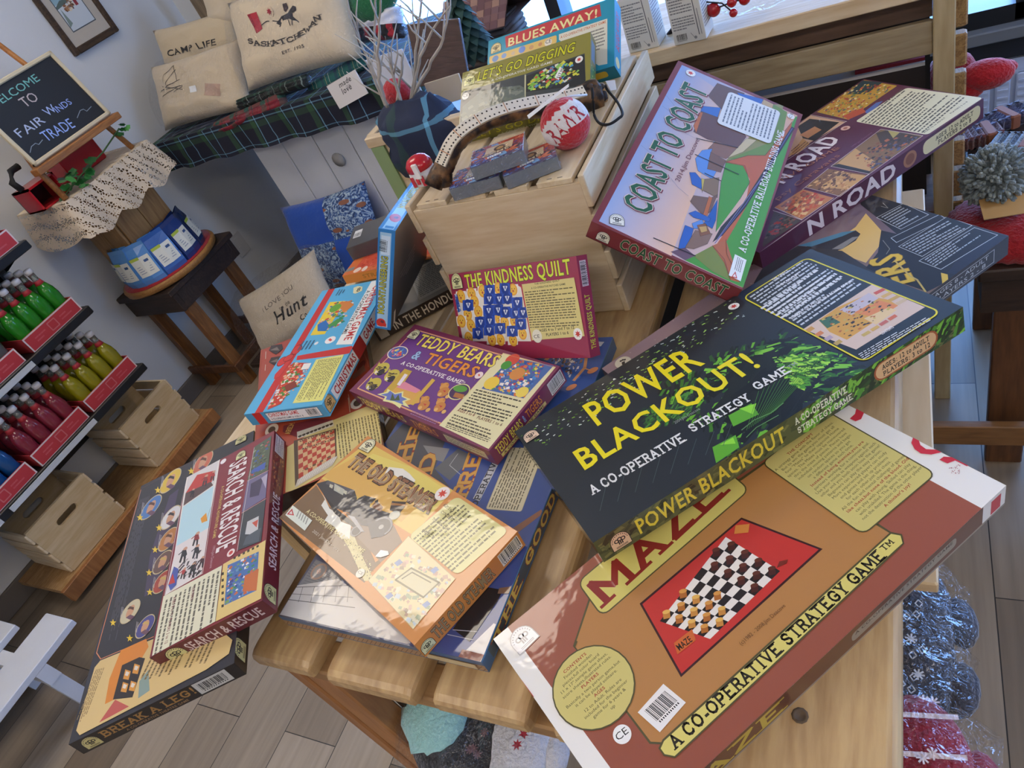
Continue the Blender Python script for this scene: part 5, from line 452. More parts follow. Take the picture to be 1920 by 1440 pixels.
'chess': {'top': [('q',[-107.4,-236.2,107.4,-236.2,-107.4,236.2],'a2462e',0),('q',[-104.2,-231.4,104.2,-231.4,-104.2,231.4],'b04a32',0),('p',[-49.3,-123.8,30.1,-100.6,110.3,-99.2,104,-212.7,-36.3,-237.1,-51.8,-234.2],'d8c680'),('p',[32.8,-109.9,92.6,-103.1,108.6,-129.3,104.7,-213.1,35.8,-214.9,31.9,-153.4],'dccd88'),('x',[34.7,-116.2],[1.3,-94.4],[73.9,-13.1],14,'7a6c44',5,0.9),('p',[-55.9,-60,2.7,-77.5,31,-98.6,31,-113.8,-32.4,-107.9,-57.4,-77],'7a3238'),('p',[-32.2,-93.1,30.9,-99.8,31.6,-116.7,-31.6,-113.2],'d8d2bc'),('c',-26.9,-108.4,3.1,3.1,0,'3c342c'),('q',[-29.9,-109,-24.3,-109.1,-30.8,-105.9],'4c4438',0),('c',-20.1,-108.5,3.1,3.1,0,'3c342c'),('q',[-23.1,-109.1,-17.5,-109.2,-24,-106.1],'4c4438',0),('c',-13.3,-108.7,3.1,3.1,0,'3c342c'),('q',[-16.3,-109.3,-10.7,-109.4,-17.1,-106.3],'4c4438',0),('c',-6.5,-108.8,3.1,3.1,0,'3c342c'),('q',[-9.5,-109.4,-3.9,-109.5,-10.3,-106.4],'4c4438',0),('c',0.3,-109,3.1,3.1,0,'3c342c'),('q',[-2.6,-109.6,2.9,-109.7,-3.5,-106.6],'4c4438',0),('c',7.2,-109.2,3.1,3.1,0,'3c342c'),('q',[4.2,-109.7,9.8,-109.8,3.4,-106.7],'4c4438',0),('c',14,-109.3,3.1,3.1,0,'3c342c'),('q',[11,-109.9,16.6,-110,10.2,-106.9],'4c4438',0),('c',20.8,-109.5,3.1,3.1,0,'3c342c'),('q',[17.8,-110,23.4,-110.1,17,-107],'4c4438',0),('c',27.6,-109.6,3.1,3.1,0,'3c342c'),('q',[24.7,-110.2,30.2,-110.3,23.9,-107.2],'4c4438',0),('p',[-37.8,-114.2,34.9,-126.3,32.3,-199.6,-36.3,-228],'5a4634'),('p',[-30.9,-118.6,31.8,-128,30.3,-196.1,-30.5,-217.9],'c9a070'),('h',[-30.4,-215.8,30.3,-196.1,31.7,-129.2,-30.2,-121.4],8,8,['b8402c','d8b080']),('c',-24.8,-122.4,2.9,2.9,0,'3a2c24'),('c',-24.8,-122.4,1.6,1.6,0,'d8b080'),('c',-23.5,-134,2.8,2.8,0,'6a5a44'),('c',-23.5,-134,1.6,1.6,0,'b8402c'),('c',-22.1,-145.5,2.8,2.8,0,'c8a878'),('c',-22.1,-145.5,1.6,1.6,0,'3a2c24'),('c',-18.4,-123.3,2.9,2.9,0,'6a5a44'),('c',-18.4,-123.3,1.6,1.6,0,'b8402c'),('c',-17.1,-134.9,2.8,2.8,0,'c8a878'),('c',-17.1,-134.9,1.6,1.6,0,'3a2c24'),('c',-15.8,-146.3,2.8,2.8,0,'3a2c24'),('c',-15.8,-146.3,1.6,1.6,0,'d8b080'),('c',-12,-124.2,2.8,2.8,0,'c8a878'),('c',-12,-124.2,1.6,1.6,0,'3a2c24'),('c',-10.7,-135.8,2.8,2.8,0,'3a2c24'),('c',-10.7,-135.8,1.6,1.6,0,'d8b080'),('c',-9.5,-147.2,2.8,2.8,0,'6a5a44'),('c',-9.5,-147.2,1.6,1.6,0,'b8402c'),('c',-5.5,-125.1,2.8,2.8,0,'3a2c24'),('c',-5.5,-125.1,1.6,1.6,0,'d8b080'),('c',-4.3,-136.7,2.8,2.8,0,'6a5a44'),('c',-4.3,-136.7,1.6,1.6,0,'b8402c'),('c',-3.2,-148.1,2.8,2.8,0,'c8a878'),('c',-3.2,-148.1,1.6,1.6,0,'3a2c24'),('c',0.9,-126.1,2.8,2.8,0,'6a5a44'),('c',0.9,-126.1,1.6,1.6,0,'b8402c'),('c',2,-137.6,2.8,2.8,0,'c8a878'),('c',2,-137.6,1.6,1.6,0,'3a2c24'),('c',3.1,-149,2.8,2.8,0,'3a2c24'),('c',3.1,-149,1.6,1.6,0,'d8b080'),('c',7.3,-127,2.8,2.8,0,'c8a878'),('c',7.3,-127,1.6,1.6,0,'3a2c24'),('c',8.4,-138.5,2.8,2.8,0,'3a2c24'),('c',8.4,-138.5,1.6,1.6,0,'d8b080'),('c',9.5,-149.9,2.8,2.8,0,'6a5a44'),('c',9.5,-149.9,1.6,1.6,0,'b8402c'),('c',13.7,-127.9,2.8,2.8,0,'3a2c24'),('c',13.7,-127.9,1.6,1.6,0,'d8b080'),('c',14.7,-139.4,2.8,2.8,0,'6a5a44'),('c',14.7,-139.4,1.6,1.6,0,'b8402c'),('c',15.8,-150.8,2.8,2.8,0,'c8a878'),('c',15.8,-150.8,1.6,1.6,0,'3a2c24'),('c',20.1,-128.8,2.8,2.8,0,'6a5a44'),('c',20.1,-128.8,1.6,1.6,0,'b8402c'),('c',21.1,-140.3,2.8,2.8,0,'c8a878'),('c',21.1,-140.3,1.6,1.6,0,'3a2c24'),('c',22.1,-151.7,2.8,2.8,0,'3a2c24'),('c',22.1,-151.7,1.6,1.6,0,'d8b080'),('c',26.5,-129.7,2.8,2.8,0,'c8a878'),('c',26.5,-129.7,1.6,1.6,0,'3a2c24'),('c',27.4,-141.2,2.8,2.8,0,'3a2c24'),('c',27.4,-141.2,1.6,1.6,0,'d8b080'),('c',28.3,-152.6,2.8,2.8,0,'6a5a44'),('c',28.3,-152.6,1.6,1.6,0,'b8402c'),('c',-23,-201,2.7,2.7,0,'e0c090'),('c',-23,-201,1.2,1.2,0,'8a6a48'),('c',-16.9,-200,2.7,2.7,0,'5a4634'),('c',-16.9,-200,1.2,1.2,0,'8a6a48'),('c',-10.8,-198.9,2.7,2.7,0,'e0c090'),('c',-10.8,-198.9,1.2,1.2,0,'8a6a48'),('c',-4.6,-197.8,2.7,2.7,0,'5a4634'),('c',-4.6,-197.8,1.2,1.2,0,'8a6a48'),('c',1.5,-196.7,2.7,2.7,0,'e0c090'),('c',1.5,-196.7,1.2,1.2,0,'8a6a48'),('c',7.7,-195.6,2.7,2.7,0,'5a4634'),('c',7.7,-195.6,1.2,1.2,0,'8a6a48'),('c',13.9,-194.5,2.7,2.7,0,'e0c090'),('c',13.9,-194.5,1.2,1.2,0,'8a6a48'),('c',20.1,-193.4,2.7,2.7,0,'5a4634'),('c',20.1,-193.4,1.2,1.2,0,'8a6a48'),('p',[-36.3,-233.1,-31.9,-217,28.1,-197,33.7,-200.4,24.1,-216.5],'c8c0b0'),('l',[-30.6,-228.2,-24.7,-215],0.8,'eceae4'),('l',[-26.3,-226.8,-20.4,-213.8],0.8,'eceae4'),('l',[-22,-225.4,-16,-212.5],0.8,'eceae4'),('l',[-17.7,-224,-11.7,-211.3],0.8,'eceae4'),('l',[-13.4,-222.5,-7.3,-210],0.8,'eceae4'),('l',[-9.1,-221.1,-2.9,-208.8],0.8,'eceae4'),('l',[-4.7,-219.7,1.4,-207.5],0.8,'eceae4'),('l',[-0.4,-218.2,5.8,-206.3],0.8,'eceae4'),('l',[4,-216.8,10.2,-205],0.8,'eceae4'),('l',[8.4,-215.4,14.6,-203.8],0.8,'eceae4'),('l',[12.7,-213.9,19,-202.5],0.8,'eceae4'),('l',[17.1,-212.5,23.5,-201.2],0.8,'eceae4'),('l',[21.5,-211,27.9,-200],0.8,'eceae4'),('l',[25.9,-209.5,32.3,-198.7],0.8,'eceae4'),('t','AREM',-44,-90.6,8.8,24.9,10.72,'d8b060','s',None,0),('c',75.6,-81.1,11.9,16.1,-0,'e2d4c0'),('c',75.6,-81.1,6.5,9.4,0.16,'5a4a3a'),('c',-76.7,-59.5,12,16.6,0,'e2d4c0'),('c',-76.7,-59.5,6.5,9.7,0.16,'5a4a3a'),('l',[61.5,-55.2,61.6,-98.1],1.2,'d8c0a0'),('p',[-88.9,220.2,-84.2,236.1,-61.2,225.9,-58.5,204.6,-73.3,192],'3a2a24'),('p',[-86.4,219.3,-71.3,221.4,-66,203.1],'7a6a5c'),('p',[-87.7,172.7,-83.2,187.7,-60.7,178.1,-58.1,157.8,-72.6,146],'3a2a24'),('p',[-85.3,171.8,-70.6,173.8,-65.4,156.4],'7a6a5c'),('l',[-95.2,220.2,-95.2,191.9],1.2,'d8c8b0'),('l',[-94.5,168.6,-94.8,146.6],1.2,'d8c8b0'),('l',[-104.6,236.8,-109,88.9],1.2,'c8684a'),('l',[101.5,64.5,104.7,36.3,104.9,15.3],1.2,'c86a50'),('c',92.5,28.4,7.1,16.2,-0.39,'7a3028'),('p',[72.6,6,97.2,29.2,99.6,6.9,73.9,-6.8],'8a5a48'),('l',[62.3,-44.7,64.4,-89.5],1,'d8b090')],
'front': [('q',[-107.4,-15.3,107.4,-15.3,-107.4,15.3],'2a1c1a',0),('t','EXPLORER',-17.2,-7.7,113.9,0,16.86,'6a5038','s',None,0)],
'right': [('q',[-236.2,-15.3,236.2,-15.3,-236.2,15.3],'3a1a1c',0),('q',[-236.2,12.3,236.2,12.3,-236.2,15.3],'7a3034',0),('c',-160.6,-1.5,18.9,18.9,0,'5a4a34')],
'left': [('q',[-236.2,-15.3,236.2,-15.3,-236.2,15.3],'5a2420',0)],
'back': [('q',[-107.4,-15.3,107.4,-15.3,-107.4,15.3],'5a2420',0)]},
'search': {'top': [('q',[-83.6,-166.7,83.6,-166.7,-83.6,166.7],'7f2b36',0),('q',[-80.3,-163.4,80.3,-163.4,-80.3,163.4],'862c38',0),('p',[-85,173.7,-19.8,168.6,-21.4,50.9,-20.3,-67,-79.1,-72,-77.1,-1.8],'e8e4e0'),('p',[-82.2,170.8,-22.9,165.2,-23.3,111.6,-78.7,98.8],'d8d4d4'),('p',[-79.3,127.1,-62.5,158.8,-25.5,144.9,-30.3,116.2,-60,114.8],'c23c34'),('p',[-79.3,127.1,-31.1,121.9,-25.3,110.3,-78.7,98.8],'5a4444'),('p',[-79.2,96.6,-24.1,108,-21,18.1,-76.3,15.1],'b8dce8'),('p',[-39.3,47.7,-30,53.8,-25.2,34.4,-35.5,36.1],'e0982c'),('l',[-22.9,61.3,-27.4,35.8],0.5,'5a4a3a'),('p',[-76.3,15.1,-21.7,17.6,-20.3,-67,-77.9,-68.8],'e2dcdc'),('c',-40,17.8,3.8,3.8,0,'c89a80'),('p',[-45,9.2,-44.4,18.2,-37.6,15,-34.9,5.4,-38,2.4],'8a2c34'),('p',[-45,9.2,-41.4,6.1,-43.3,-4.1,-46.3,-2.3],'2a2428'),('p',[-40.1,5.9,-36.4,4.5,-36,-8.4,-38.9,-7.1],'2a2428'),('l',[-44.1,15.7,-49.3,13.5],2,'8a2c34'),('c',-58.4,-1.2,4.1,4.1,0,'c89a80'),('p',[-63.7,-10.4,-63.3,-0.8,-55.8,-4.2,-52.7,-14.4,-56.1,-17.7],'2c2a30'),('p',[-63.7,-10.4,-59.7,-13.7,-61.7,-24.6,-65,-22.7],'241f24'),('p',[-58.4,-14,-54.3,-15.4,-53.7,-29.2,-56.9,-27.8],'241f24'),('l',[-62.8,-3.4,-68.4,-5.9],2,'2c2a30'),('c',-35.9,-8.9,3.6,3.6,0,'c89a80'),('p',[-40.8,-17.1,-40.3,-8.5,-33.5,-11.5,-31,-20.7,-34,-23.6],'2c2a30'),('p',[-40.8,-17.1,-37.3,-20,-39.2,-29.9,-42.2,-28.2],'2c2a34'),('p',[-36.1,-20.3,-32.4,-21.6,-32,-34,-34.9,-32.7],'2c2a34'),('l',[-39.9,-10.8,-45,-13],2,'2c2a30'),('c',-36.4,-41.3,3.9,3.9,0,'c89a80'),('p',[-41.6,-50,-41,-40.9,-33.8,-44,-31.1,-53.6,-34.3,-56.7],'2a2c34'),('p',[-41.6,-50,-37.8,-53,-39.9,-63.2,-43,-61.5],'242026'),('p',[-36.5,-53.2,-32.6,-54.6,-32.2,-67.5,-35.3,-66.2],'242026'),('l',[-40.6,-43.4,-46.1,-45.7],2,'2a2c34'),('c',-22.5,-37.7,2.8,2.8,0,'c89a80'),('p',[-26.4,-44,-25.9,-37.4,-20.7,-39.7,-18.7,-46.7,-21.1,-49],'4a2c34'),('p',[-26.4,-44,-23.6,-46.2,-25.2,-53.8,-27.5,-52.5],'242026'),('p',[-22.7,-46.5,-19.8,-47.4,-19.7,-56.9,-21.9,-56],'242026'),('l',[-25.6,-39.2,-29.6,-40.9],2,'4a2c34'),('c',-52.4,-41.3,2.8,2.8,0,'c89a80'),('p',[-56.2,-47.7,-55.8,-41.1,-50.5,-43.4,-48.4,-50.4,-50.8,-52.6],'b03a3c'),('p',[-56.2,-47.7,-53.4,-49.9,-54.8,-57.4,-57.1,-56.1],'2a2428'),('p',[-52.4,-50.1,-49.5,-51,-49.1,-60.5,-51.4,-59.6],'2a2428'),('l',[-55.5,-42.9,-59.5,-44.5],2,'b03a3c'),('n',[-76.2,-27.6,-29.7,-3.4,-20.3,-67,-69.5,-63.6],['3a3438','5a4448','2a262a'],40,4,14,2.2,0.9),('c',-42.3,142.2,3.5,3.5,0,'c89a80'),('p',[-46.7,134,-46.2,142.6,-40.2,139.5,-37.8,130.3,-40.5,127.4],'8a2c30'),('p',[-46.7,134,-43.5,131,-45.1,121.2,-47.8,122.9],'3a2a30'),('p',[-42.4,130.7,-39.1,129.4,-38.7,117,-41.3,118.3],'3a2a30'),('l',[-45.8,140.2,-50.4,138.1],2,'8a2c30'),('c',-28.3,142.3,3,3,0,'c89a80'),('p',[-32.2,135.1,-31.7,142.7,-26.4,140,-24.5,131.9,-26.9,129.4],'b0342e'),('p',[-32.2,135.1,-29.4,132.6,-30.9,123.9,-33.3,125.5],'4a2c30'),('p',[-28.5,132.3,-25.6,131.2,-25.4,120.3,-27.6,121.4],'4a2c30'),('l',[-31.4,140.6,-35.4,138.8],2,'b0342e'),('c',-64.1,124.8,2.6,2.6,0,'c89a80'),('p',[-67.3,118.8,-67,125.2,-62.5,122.9,-60.7,116.1,-62.7,114],'2c2a30'),('p',[-67.3,118.8,-64.9,116.6,-66,109.4,-68,110.7],'2a2428'),('p',[-64.1,116.4,-61.6,115.5,-61.2,106.3,-63.1,107.2],'2a2428'),('l',[-66.7,123.4,-70.1,121.9],2,'2c2a30'),('p',[-76.6,-55.8,-72.8,-25.4,-63.3,-34.9,-61.9,-63.8,-70.3,-69],'4a5aa8'),('p',[-76.6,-55.8,-72.4,-38,-64.8,-58.3],'c23c34'),('l',[-85,173.7,-19.6,167.4,-18.2,-68.1,-79.1,-72,-85,173.7],0.7,'e8dcd8'),('l',[-79.2,96.6,-24.1,108],0.7,'e8dcd8'),('t','SEARCH & RESCUE',3.3,139.1,-3.2,-183.2,31.47,'efe6e6','b',None,0),('t','A CO-OPERATIVE ADVENTURE GAME',-7.3,95,-2.7,-105.7,4.97,'d8b868','b',None,0),('t','1993,Jim Deacove',-7.3,-25.1,-0.1,-41.1,4.49,'c8a0a4','r',None,0),('c',-11.7,156.4,5.6,5.6,0,'f0e8e8'),('c',26,-56.9,6.4,6.4,0,'f2dcd8'),('c',26,-56.9,3.4,3.4,0,'c8443c'),('p',[47.5,150.1,79.4,155.8,77.8,75.6,40.9,77.2],'55604c'),('n',[50,145.5,77.5,151.5,75.5,79.7,42.9,78.5],['6a7a5c','3a4438','3c5aa8','8a9a7c','c04a50'],60,4,4,1.3,0.4),('p',[47.6,95.9,72.3,97.5,71.2,82.6,46.1,89.1],'3f5cae'),('p',[41.1,75.6,77.9,73,77.4,17.1,36.8,12.4],'70688c'),('p',[48.1,65,70.3,65.4,64.8,29.8,48.5,35.4],'443c58'),('p',[66.3,65.5,77.4,68.2,76.2,36.9],'b0a8c0'),('p',[37.1,10,77.7,13.2,75.3,-65.1,38.1,-59.8],'3c4248'),('p',[48.8,-13,67.9,-13.6,68.6,-48.7,47,-35.8],'c8cacc'),('p',[57,-20.2,67.6,-20,65.7,-34.1],'c25040'),('p',[49.4,-41.5,73.5,-38.8,71.5,-62.9,45.1,-55.7],'505a64'),('l',[41.1,75.6,78.7,74],0.7,'e0d4d4'),('l',[37,11,78.3,14.6],0.7,'e0d4d4'),('l',[47.6,148.9,36.4,-60.9],0.7,'e0d4d4'),('p',[-80.8,-73,13.7,-72.1,14.4,-162.7,-79.6,-166],'e2e0c4'),('x',[12.7,-79.5],[-1.5,-85],[-89.8,-3.2],12,'6a6658',3,0.93),('t','CONTENTS',-32.5,-83.7,0.8,-23,4.32,'7a3038','b',None,0),('t','AGES 8 to 12  PLAYERS 2 to 12',-62.5,-84.7,0.4,-73.3,4.38,'7a3038','b',None,0),('p',[15.4,-71.1,82.8,-67.4,82.1,-163.6,15.1,-163.1],'e2c880'),('p',[23.5,-77.6,72.9,-81.9,74.2,-147,25.9,-144.4],'4a74b0'),('n',[23.7,-79.7,73,-83.2,73.3,-144.7,26.5,-144],['3a8a5a','5a6ab4','6a9ac0','c86a3c','3c4a8c','7aa05c','e8e8f0'],150,5,4,1.2,0.3),('p',[53.9,-112,75.1,-112.4,74.2,-147,52.7,-137.2],'c8703c'),('q',[15.2,-90.6,18.9,-91.1,14.6,-85.6],'3a3428',0),('q',[32.1,-72.6,35.7,-72.6,31.6,-68.3],'3a3428',0),('q',[16.6,-102,20.2,-102.5,16,-97.2],'3a3428',0),('q',[39.4,-72.7,43.1,-72.8,39,-68.5],'3a3428',0),('q',[17.9,-113.3,21.5,-113.8,17.4,-108.5],'3a3428',0),('q',[46.7,-72.9,50.4,-73,46.3,-68.6],'3a3428',0),('q',[19.3,-124.3,22.9,-124.8,18.7,-119.6],'3a3428',0),('q',[54,-73.1,57.7,-73.2,53.7,-68.8],'3a3428',0),('q',[20.6,-135.2,24.1,-135.6,20,-130.5],'3a3428',0),('q',[61.3,-73.3,65,-73.4,61,-69],'3a3428',0),('q',[21.9,-145.8,25.4,-146.2,21.3,-141.3],'3a3428',0),('q',[68.6,-73.4,72.3,-73.5,68.3,-69.2],'3a3428',0),('o',22.6,139.6,9.4,0.1,'d8d69c','ink')],
'front': [('q',[-83.6,-15,83.6,-15,-83.6,15],'5f2029',0),('t','SEARCH & RESCUE',-39.3,-7.5,111.2,0,15.9,'d0bcbc','b',None,0),('o',-56,-12,13.4,0,'c9c488','ink')],
'right': [('q',[-166.7,-15,166.7,-15,-166.7,15],'6e232d',0),('t','SEARCH & RESCUE',-106.7,-7.5,140,0,15,'d8c4c4','b',None,0),('o',-146.7,-11.4,13.3,0,'c9c488','ink'),('q',[120,-10.5,163.4,-10.5,120,10.5],'d0c8c4',0),('x',[121.7,9],[40,0],[0,-18],6,'5a4a4c',3,0.9),('n',[40,-12,113.4,-12,113.4,12,40,12],['8a4a3c','a86a44','5a3034'],60,4,3,2,0)],
'left': [('q',[-166.7,-15,166.7,-15,-166.7,15],'6e232d',0)],
'back': [('q',[-83.6,-15,83.6,-15,-83.6,15],'6e232d',0)]},
'break': {'top': [('q',[-112,-247.7,112,-247.7,-112,247.7],'2b2a30',0),('l',[-108.9,239.3,-9.9,246.4,27.3,239.3],0.7,'6a4a3c'),('l',[-110.5,235.9,-108,-115,-97.8,-130.6,-17.1,-137.4],1.4,'b8603c'),('l',[-110.5,235.9,-108,-115,-97.8,-130.6,-17.1,-137.4],0.6,'e0a070'),('p',[-55.5,39.4,-43.8,174.4,-27.5,181.4,-29.3,-50.9,-48.2,-48.7],'463c56'),('x',[-106.6,205.1],[9.1,-316.2],[20.3,-1.6],9,'4e4e56',3,0.8),('c',13,226.2,18.3,30.5,-0.27,'c8b890'),('c',13,226.2,16.9,28,-0.27,'c86a50'),('c',13,226.2,7.5,16.8,-0.19,'c89878'),('p',[5.7,213.1,14.2,216.1,24.6,203.3,17.2,198.3],'6a4a5c'),('p',[5.4,237.2,10.1,243.2,19.4,233.6,19.4,225.6,12.1,233.6],'5a3420'),('x',[-7,224.2],[-0.9,30.9],[5.2,-5.8],2,'b8b4b8',2,0.9),('c',-48.7,218.3,18.4,30.4,-0.27,'c8b890'),('c',-48.7,218.3,17,27.9,-0.27,'d8b840'),('c',-48.7,218.3,7.5,16.8,-0.18,'c89878'),('p',[-55.5,205.3,-47.1,208.2,-36.3,195.6,-43.4,190.6],'6a4a5c'),('p',[-56.8,229.1,-52.4,235.1,-42.7,225.6,-42.4,217.6,-49.9,225.5],'2a2020'),('x',[-68.6,216.3],[-2.1,30.5],[5.5,-5.7],2,'b8b4b8',2,0.9),('c',-77.3,167.3,17.8,28.6,-0.26,'c8b890'),('c',-77.3,167.3,16.4,26.2,-0.26,'4a7ab8'),('c',-77.3,167.3,7.3,15.8,-0.18,'c89878'),('p',[-83.7,155.1,-75.6,157.9,-64.8,146.1,-71.7,141.4],'6a4a5c'),('p',[-85.3,177.4,-81.1,182.9,-71.6,174.1,-71.2,166.6,-78.6,174],'5a3420'),('x',[-96.4,165.4],[-2.6,28.5],[5.4,-5.3],2,'b8b4b8',2,0.9),('c',-31.4,110.9,17,26.3,-0.25,'c8b890'),('c',-31.4,110.9,15.6,24.1,-0.25,'d8d8d8'),('c',-31.4,110.9,6.9,14.5,-0.17,'c89878'),('p',[-37.9,99.6,-30,102.2,-20.1,91.3,-26.8,87],'6a4a5c'),('p',[-38.8,120.2,-34.6,125.4,-25.8,117.2,-25.5,110.3,-32.4,117.1],'2a2020'),('x',[-49.9,109.1],[-1.6,26.3],[5,-4.9],2,'b8b4b8',2,0.9),('c',-26.7,56.8,16.3,24.4,-0.24,'c8b890'),('c',-26.7,56.8,15,22.4,-0.24,'b87a3c'),('c',-26.7,56.8,6.7,13.5,-0.16,'c89878'),('p',[-33,46.4,-25.4,48.8,-15.8,38.7,-22.3,34.7],'6a4a5c'),('p',[-33.8,65.5,-29.7,70.2,-21.3,62.7,-21,56.3,-27.7,62.6],'5a3420'),('x',[-44.5,55.2],[-1.5,24.3],[4.8,-4.5],2,'b8b4b8',2,0.9),('c',-28.4,8.1,15.7,22.8,-0.23,'c8b890'),('c',-28.4,8.1,14.4,20.8,-0.23,'6a5048'),('c',-28.4,8.1,6.4,12.5,-0.16,'c89878'),('p',[-34.4,-1.6,-27.1,0.6,-17.9,-8.8,-24.1,-12.5],'6a4a5c'),('p',[-35.2,16.1,-31.3,20.5,-23.1,13.5,-22.9,7.6,-29.3,13.4],'c8a860'),('x',[-45.5,6.5],[-1.4,22.6],[4.6,-4.2],2,'b8b4b8',2,0.9),('c',-20.8,-36,15.1,21.3,-0.22,'c8b890'),('c',-20.8,-36,13.9,19.5,-0.23,'a84434'),('c',-20.8,-36,6.2,11.7,-0.15,'c89878'),('p',[-26.7,-45,-19.6,-43,-10.8,-51.7,-16.8,-55.2],'6a4a5c'),('p',[-27.4,-28.5,-23.6,-24.4,-15.7,-30.9,-15.5,-36.4,-21.7,-31],'c8a860'),('x',[-37.3,-37.4],[-1.2,21.1],[4.4,-3.9],2,'b8b4b8',2,0.9),('c',-66.7,-65.9,14.8,20.5,-0.22,'c8b890'),('c',-66.7,-65.9,13.7,18.8,-0.22,'c8c0a0'),('c',-66.7,-65.9,6.1,11.3,-0.15,'c89878'),('p',[-72.1,-74.5,-65.3,-72.5,-56.3,-80.9,-62.1,-84.2],'6a4a5c'),('p',[-73.4,-58.7,-69.8,-54.8,-61.9,-61,-61.5,-66.3,-67.7,-61.1],'5a3420'),('x',[-82.8,-67.2],[-2,20.1],[4.5,-3.8],2,'b8b4b8',2,0.9),('c',-34.4,-110.5,14.2,19,-0.21,'c8b890'),('c',-34.4,-110.5,13.1,17.4,-0.21,'4a4a8c'),('c',-34.4,-110.5,5.8,10.4,-0.14,'c89878'),('p',[-39.8,-118.5,-33.2,-116.7,-24.7,-124.4,-30.4,-127.5],'6a4a5c'),('p',[-40.6,-103.8,-37.1,-100.2,-29.6,-106,-29.4,-110.9,-35.2,-106],'c8a860'),('x',[-49.9,-111.7],[-1.4,18.7],[4.2,-3.5],2,'b8b4b8',2,0.9),('p',[-9.7,227.5,-6.8,217.9,-1.5,213.8,-5,211.5,-2.4,202.2,-7.3,210.1,-11,208.4,-10.6,215.6,-15.6,224,-10.3,220.5],'e8c83c'),('p',[-73.5,219.1,-70.3,209.7,-64.8,205.6,-68.2,203.4,-65.2,194.1,-70.5,201.9,-74.1,200.2,-74,207.4,-79.3,215.7,-73.9,212.2],'e8c83c'),('p',[-97.3,163,-94,154.3,-88.7,150.5,-91.9,148.4,-88.9,139.8,-94.1,147.1,-97.5,145.5,-97.5,152.1,-102.8,159.8,-97.5,156.6],'e8c83c'),('p',[-51.7,107.5,-48.8,99.5,-43.7,96,-46.9,94,-44.3,86.1,-49.1,92.8,-52.4,91.3,-52.2,97.5,-57.1,104.6,-52.1,101.6],'e8c83c'),('p',[-49.3,55.7,-46.6,48.2,-41.7,45,-44.8,43.2,-42.3,35.8,-46.9,42,-50.1,40.7,-49.9,46.4,-54.6,53,-49.8,50.2],'e8c83c'),('p',[-50.6,7.3,-48,0.3,-43.3,-2.7,-46.2,-4.4,-43.8,-11.2,-48.2,-5.4,-51.3,-6.7,-51.2,-1.4,-55.6,4.8,-51,2.2],'e8c83c'),('p',[-41.1,-37.4,-38.5,-43.9,-34,-46.8,-36.9,-48.3,-34.6,-54.7,-38.8,-49.3,-41.9,-50.5,-41.7,-45.6,-45.9,-39.8,-41.5,-42.2],'e8c83c'),('p',[-94.5,-64,-91.7,-70.2,-87.2,-72.9,-90,-74.4,-87.4,-80.6,-91.8,-75.4,-94.7,-76.5,-94.7,-71.8,-99.1,-66.2,-94.7,-68.6],'e8c83c'),('p',[-57.6,-111.8,-55.2,-117.6,-50.9,-120.1,-53.6,-121.5,-51.3,-127.2,-55.4,-122.4,-58.2,-123.4,-58.1,-119,-62.2,-113.9,-57.9,-116.1],'e8c83c'),('p',[-103.6,-141.5,-97,-134,15,-145.5,71.2,-161.5,107.1,-210.7,103.9,-229.9,73.3,-237.3,-97.8,-242.5,-105.2,-232.8],'d9bd80'),('p',[-66,-133.7,-27.8,-135.4,-21.2,-152.1,-51.4,-213.2,-70.6,-213.4,-73.4,-175],'d8862c'),('p',[-58.1,-161.8,-32.7,-162.5,-22.9,-169.5,-29.9,-224,-59.6,-212.3],'2c2624'),('p',[-72.4,-237.9,-56,-214.2,-32.1,-235.7],'c05a50'),('p',[-24.4,-203.6,-13.7,-192,-5.6,-226.5,-20.7,-230.2],'8aa098'),('p',[-51.2,-186.4,-51.2,-171.8,-41.5,-179.6,-42,-192.5],'d8963c'),('p',[-49.6,-181.7,-49,-175.7,-43.2,-180.8,-44.8,-185.5],'e0d8c8'),('p',[-38.5,-184.3,-38.3,-169.6,-28.7,-177.5,-29.4,-190.4],'d8963c'),('p',[-36.9,-179.6,-36.1,-173.6,-30.4,-178.7,-32.1,-183.4],'e0d8c8'),('p',[-50.2,-205.5,-50.1,-191.4,-40.6,-199,-41.2,-211.4],'d8963c'),('p',[-48.7,-201,-48,-195.2,-42.3,-200.1,-43.9,-204.7],'e0d8c8'),('p',[-37.9,-210.1,-37.7,-196.1,-28.3,-203.6,-29,-215.9],'d8963c'),('p',[-36.3,-205.6,-35.6,-199.9,-30,-204.7,-31.7,-209.3],'e0d8c8'),('x',[-86,-150.7],[-10,-75.7],[-14.6,4],5,'8a7448',3,0.8),('x',[90.1,-183.2],[-17.6,-47],[-100,25],14,'7a6640',5,0.8),('o',87.2,227.4,11.3,-0.2,'d0cc94','ink')],
'front': [('q',[-112,-13,112,-13,-112,13],'1d1b1c',0),('t','BREAK A LEG!',-73.9,-3.9,123.2,0,12.99,'96703c','s',None,0),('t','A CO-OPERATIVE THEATRE GAME',-49.3,-10.4,85.1,0,3.9,'84684a','b',None,0),('o',-91.8,-10.4,11.2,0,'b9ae74','ink'),('q',[52.6,-10.4,97.4,-10.4,52.6,11.7],'b9b9b4',0),('k',[56,-8.3],[38.1,0],[0,17.4],20,3,'ink')],
'right': [('q',[-247.7,-13,247.7,-13,-247.7,13],'1d1b1c',0),('o',-220.4,-9.1,14.9,0,'cfc98c','ink')],
'left': [('q',[-247.7,-13,247.7,-13,-247.7,13],'1d1b1c',0)],
'back': [('q',[-112,-13,112,-13,-112,13],'1d1b1c',0)]},
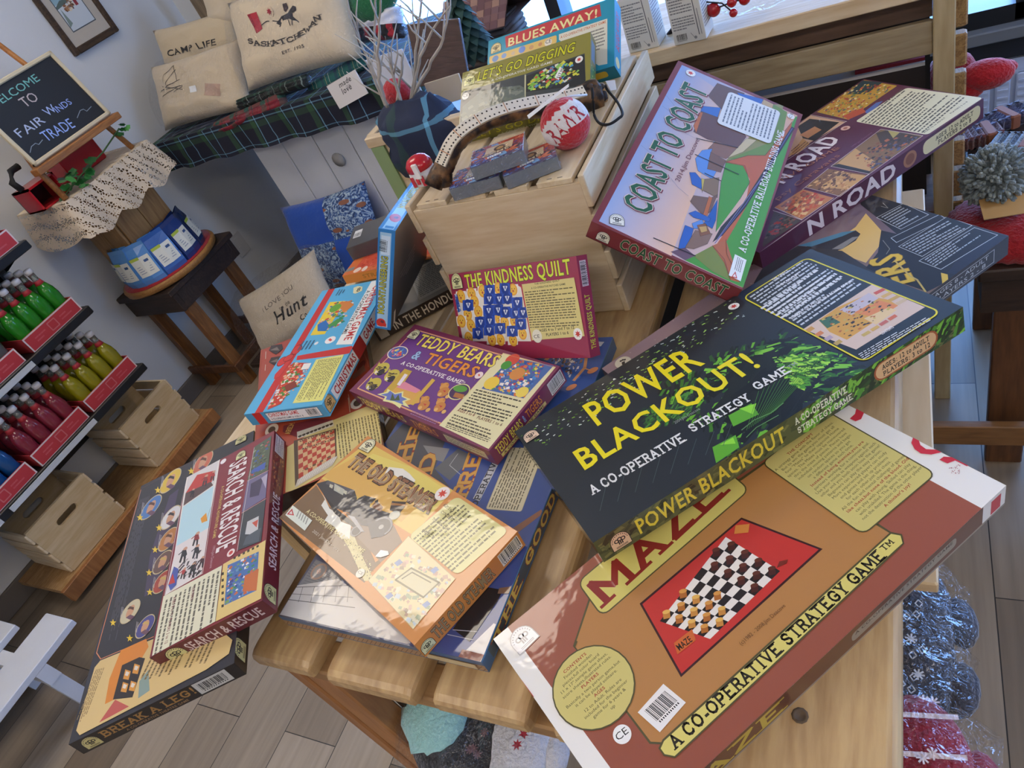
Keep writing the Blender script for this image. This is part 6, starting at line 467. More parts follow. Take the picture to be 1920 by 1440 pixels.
'quilt': {'top': [('q',[-143.9,-72,143.9,-72,-143.9,72],'9c2f4e',0),('t','THE KINDNESS QUILT',-103.8,46.4,235,2.2,20.63,'d8e23a','b','3a4a20',1.1),('p',[-139.2,40.1,18.5,42.7,27,38.9,32.7,-45.5,-135.7,-42],'c23c44'),('p',[-137.5,38.8,18.2,41.5,25,37.4,29.3,-45.5,-135.7,-42],'e9e4da'),('q',[-136.6,26.4,-110.4,25.5,-132.2,42.5],'f2efe8',0),('c',-121.1,33.6,11,11,0,'e8a838'),('c',-121.1,33.6,8.3,8.3,0,'f0c048'),('c',-124,35.2,1.1,1.1,0,'7a4a20'),('c',-117.4,34.7,1.1,1.1,0,'7a4a20'),('c',-121.7,31.1,2.2,2.2,0,'c05a30'),('q',[-107.8,29,-82.5,28.1,-103.6,44.8],'f2efe8',0),('c',-92.8,36,10.6,10.6,0,'e8a838'),('c',-92.8,36,8,8,0,'f0c048'),('c',-95.7,37.6,1.1,1.1,0,'7a4a20'),('c',-89.3,37.2,1.1,1.1,0,'7a4a20'),('c',-93.4,33.6,2.1,2.1,0,'c05a30'),('q',[-78.7,31.4,-54.3,30.4,-74.7,46.9],'f2efe8',0),('c',-64.3,38.3,10.2,10.2,0,'e8a838'),('c',-64.3,38.3,7.7,7.7,0,'f0c048'),('c',-67,39.8,1,1,0,'7a4a20'),('c',-60.9,39.4,1,1,0,'7a4a20'),('c',-64.9,35.9,2.1,2.1,0,'c05a30'),('q',[-39.3,33,-16.1,32,-35.7,48],'f2efe8',0),('c',-25.7,39.6,9.7,9.7,0,'e8a838'),('c',-25.7,39.6,7.3,7.3,0,'f0c048'),('c',-28.3,41.2,1,1,0,'7a4a20'),('c',-22.5,40.7,1,1,0,'7a4a20'),('c',-26.2,37.3,2,2,0,'c05a30'),('q',[-5.6,28.9,16.6,28.1,-2.2,43.7],'f2efe8',0),('c',7.4,35.5,9.3,9.3,0,'e8a838'),('c',7.4,35.5,7,7,0,'f0c048'),('c',4.9,37,0.9,0.9,0,'7a4a20'),('c',10.5,36.6,0.9,0.9,0,'7a4a20'),('c',6.9,33.3,1.9,1.9,0,'c05a30'),('q',[-103.1,15.6,-77.9,14.8,-98.9,31.4],'f2efe8',0),('c',-88.2,22.7,10.6,10.6,0,'e8a838'),('c',-88.2,22.7,7.9,7.9,0,'f0c048'),('c',-91,24.3,1.1,1.1,0,'7a4a20'),('c',-84.6,23.9,1.1,1.1,0,'7a4a20'),('c',-88.8,20.3,2.1,2.1,0,'c05a30'),('q',[-126.5,-4.6,-100.5,-5,-122.2,11.7],'f2efe8',0),('c',-111.1,2.9,10.9,10.9,0,'e8a838'),('c',-111.1,2.9,8.2,8.2,0,'f0c048'),('c',-114,4.5,1.1,1.1,0,'7a4a20'),('c',-107.4,4.2,1.1,1.1,0,'7a4a20'),('c',-111.7,0.5,2.2,2.2,0,'c05a30'),('q',[-97.9,-1.4,-72.8,-1.9,-93.8,14.5],'f2efe8',0),('c',-83.1,5.9,10.5,10.5,0,'e8a838'),('c',-83.1,5.9,7.9,7.9,0,'f0c048'),('c',-85.9,7.4,1.1,1.1,0,'7a4a20'),('c',-79.5,7.1,1.1,1.1,0,'7a4a20'),('c',-83.7,3.5,2.1,2.1,0,'c05a30'),('q',[-146.6,-15.5,-119.9,-15.8,-142.1,1],'f2efe8',0),('c',-130.8,-7.8,11.2,11.2,0,'e8a838'),('c',-130.8,-7.8,8.4,8.4,0,'f0c048'),('c',-133.8,-6.2,1.1,1.1,0,'7a4a20'),('c',-127,-6.5,1.1,1.1,0,'7a4a20'),('c',-131.4,-10.3,2.2,2.2,0,'c05a30'),('q',[-123.1,-23.5,-97.1,-23.7,-118.8,-7.2],'f2efe8',0),('c',-107.7,-15.8,10.9,10.9,0,'e8a838'),('c',-107.7,-15.8,8.2,8.2,0,'f0c048'),('c',-110.6,-14.3,1.1,1.1,0,'7a4a20'),('c',-104.1,-14.6,1.1,1.1,0,'7a4a20'),('c',-108.3,-18.3,2.2,2.2,0,'c05a30'),('q',[-48.6,-15.7,-24.9,-15.9,-44.8,-0.1],'f2efe8',0),('c',-34.7,-8.4,9.9,9.9,0,'e8a838'),('c',-34.7,-8.4,7.4,7.4,0,'f0c048'),('c',-37.3,-6.9,1,1,0,'7a4a20'),('c',-31.4,-7.2,1,1,0,'7a4a20'),('c',-35.2,-10.7,2,2,0,'c05a30'),('q',[-37.2,-21.2,-13.9,-21.4,-33.5,-5.7],'f2efe8',0),('c',-23.5,-13.9,9.8,9.8,0,'e8a838'),('c',-23.5,-13.9,7.3,7.3,0,'f0c048'),('c',-26.1,-12.5,1,1,0,'7a4a20'),('c',-20.2,-12.7,1,1,0,'7a4a20'),('c',-24,-16.3,2,2,0,'c05a30'),('q',[-14.6,-20.3,8,-20.5,-11.1,-5.1],'f2efe8',0),('c',-1.3,-13.2,9.5,9.5,0,'e8a838'),('c',-1.3,-13.2,7.1,7.1,0,'f0c048'),('c',-3.9,-11.7,1,1,0,'7a4a20'),('c',1.8,-12,1,1,0,'7a4a20'),('c',-1.8,-15.5,1.9,1.9,0,'c05a30'),('q',[0.1,-40.8,22.4,-40.7,3.5,-25.6],'f2efe8',0),('c',13.2,-33.5,9.3,9.3,0,'e8a838'),('c',13.2,-33.5,7,7,0,'f0c048'),('c',10.7,-32.1,0.9,0.9,0,'7a4a20'),('c',16.3,-32.3,0.9,0.9,0,'7a4a20'),('c',12.7,-35.8,1.9,1.9,0,'c05a30'),('q',[-54.1,-49.1,-30.2,-48.8,-50.3,-33.3],'f2efe8',0),('c',-40,-41.4,10,10,0,'e8a838'),('c',-40,-41.4,7.5,7.5,0,'f0c048'),('c',-42.7,-40,1,1,0,'7a4a20'),('c',-36.7,-40.2,1,1,0,'7a4a20'),('c',-40.6,-43.8,2,2,0,'c05a30'),('q',[-75,-48.7,-50.4,-48.5,-71,-32.7],'f2efe8',0),('c',-60.5,-41,10.3,10.3,0,'e8a838'),('c',-60.5,-41,7.7,7.7,0,'f0c048'),('c',-63.2,-39.5,1,1,0,'7a4a20'),('c',-57,-39.7,1,1,0,'7a4a20'),('c',-61,-43.4,2.1,2.1,0,'c05a30'),('q',[-134.5,-45,-108,-44.8,-130,-28.4],'f2efe8',0),('c',-118.8,-37,11,11,0,'e8a838'),('c',-118.8,-37,8.3,8.3,0,'f0c048'),('c',-121.7,-35.5,1.1,1.1,0,'7a4a20'),('c',-115.1,-35.6,1.1,1.1,0,'7a4a20'),('c',-119.4,-39.5,2.2,2.2,0,'c05a30'),('q',[-24.1,-50.5,-1,-50.2,-20.5,-34.9],'f2efe8',0),('c',-10.5,-43,9.6,9.6,0,'e8a838'),('c',-10.5,-43,7.2,7.2,0,'f0c048'),('c',-13.2,-41.5,1,1,0,'7a4a20'),('c',-7.3,-41.7,1,1,0,'7a4a20'),('c',-11.1,-45.3,1.9,1.9,0,'c05a30'),('q',[-121.9,9.7,-94.4,8.9,-118.3,27.2],'1f3f9c',0),('q',[-120.6,10.3,-95.3,9.7,-117.4,26.4],'2c55c0',0),('c',-105.8,17.6,10.3,10.3,0,'1c3c94'),('p',[-110.8,21.8,-105.7,22.2,-108.1,15.3],'dfe6f2'),('p',[-103.6,22.1,-98.9,21.1,-104.3,15.1],'dfe6f2'),('c',-106.4,15.6,2.2,2.2,0,'c8d4ec'),('q',[-61,30.4,-35.7,29.4,-57.9,47.1],'1f3f9c',0),('q',[-59.8,31,-36.5,30.1,-57,46.4],'2c55c0',0),('c',-46.3,37.8,9.5,9.5,0,'1c3c94'),('p',[-50.9,41.9,-46.2,42.2,-48.4,35.6],'dfe6f2'),('p',[-44.2,42,-39.9,41,-44.9,35.4],'dfe6f2'),('c',-46.8,35.8,2,2,0,'c8d4ec'),('q',[-24,31.2,0.2,30.2,-21.1,47.5],'1f3f9c',0),('q',[-22.8,31.8,-0.6,30.9,-20.3,46.8],'2c55c0',0),('c',-10,38.4,9.1,9.1,0,'1c3c94'),('p',[-14.4,42.4,-9.9,42.7,-11.9,36.3],'dfe6f2'),('p',[-8,42.6,-3.9,41.6,-8.6,36],'dfe6f2'),('c',-10.4,36.5,1.9,1.9,0,'c8d4ec'),('q',[-65.7,17,-40.1,16.2,-62.5,33.9],'1f3f9c',0),('q',[-64.5,17.6,-41,16.9,-61.6,33.2],'2c55c0',0),('c',-50.8,24.6,9.6,9.6,0,'1c3c94'),('p',[-55.5,28.7,-50.8,29,-52.9,22.4],'dfe6f2'),('p',[-48.7,28.9,-44.4,27.9,-49.4,22.2],'dfe6f2'),('c',-51.3,22.6,2,2,0,'c8d4ec'),('q',[-41.5,15.6,-16.7,14.8,-38.5,32.2],'1f3f9c',0),('q',[-40.4,16.2,-17.6,15.5,-37.7,31.5],'2c55c0',0),('c',-27.2,23.1,9.3,9.3,0,'1c3c94'),('p',[-31.7,27.1,-27.1,27.4,-29.2,20.9],'dfe6f2'),('p',[-25.2,27.3,-20.9,26.4,-25.7,20.7],'dfe6f2'),('c',-27.6,21.1,2,2,0,'c8d4ec'),('q',[-22.8,15.3,1.4,14.6,-19.9,31.8],'1f3f9c',0),('q',[-21.7,15.9,0.6,15.3,-19.1,31],'2c55c0',0),('c',-8.8,22.7,9.1,9.1,0,'1c3c94'),('p',[-13.2,26.7,-8.7,27,-10.7,20.6],'dfe6f2'),('p',[-6.8,26.9,-2.7,26,-7.4,20.4],'dfe6f2'),('c',-9.2,20.8,1.9,1.9,0,'c8d4ec'),('q',[-1.4,7.5,22.2,6.8,1.4,23.7],'1f3f9c',0),('q',[-0.3,8.1,21.4,7.5,2.2,23],'2c55c0',0),('c',12.2,14.9,8.8,8.8,0,'1c3c94'),('p',[7.9,18.7,12.2,19.1,10.3,12.7],'dfe6f2'),('p',[14.1,19,18.1,18.1,13.6,12.5],'dfe6f2'),('c',11.8,13,1.9,1.9,0,'c8d4ec'),('q',[-71.7,-1.6,-45.8,-2.1,-68.4,15.5],'1f3f9c',0),('q',[-70.4,-1,-46.7,-1.4,-67.6,14.7],'2c55c0',0),('c',-56.6,6.3,9.7,9.7,0,'1c3c94'),('p',[-61.4,10.3,-56.6,10.7,-58.8,4],'dfe6f2'),('p',[-54.5,10.6,-50.1,9.7,-55.2,3.8],'dfe6f2'),('c',-57.1,4.2,2,2,0,'c8d4ec'),('q',[-48.3,-1.8,-23.2,-2.4,-45.2,15],'1f3f9c',0),('q',[-47.1,-1.2,-24.1,-1.6,-44.4,14.3],'2c55c0',0),('c',-33.8,5.9,9.4,9.4,0,'1c3c94'),('p',[-38.4,9.9,-33.7,10.3,-35.8,3.7],'dfe6f2'),('p',[-31.7,10.2,-27.5,9.3,-32.3,3.5],'dfe6f2'),('c',-34.2,3.9,2,2,0,'c8d4ec'),('q',[-31.6,-6,-7,-6.5,-28.6,10.7],'1f3f9c',0),('q',[-30.4,-5.4,-7.8,-5.8,-27.8,9.9],'2c55c0',0),('c',-17.4,1.7,9.2,9.2,0,'1c3c94'),('p',[-21.9,5.6,-17.3,6,-19.4,-0.5],'dfe6f2'),('p',[-15.4,5.9,-11.2,5,-16,-0.7],'dfe6f2'),('c',-17.8,-0.3,1.9,1.9,0,'c8d4ec'),('q',[-7.6,-8.8,16.3,-9.2,-4.7,7.7],'1f3f9c',0),('q',[-6.5,-8.1,15.5,-8.5,-3.9,7],'2c55c0',0),('c',6.2,-1.1,8.9,8.9,0,'1c3c94'),('p',[1.8,2.7,6.2,3.1,4.3,-3.4],'dfe6f2'),('p',[8.1,3,12.2,2.2,7.6,-3.5],'dfe6f2'),('c',5.8,-3.1,1.9,1.9,0,'c8d4ec'),('q',[8.1,-8.6,31.4,-9,10.8,7.6],'1f3f9c',0),('q',[9.2,-8,30.6,-8.3,11.6,6.9],'2c55c0',0),('c',21.6,-1.1,8.7,8.7,0,'1c3c94'),('p',[17.3,2.7,21.6,3.1,19.7,-3.3],'dfe6f2'),('p',[23.4,3,27.4,2.2,22.9,-3.4],'dfe6f2'),('c',21.1,-3,1.8,1.8,0,'c8d4ec'),('q',[-96.4,-19.8,-69.7,-20,-93,-2.3],'1f3f9c',0),('q',[-95.1,-19.1,-70.6,-19.3,-92.1,-3.1],'2c55c0',0),('c',-80.8,-11.6,10,10,0,'1c3c94'),('p',[-85.7,-7.6,-80.7,-7.1,-83,-14],'dfe6f2'),('p',[-78.6,-7.2,-74.1,-8.1,-79.3,-14.1],'dfe6f2'),('c',-81.3,-13.7,2.1,2.1,0,'c8d4ec'),('q',[-73.3,-18.9,-47.4,-19.1,-70.1,-1.7],'1f3f9c',0),('q',[-72.1,-18.2,-48.2,-18.4,-69.2,-2.4],'2c55c0',0),('c',-58.3,-10.8,9.7,9.7,0,'1c3c94'),('p',[-63,-6.8,-58.2,-6.3,-60.4,-13.1],'dfe6f2'),('p',[-56.1,-6.4,-51.7,-7.3,-56.8,-13.3],'dfe6f2'),('c',-58.8,-12.8,2.1,2.1,0,'c8d4ec'),('q',[-0.7,-26.5,22.9,-26.6,2,-10],'1f3f9c',0),('q',[0.4,-25.9,22.1,-25.9,2.8,-10.7],'2c55c0',0),('c',12.9,-18.7,8.9,8.9,0,'1c3c94'),('p',[8.6,-14.9,13,-14.4,11,-20.9],'dfe6f2'),('p',[14.8,-14.5,18.9,-15.3,14.3,-21.1],'dfe6f2'),('c',12.5,-20.7,1.9,1.9,0,'c8d4ec'),('q',[-108,-38.1,-80.8,-38.1,-104.5,-20.4],'1f3f9c',0),('q',[-106.7,-37.4,-81.7,-37.3,-103.6,-21.1],'2c55c0',0),('c',-92.1,-29.7,10.2,10.2,0,'1c3c94'),('p',[-97.1,-25.6,-92,-25.1,-94.4,-32.1],'dfe6f2'),('p',[-89.9,-25.1,-85.3,-26,-90.6,-32.2],'dfe6f2'),('c',-92.7,-31.8,2.1,2.1,0,'c8d4ec'),('q',[-78.3,-33.6,-52.2,-33.6,-75.1,-16.2],'1f3f9c',0),('q',[-77.1,-32.9,-53,-32.9,-74.2,-16.9],'2c55c0',0),('c',-63.1,-25.3,9.8,9.8,0,'1c3c94'),('p',[-67.9,-21.3,-63.1,-20.8,-65.3,-27.7],'dfe6f2'),('p',[-61,-20.9,-56.5,-21.7,-61.6,-27.8],'dfe6f2'),('c',-63.6,-27.4,2.1,2.1,0,'c8d4ec'),('q',[-50.4,-31.7,-25.2,-31.8,-47.3,-14.7],'1f3f9c',0),('q',[-49.3,-31.1,-26,-31.1,-46.5,-15.4],'2c55c0',0),('c',-35.8,-23.6,9.4,9.4,0,'1c3c94'),('p',[-40.4,-19.7,-35.7,-19.2,-37.9,-25.9],'dfe6f2'),('p',[-33.7,-19.3,-29.4,-20.1,-34.3,-26.1],'dfe6f2'),('c',-36.3,-25.7,2,2,0,'c8d4ec'),('q',[-22.6,-36.8,1.8,-36.7,-19.7,-20],'1f3f9c',0),('q',[-21.5,-36.1,1,-36,-18.9,-20.7],'2c55c0',0),('c',-8.5,-28.7,9.1,9.1,0,'1c3c94'),('p',[-13,-24.9,-8.5,-24.4,-10.5,-31],'dfe6f2'),('p',[-6.6,-24.5,-2.4,-25.3,-7.1,-31.1],'dfe6f2'),('c',-9,-30.7,1.9,1.9,0,'c8d4ec'),('p',[-137.1,37.3,-129.8,37.7,-126,9.9,-135.4,6.8],'2c55a8'),('n',[-137.1,37.3,-129.8,37.7,-126,9.9,-135.4,6.8],['e8eef6','1f3f9c'],24,3,2,1,0),('p',[28.8,41.9,135.2,43.1,139.5,-40.2,31.9,-43.9],'dccd84'),('t','THE KINDNESS QUILT',55.4,39,51.8,1.2,2.37,'4a4428','b',None,0),('t','A CO-OPERATIVE PATCHES GAME',47.5,33.3,69.9,0.8,2.67,'4a4428','b',None,0),('x',[32.2,31.3],[100.8,0.1],[0.1,-57.2],15,'6c6440',3,0.95),('t','AGES 4 to 7 and 7 to 12',51,-31.4,71.6,2.4,4.02,'3a3424','b',None,0),('t','PLAYERS 1 to 6',63.9,-38.5,46.3,2.2,4.31,'3a3424','b',None,0),('c',44.7,-37.7,10.2,10.2,0,'e8e4d0'),('t','CE',37.1,-41.1,13.3,0.8,5.16,'2a2a24','r',None,0),('m',127.3,-36.8,8.5,'lred','white'),('o',-124.7,46.2,14,0.2,'dfe0a8','ink')],
'right': [('q',[-72,-11.1,72,-11.1,-72,11.1],'8a2040',0),('t','THE KINDNESS QUILT',-60.4,-4.4,77.7,0,9.98,'c8c23a','b','4a1c2c',0.4),('q',[28.8,-6.7,64.8,-6.7,28.8,6.7],'c8b8bc',0),('k',[28.8,-6.7],[36,0],[0,13.3],18,3,'ink')],
'front': [('q',[-143.9,-11.1,143.9,-11.1,-143.9,11.1],'8a2040',0)],
'left': [('q',[-72,-11.1,72,-11.1,-72,11.1],'8a2040',0)],
'back': [('q',[-143.9,-11.1,143.9,-11.1,-143.9,11.1],'8a2040',0)]},
'mount': {'top': [('q',[-13.6,-167.3,13.6,-167.3,-13.6,167.3],'2f86c8',0),('q',[-8.2,-164,9.5,-164,-8.2,164],'9fd0ec',0),('t','MOUNTAINEERING',6.2,-59.3,2.4,138.2,12.81,'c8c83c','b','26304a',1),('c',0.6,-110.3,9.3,19.7,0.16,'c8362c'),('q',[-5.5,-160.6,8.2,-160.6,-5.5,-150.6],'2f86c8',0),('t','8',5.3,-113.9,-0.6,11.4,6.61,'2c2c40','b',None,0)],
'front': [('q',[-13.6,-89.1,13.6,-89.1,-13.6,89.1],'2a78b8',0),('q',[-10.4,-85.5,7.6,-85.5,-10.4,83.7],'9cc4e0',0),('t','MOUNTAINEERING',0.3,-60.9,2.9,105.2,9.89,'b9b83a','b','26304a',1),('q',[-8.2,46.3,6,46.3,-8.2,78.4],'c8dcec',0),('k',[2.1,49.1],[0.6,22.5],[-14,1.6],16,3,'ink'),('c',-3.6,-76.9,7.9,7.6,-3.11,'c8362c'),('q',[-9.8,-83.7,5.5,-83.7,-9.8,-77.5],'c8362c',0),('t','8',0.4,-78.4,1.8,5.4,5.5,'2c2c40','b',None,0)],
'right': [('q',[-167.3,-89.1,167.3,-89.1,-167.3,89.1],'55483f',0),('g',[-167.3,-89.1,167.3,-89.1,167.3,89.1,-167.3,89.1],['7a6a5c','2c2726','3c3432','6c5c50']),('x',[16.7,0],[-133.8,0],[0,-35.6],5,'8a7c70',4,0.6),('q',[-147.2,-89.1,-133.8,-89.1,-147.2,-64.1],'e0d8c8',0)],  # gradient and reversed text bars: reflections on this glossy face, painted in
'left': [('q',[-167.3,-89.1,167.3,-89.1,-167.3,89.1],'2a78b8',0)],
'back': [('q',[-13.6,-89.1,13.6,-89.1,-13.6,89.1],'2a78b8',0)]},
'honduras': {'top': [('q',[-117.5,-80,117.5,-80,-117.5,80],'4a4642',0),('g',[-117.5,-80,117.5,-80,117.5,80,-117.5,80],['8a8478','5c5a58','1c1c1e','3a3836']),('q',[-11.7,-64,98.7,-64,-11.7,64],'8c8a80',0),('x',[-7.1,56],[101.1,0],[0,-112],16,'4a4844',4,0.9)],
'front': [('q',[-117.5,-15,117.5,-15,-117.5,15],'2c211e',0),('t','IN THE HONDURAS',-79.9,-9,164.5,0,18,'d8ccb8','b',None,0),('q',[-112.8,-13.5,-94,-13.5,-112.8,13.5],'b8b0a0',0)],
'left': [('q',[-80,-15,80,-15,-80,15],'2c211e',0)],
'right': [('q',[-80,-15,80,-15,-80,15],'2c211e',0)],
'back': [('q',[-117.5,-15,117.5,-15,-117.5,15],'2c211e',0)]},
'orange': {'top': [('q',[-125,-68.5,125,-68.5,-125,68.5],'d8743c',0),('q',[-100,-49.3,120,-49.3,-100,65.8],'d2553c',0),('n',[-91.8,-51.7,-98.8,51.9,-113,105,-54.2,36.8,-32.7,-69.2],['c8402c','e0705c','b83c30','d8604c'],90,6,3,1.2,0.4),('n',[-115,69.2,-109.5,97.6,-87.5,59.9],['4a7a3c','3a6a34'],16,7,4,1,0),('c',-90.2,-54.9,9,10.7,-0.29,'f0d8c8'),('c',-69.8,-55.5,7,10.6,0.09,'f0d8c8'),('q',[-125,-55.4,-103.2,-51,-126.9,-41.3],'8a8a86',0),('q',[-44.6,-91.8,-22.4,-90.4,-54.6,-68],'9a4a6c',0),('q',[-125.3,-8.6,-122.6,-4.9,-129.2,-4],'4a2c20',0),('q',[-124.8,3.7,-122.1,7.4,-128.7,8.3],'4a2c20',0),('q',[-124.3,16.1,-121.6,19.8,-128.2,20.8],'4a2c20',0),('q',[-123.8,28.6,-121.1,32.4,-127.8,33.4],'4a2c20',0),('q',[-123.3,41.2,-120.6,45,-127.3,46.1],'4a2c20',0)],
'front': [('q',[-125,-11,125,-11,-125,11],'d8893c',0),('t','STRAWBERRY',-75,-4.4,125,0,8.78,'a8742c','b',None,0)],
'left': [('q',[-68.5,-11,68.5,-11,-68.5,11],'c8683a',0)],
'right': [('q',[-68.5,-11,68.5,-11,-68.5,11],'c8683a',0)],
'back': [('q',[-125,-11,125,-11,-125,11],'c8683a',0)]},
'dig': {'top': [('q',[-122.1,-67.3,122.1,-67.3,-122.1,67.3],'8f8a3c',0),('p',[-122.3,8.6,-120.2,-62.1,46.4,-79.3,116.3,-87.7,112.1,26.7,4.2,21.9,-119.2,24.9],'3a4144'),('p',[3,21,5.6,20.1,7.8,-80.8,5.3,-80.1],'c8c8a0'),('p',[-117.1,-7.2,-83.4,13.2,-51.7,11.3,-5.1,1.5,4,-7,6.3,-72.4,-116.1,-63.3],'5f6a64'),('n',[-114.4,-8,-78.2,14.3,2.5,-1,4.9,-66.7,-113.7,-58.5],['6a7468','4c564c','7c8478','55605a'],110,8,4,1.6,0.2),('p',[5.7,17.3,110.9,23.9,113.6,-27.2,111.4,-37,6.8,-16.1],'1f2426'),('n',[10.1,-3.5,31.8,16.7,70.6,22.4,97,10.4,104.3,-18.8,57,-19,15.5,-16.2],['7ab83c','c8c83c','4a9ac8','d8d84a','c84a3c','8ac860','2c3a44','e0e0d0'],130,7,5,1.5,0.4),('q',[66.5,-11.4,75.7,7,59.1,-3.6],'f2f2f0',0),('t','$17.95',67.6,-9.1,9.3,17.1,6.35,'2a2a2a','b',None,0),('t',"LET'S GO DIGGING",-92.4,38.4,186.7,-1.2,18.99,'d8d81e','i','3a3a1c',1.6),('t','A CO-OPERATIVE CARD GAME',-61.7,28.2,116.5,-0.2,4.22,'e0e0d0','b',None,0),('o',-106.8,35.2,11.4,-0.3,'dcdc8c','ink'),('m',102.3,17.5,6.9,'lred','white'),('c',-112.5,13.5,7.1,7.1,0,'e4e4e0'),('t','CE',-117.9,12.4,10.9,-0.1,6.02,'3a3a3a','r',None,0)],
'front': [('q',[-122.1,-13.6,122.1,-13.6,-122.1,13.6],'7a7636',0),('t',"LET'S GO DIGGING",-97.7,-4.1,200.2,0,13.57,'3a3818','i',None,0),('t',"LET'S GO DIGGING",-97.7,-3.5,200.2,0,13.02,'b9b428','i',None,0),('t','A CO-OPERATIVE CARD GAME',-48.8,-10.9,122.1,0,3.8,'c8c8a0','b',None,0)],
'right': [('q',[-67.3,-13.6,67.3,-13.6,-67.3,13.6],'6c6a38',0),('q',[-53.9,-9.5,6.7,-9.5,-53.9,9.5],'5a7a3c',0),('q',[16.2,-8.1,56.5,-8.1,16.2,8.1],'4a7aa0',0),('n',[-53.9,-9.5,6.7,-9.5,6.7,9.5,-53.9,9.5],['9ac04a','3a4a2c','c8c860'],40,4,3,1,0)],
'left': [('q',[-67.3,-13.6,67.3,-13.6,-67.3,13.6],'6c6a38',0)],
'back': [('q',[-122.1,-13.6,122.1,-13.6,-122.1,13.6],'6c6a38',0)]},
'blues': {'top': [('q',[-125,-68.3,125,-68.3,-125,68.3],'2a98b8',0),('q',[-86.3,39.6,101.2,38.4,-89.4,65.1],'c8444a',0),('t','BLUES AWAY!',-83.6,41.5,179.4,-2.5,16.68,'f0e8a8','b',None,0),('q',[-120.8,17,17.1,14.6,-121.5,33.1],'e8c878',3),('c',-108.3,24.3,6.7,6.7,0,'7a9acc'),('c',-89.9,24.3,5.4,5.4,0,'8aa8d8'),('c',-70.9,22.9,4.1,4.1,0,'d8c0a0'),('c',-52.5,24.5,7,7,0,'7a9ae0'),('c',-33.4,22.6,4.6,4.6,0,'d8a878'),('c',-15.5,22.7,4,4,0,'d89a6c'),('c',0.4,21,7.4,7.4,0,'eee6d8'),('t','CE',-5.3,19.2,11.8,0.3,7.49,'2a2a2a','r',None,0),('p',[21.1,30.2,112.2,28.9,112.5,-60.9,96.9,-58.8,21.4,18.6],'e0e0d0'),('t','A CO-OPERATIVE STRATEGY GAME',24.7,20.1,85.1,1.1,5.18,'c8703c','b',None,0),('x',[81.6,15.9],[28.1,-0.1],[0.4,-45.6],7,'7a7a76',3,0.8),('o',-107.4,36.9,11.3,0.4,'e6d8a0','ink')],
'front': [('q',[-125,-15.8,125,-15.8,-125,15.8],'1f7f9c',0),('q',[55,-6.3,107.5,-6.3,55,9.5],'d8b83c',5),('t','BLUES AWAY!',-75,-6.3,105,0,14.24,'d8c86a','b',None,0)],
'right': [('q',[-68.3,-15.8,68.3,-15.8,-68.3,15.8],'2a8aa8',0),('t','BLUES AWAY!',-27.3,-7.9,75.1,0,15.82,'c83c44','b',None,0),('c',-51.9,0,9.6,9.6,0,'d8c88c')],
'left': [('q',[-68.3,-15.8,68.3,-15.8,-68.3,15.8],'2a8aa8',0)],
'back': [('q',[-125,-15.8,125,-15.8,-125,15.8],'2a8aa8',0)]},
'chalk': {'top': [('t','WELCOME',-149.8,69.5,225.3,1.9,24.87,'6fb0a8','r',None,0),('t','TO',-48.8,26.3,65.9,-1.5,31.47,'b8aaa8','r',None,0),('t','F',-149.3,-38.6,25.2,1.1,28.27,'a9b4cf','r',None,0),('t','AIR',-118.8,-40.7,87.1,0.7,27.86,'a9b4cf','r',None,0),('t','W',-10.5,-30.2,44.4,-0.4,26.72,'9fb0dc','r',None,0),('t','INDS',26,-37.2,75.4,-0.4,20.85,'8fa4e0','r',None,0),('t','TRADE',-87.4,-89.5,128.5,-12,34.05,'8fa8e4','r',None,0),('l',[-162.2,-87.7,-141.9,-75.6,-121.9,-74.2,-116.7,-82.8,-93.3,-77.7],2.2,'8e98a0'),('l',[70.4,-81.8,101.5,-68.4,115.8,-70.7,119.9,-81.5,148,-77.3],2.2,'8e98a0')]},
'p_sask': {'top': [('p',[-144.8,76.6,-89.9,72.5,-82.2,14.7,-116.6,6.8],'b02c3c'),('p',[-143.7,75.5,-127.7,74.8,-109.3,7.4,-118.5,7.2],'8a2030'),('m',-29.1,58.8,19,'a02c3c','d0bfa6'),('l',[-85,26.6,-55.1,33.1,-29,29.2,-4.5,21.2],3,'2a2830'),('p',[-12.8,16.5,13.5,34.6,53.9,35.9,79.3,53.5,99.2,44.4,101.4,31,77.6,28,76.8,15.2,94.2,-1.9,65,9.3,54.1,16.2,21.8,19.4,3.9,6],'26242c'),('p',[37.9,68,54.5,68.2,58.5,50,42.2,40.8,34.3,47.1],'3a2c30'),('l',[17,25,2.6,1.9],4,'26242c'),('l',[44.8,18.4,50.5,-4.8],4,'26242c'),('l',[69.4,12.6,60.4,-5],4,'26242c'),('l',[76.8,15.2,93.5,-4],4,'26242c'),('t','S',-172.9,-17.1,26.9,-5,18.92,'3c3838','s',None,0),('t','A',-142,-30.9,26.7,-5,18.85,'3c3838','s',None,0),('t','S',-109.8,-40.3,26.4,-4.9,18.77,'3c3838','s',None,0),('t','K',-78.5,-47.2,26.1,-4.8,18.67,'3c3838','s',None,0),('t','A',-48.6,-52.9,28.1,1.9,18.31,'3c3838','s',None,0),('t','T',-13.6,-57,27.7,1.9,18.21,'3c3838','s',None,0),('t','C',20,-57.7,27.4,1.9,18.1,'3c3838','s',None,0),('t','H',54.4,-54.2,27,1.9,17.97,'3c3838','s',None,0),('t','E',82.3,-49.5,26.7,1.8,17.86,'3c3838','s',None,0),('t','W',106.9,-44.1,26.4,1.8,17.76,'3c3838','s',None,0),('t','A',137.9,-31.6,26.1,1.7,17.62,'3c3838','s',None,0),('t','N',162.5,-20.1,25.8,1.7,17.5,'3c3838','s',None,0),('t','EST. 1905',-16.8,-87,108.9,-0,10.67,'5a5450','s',None,0)]},
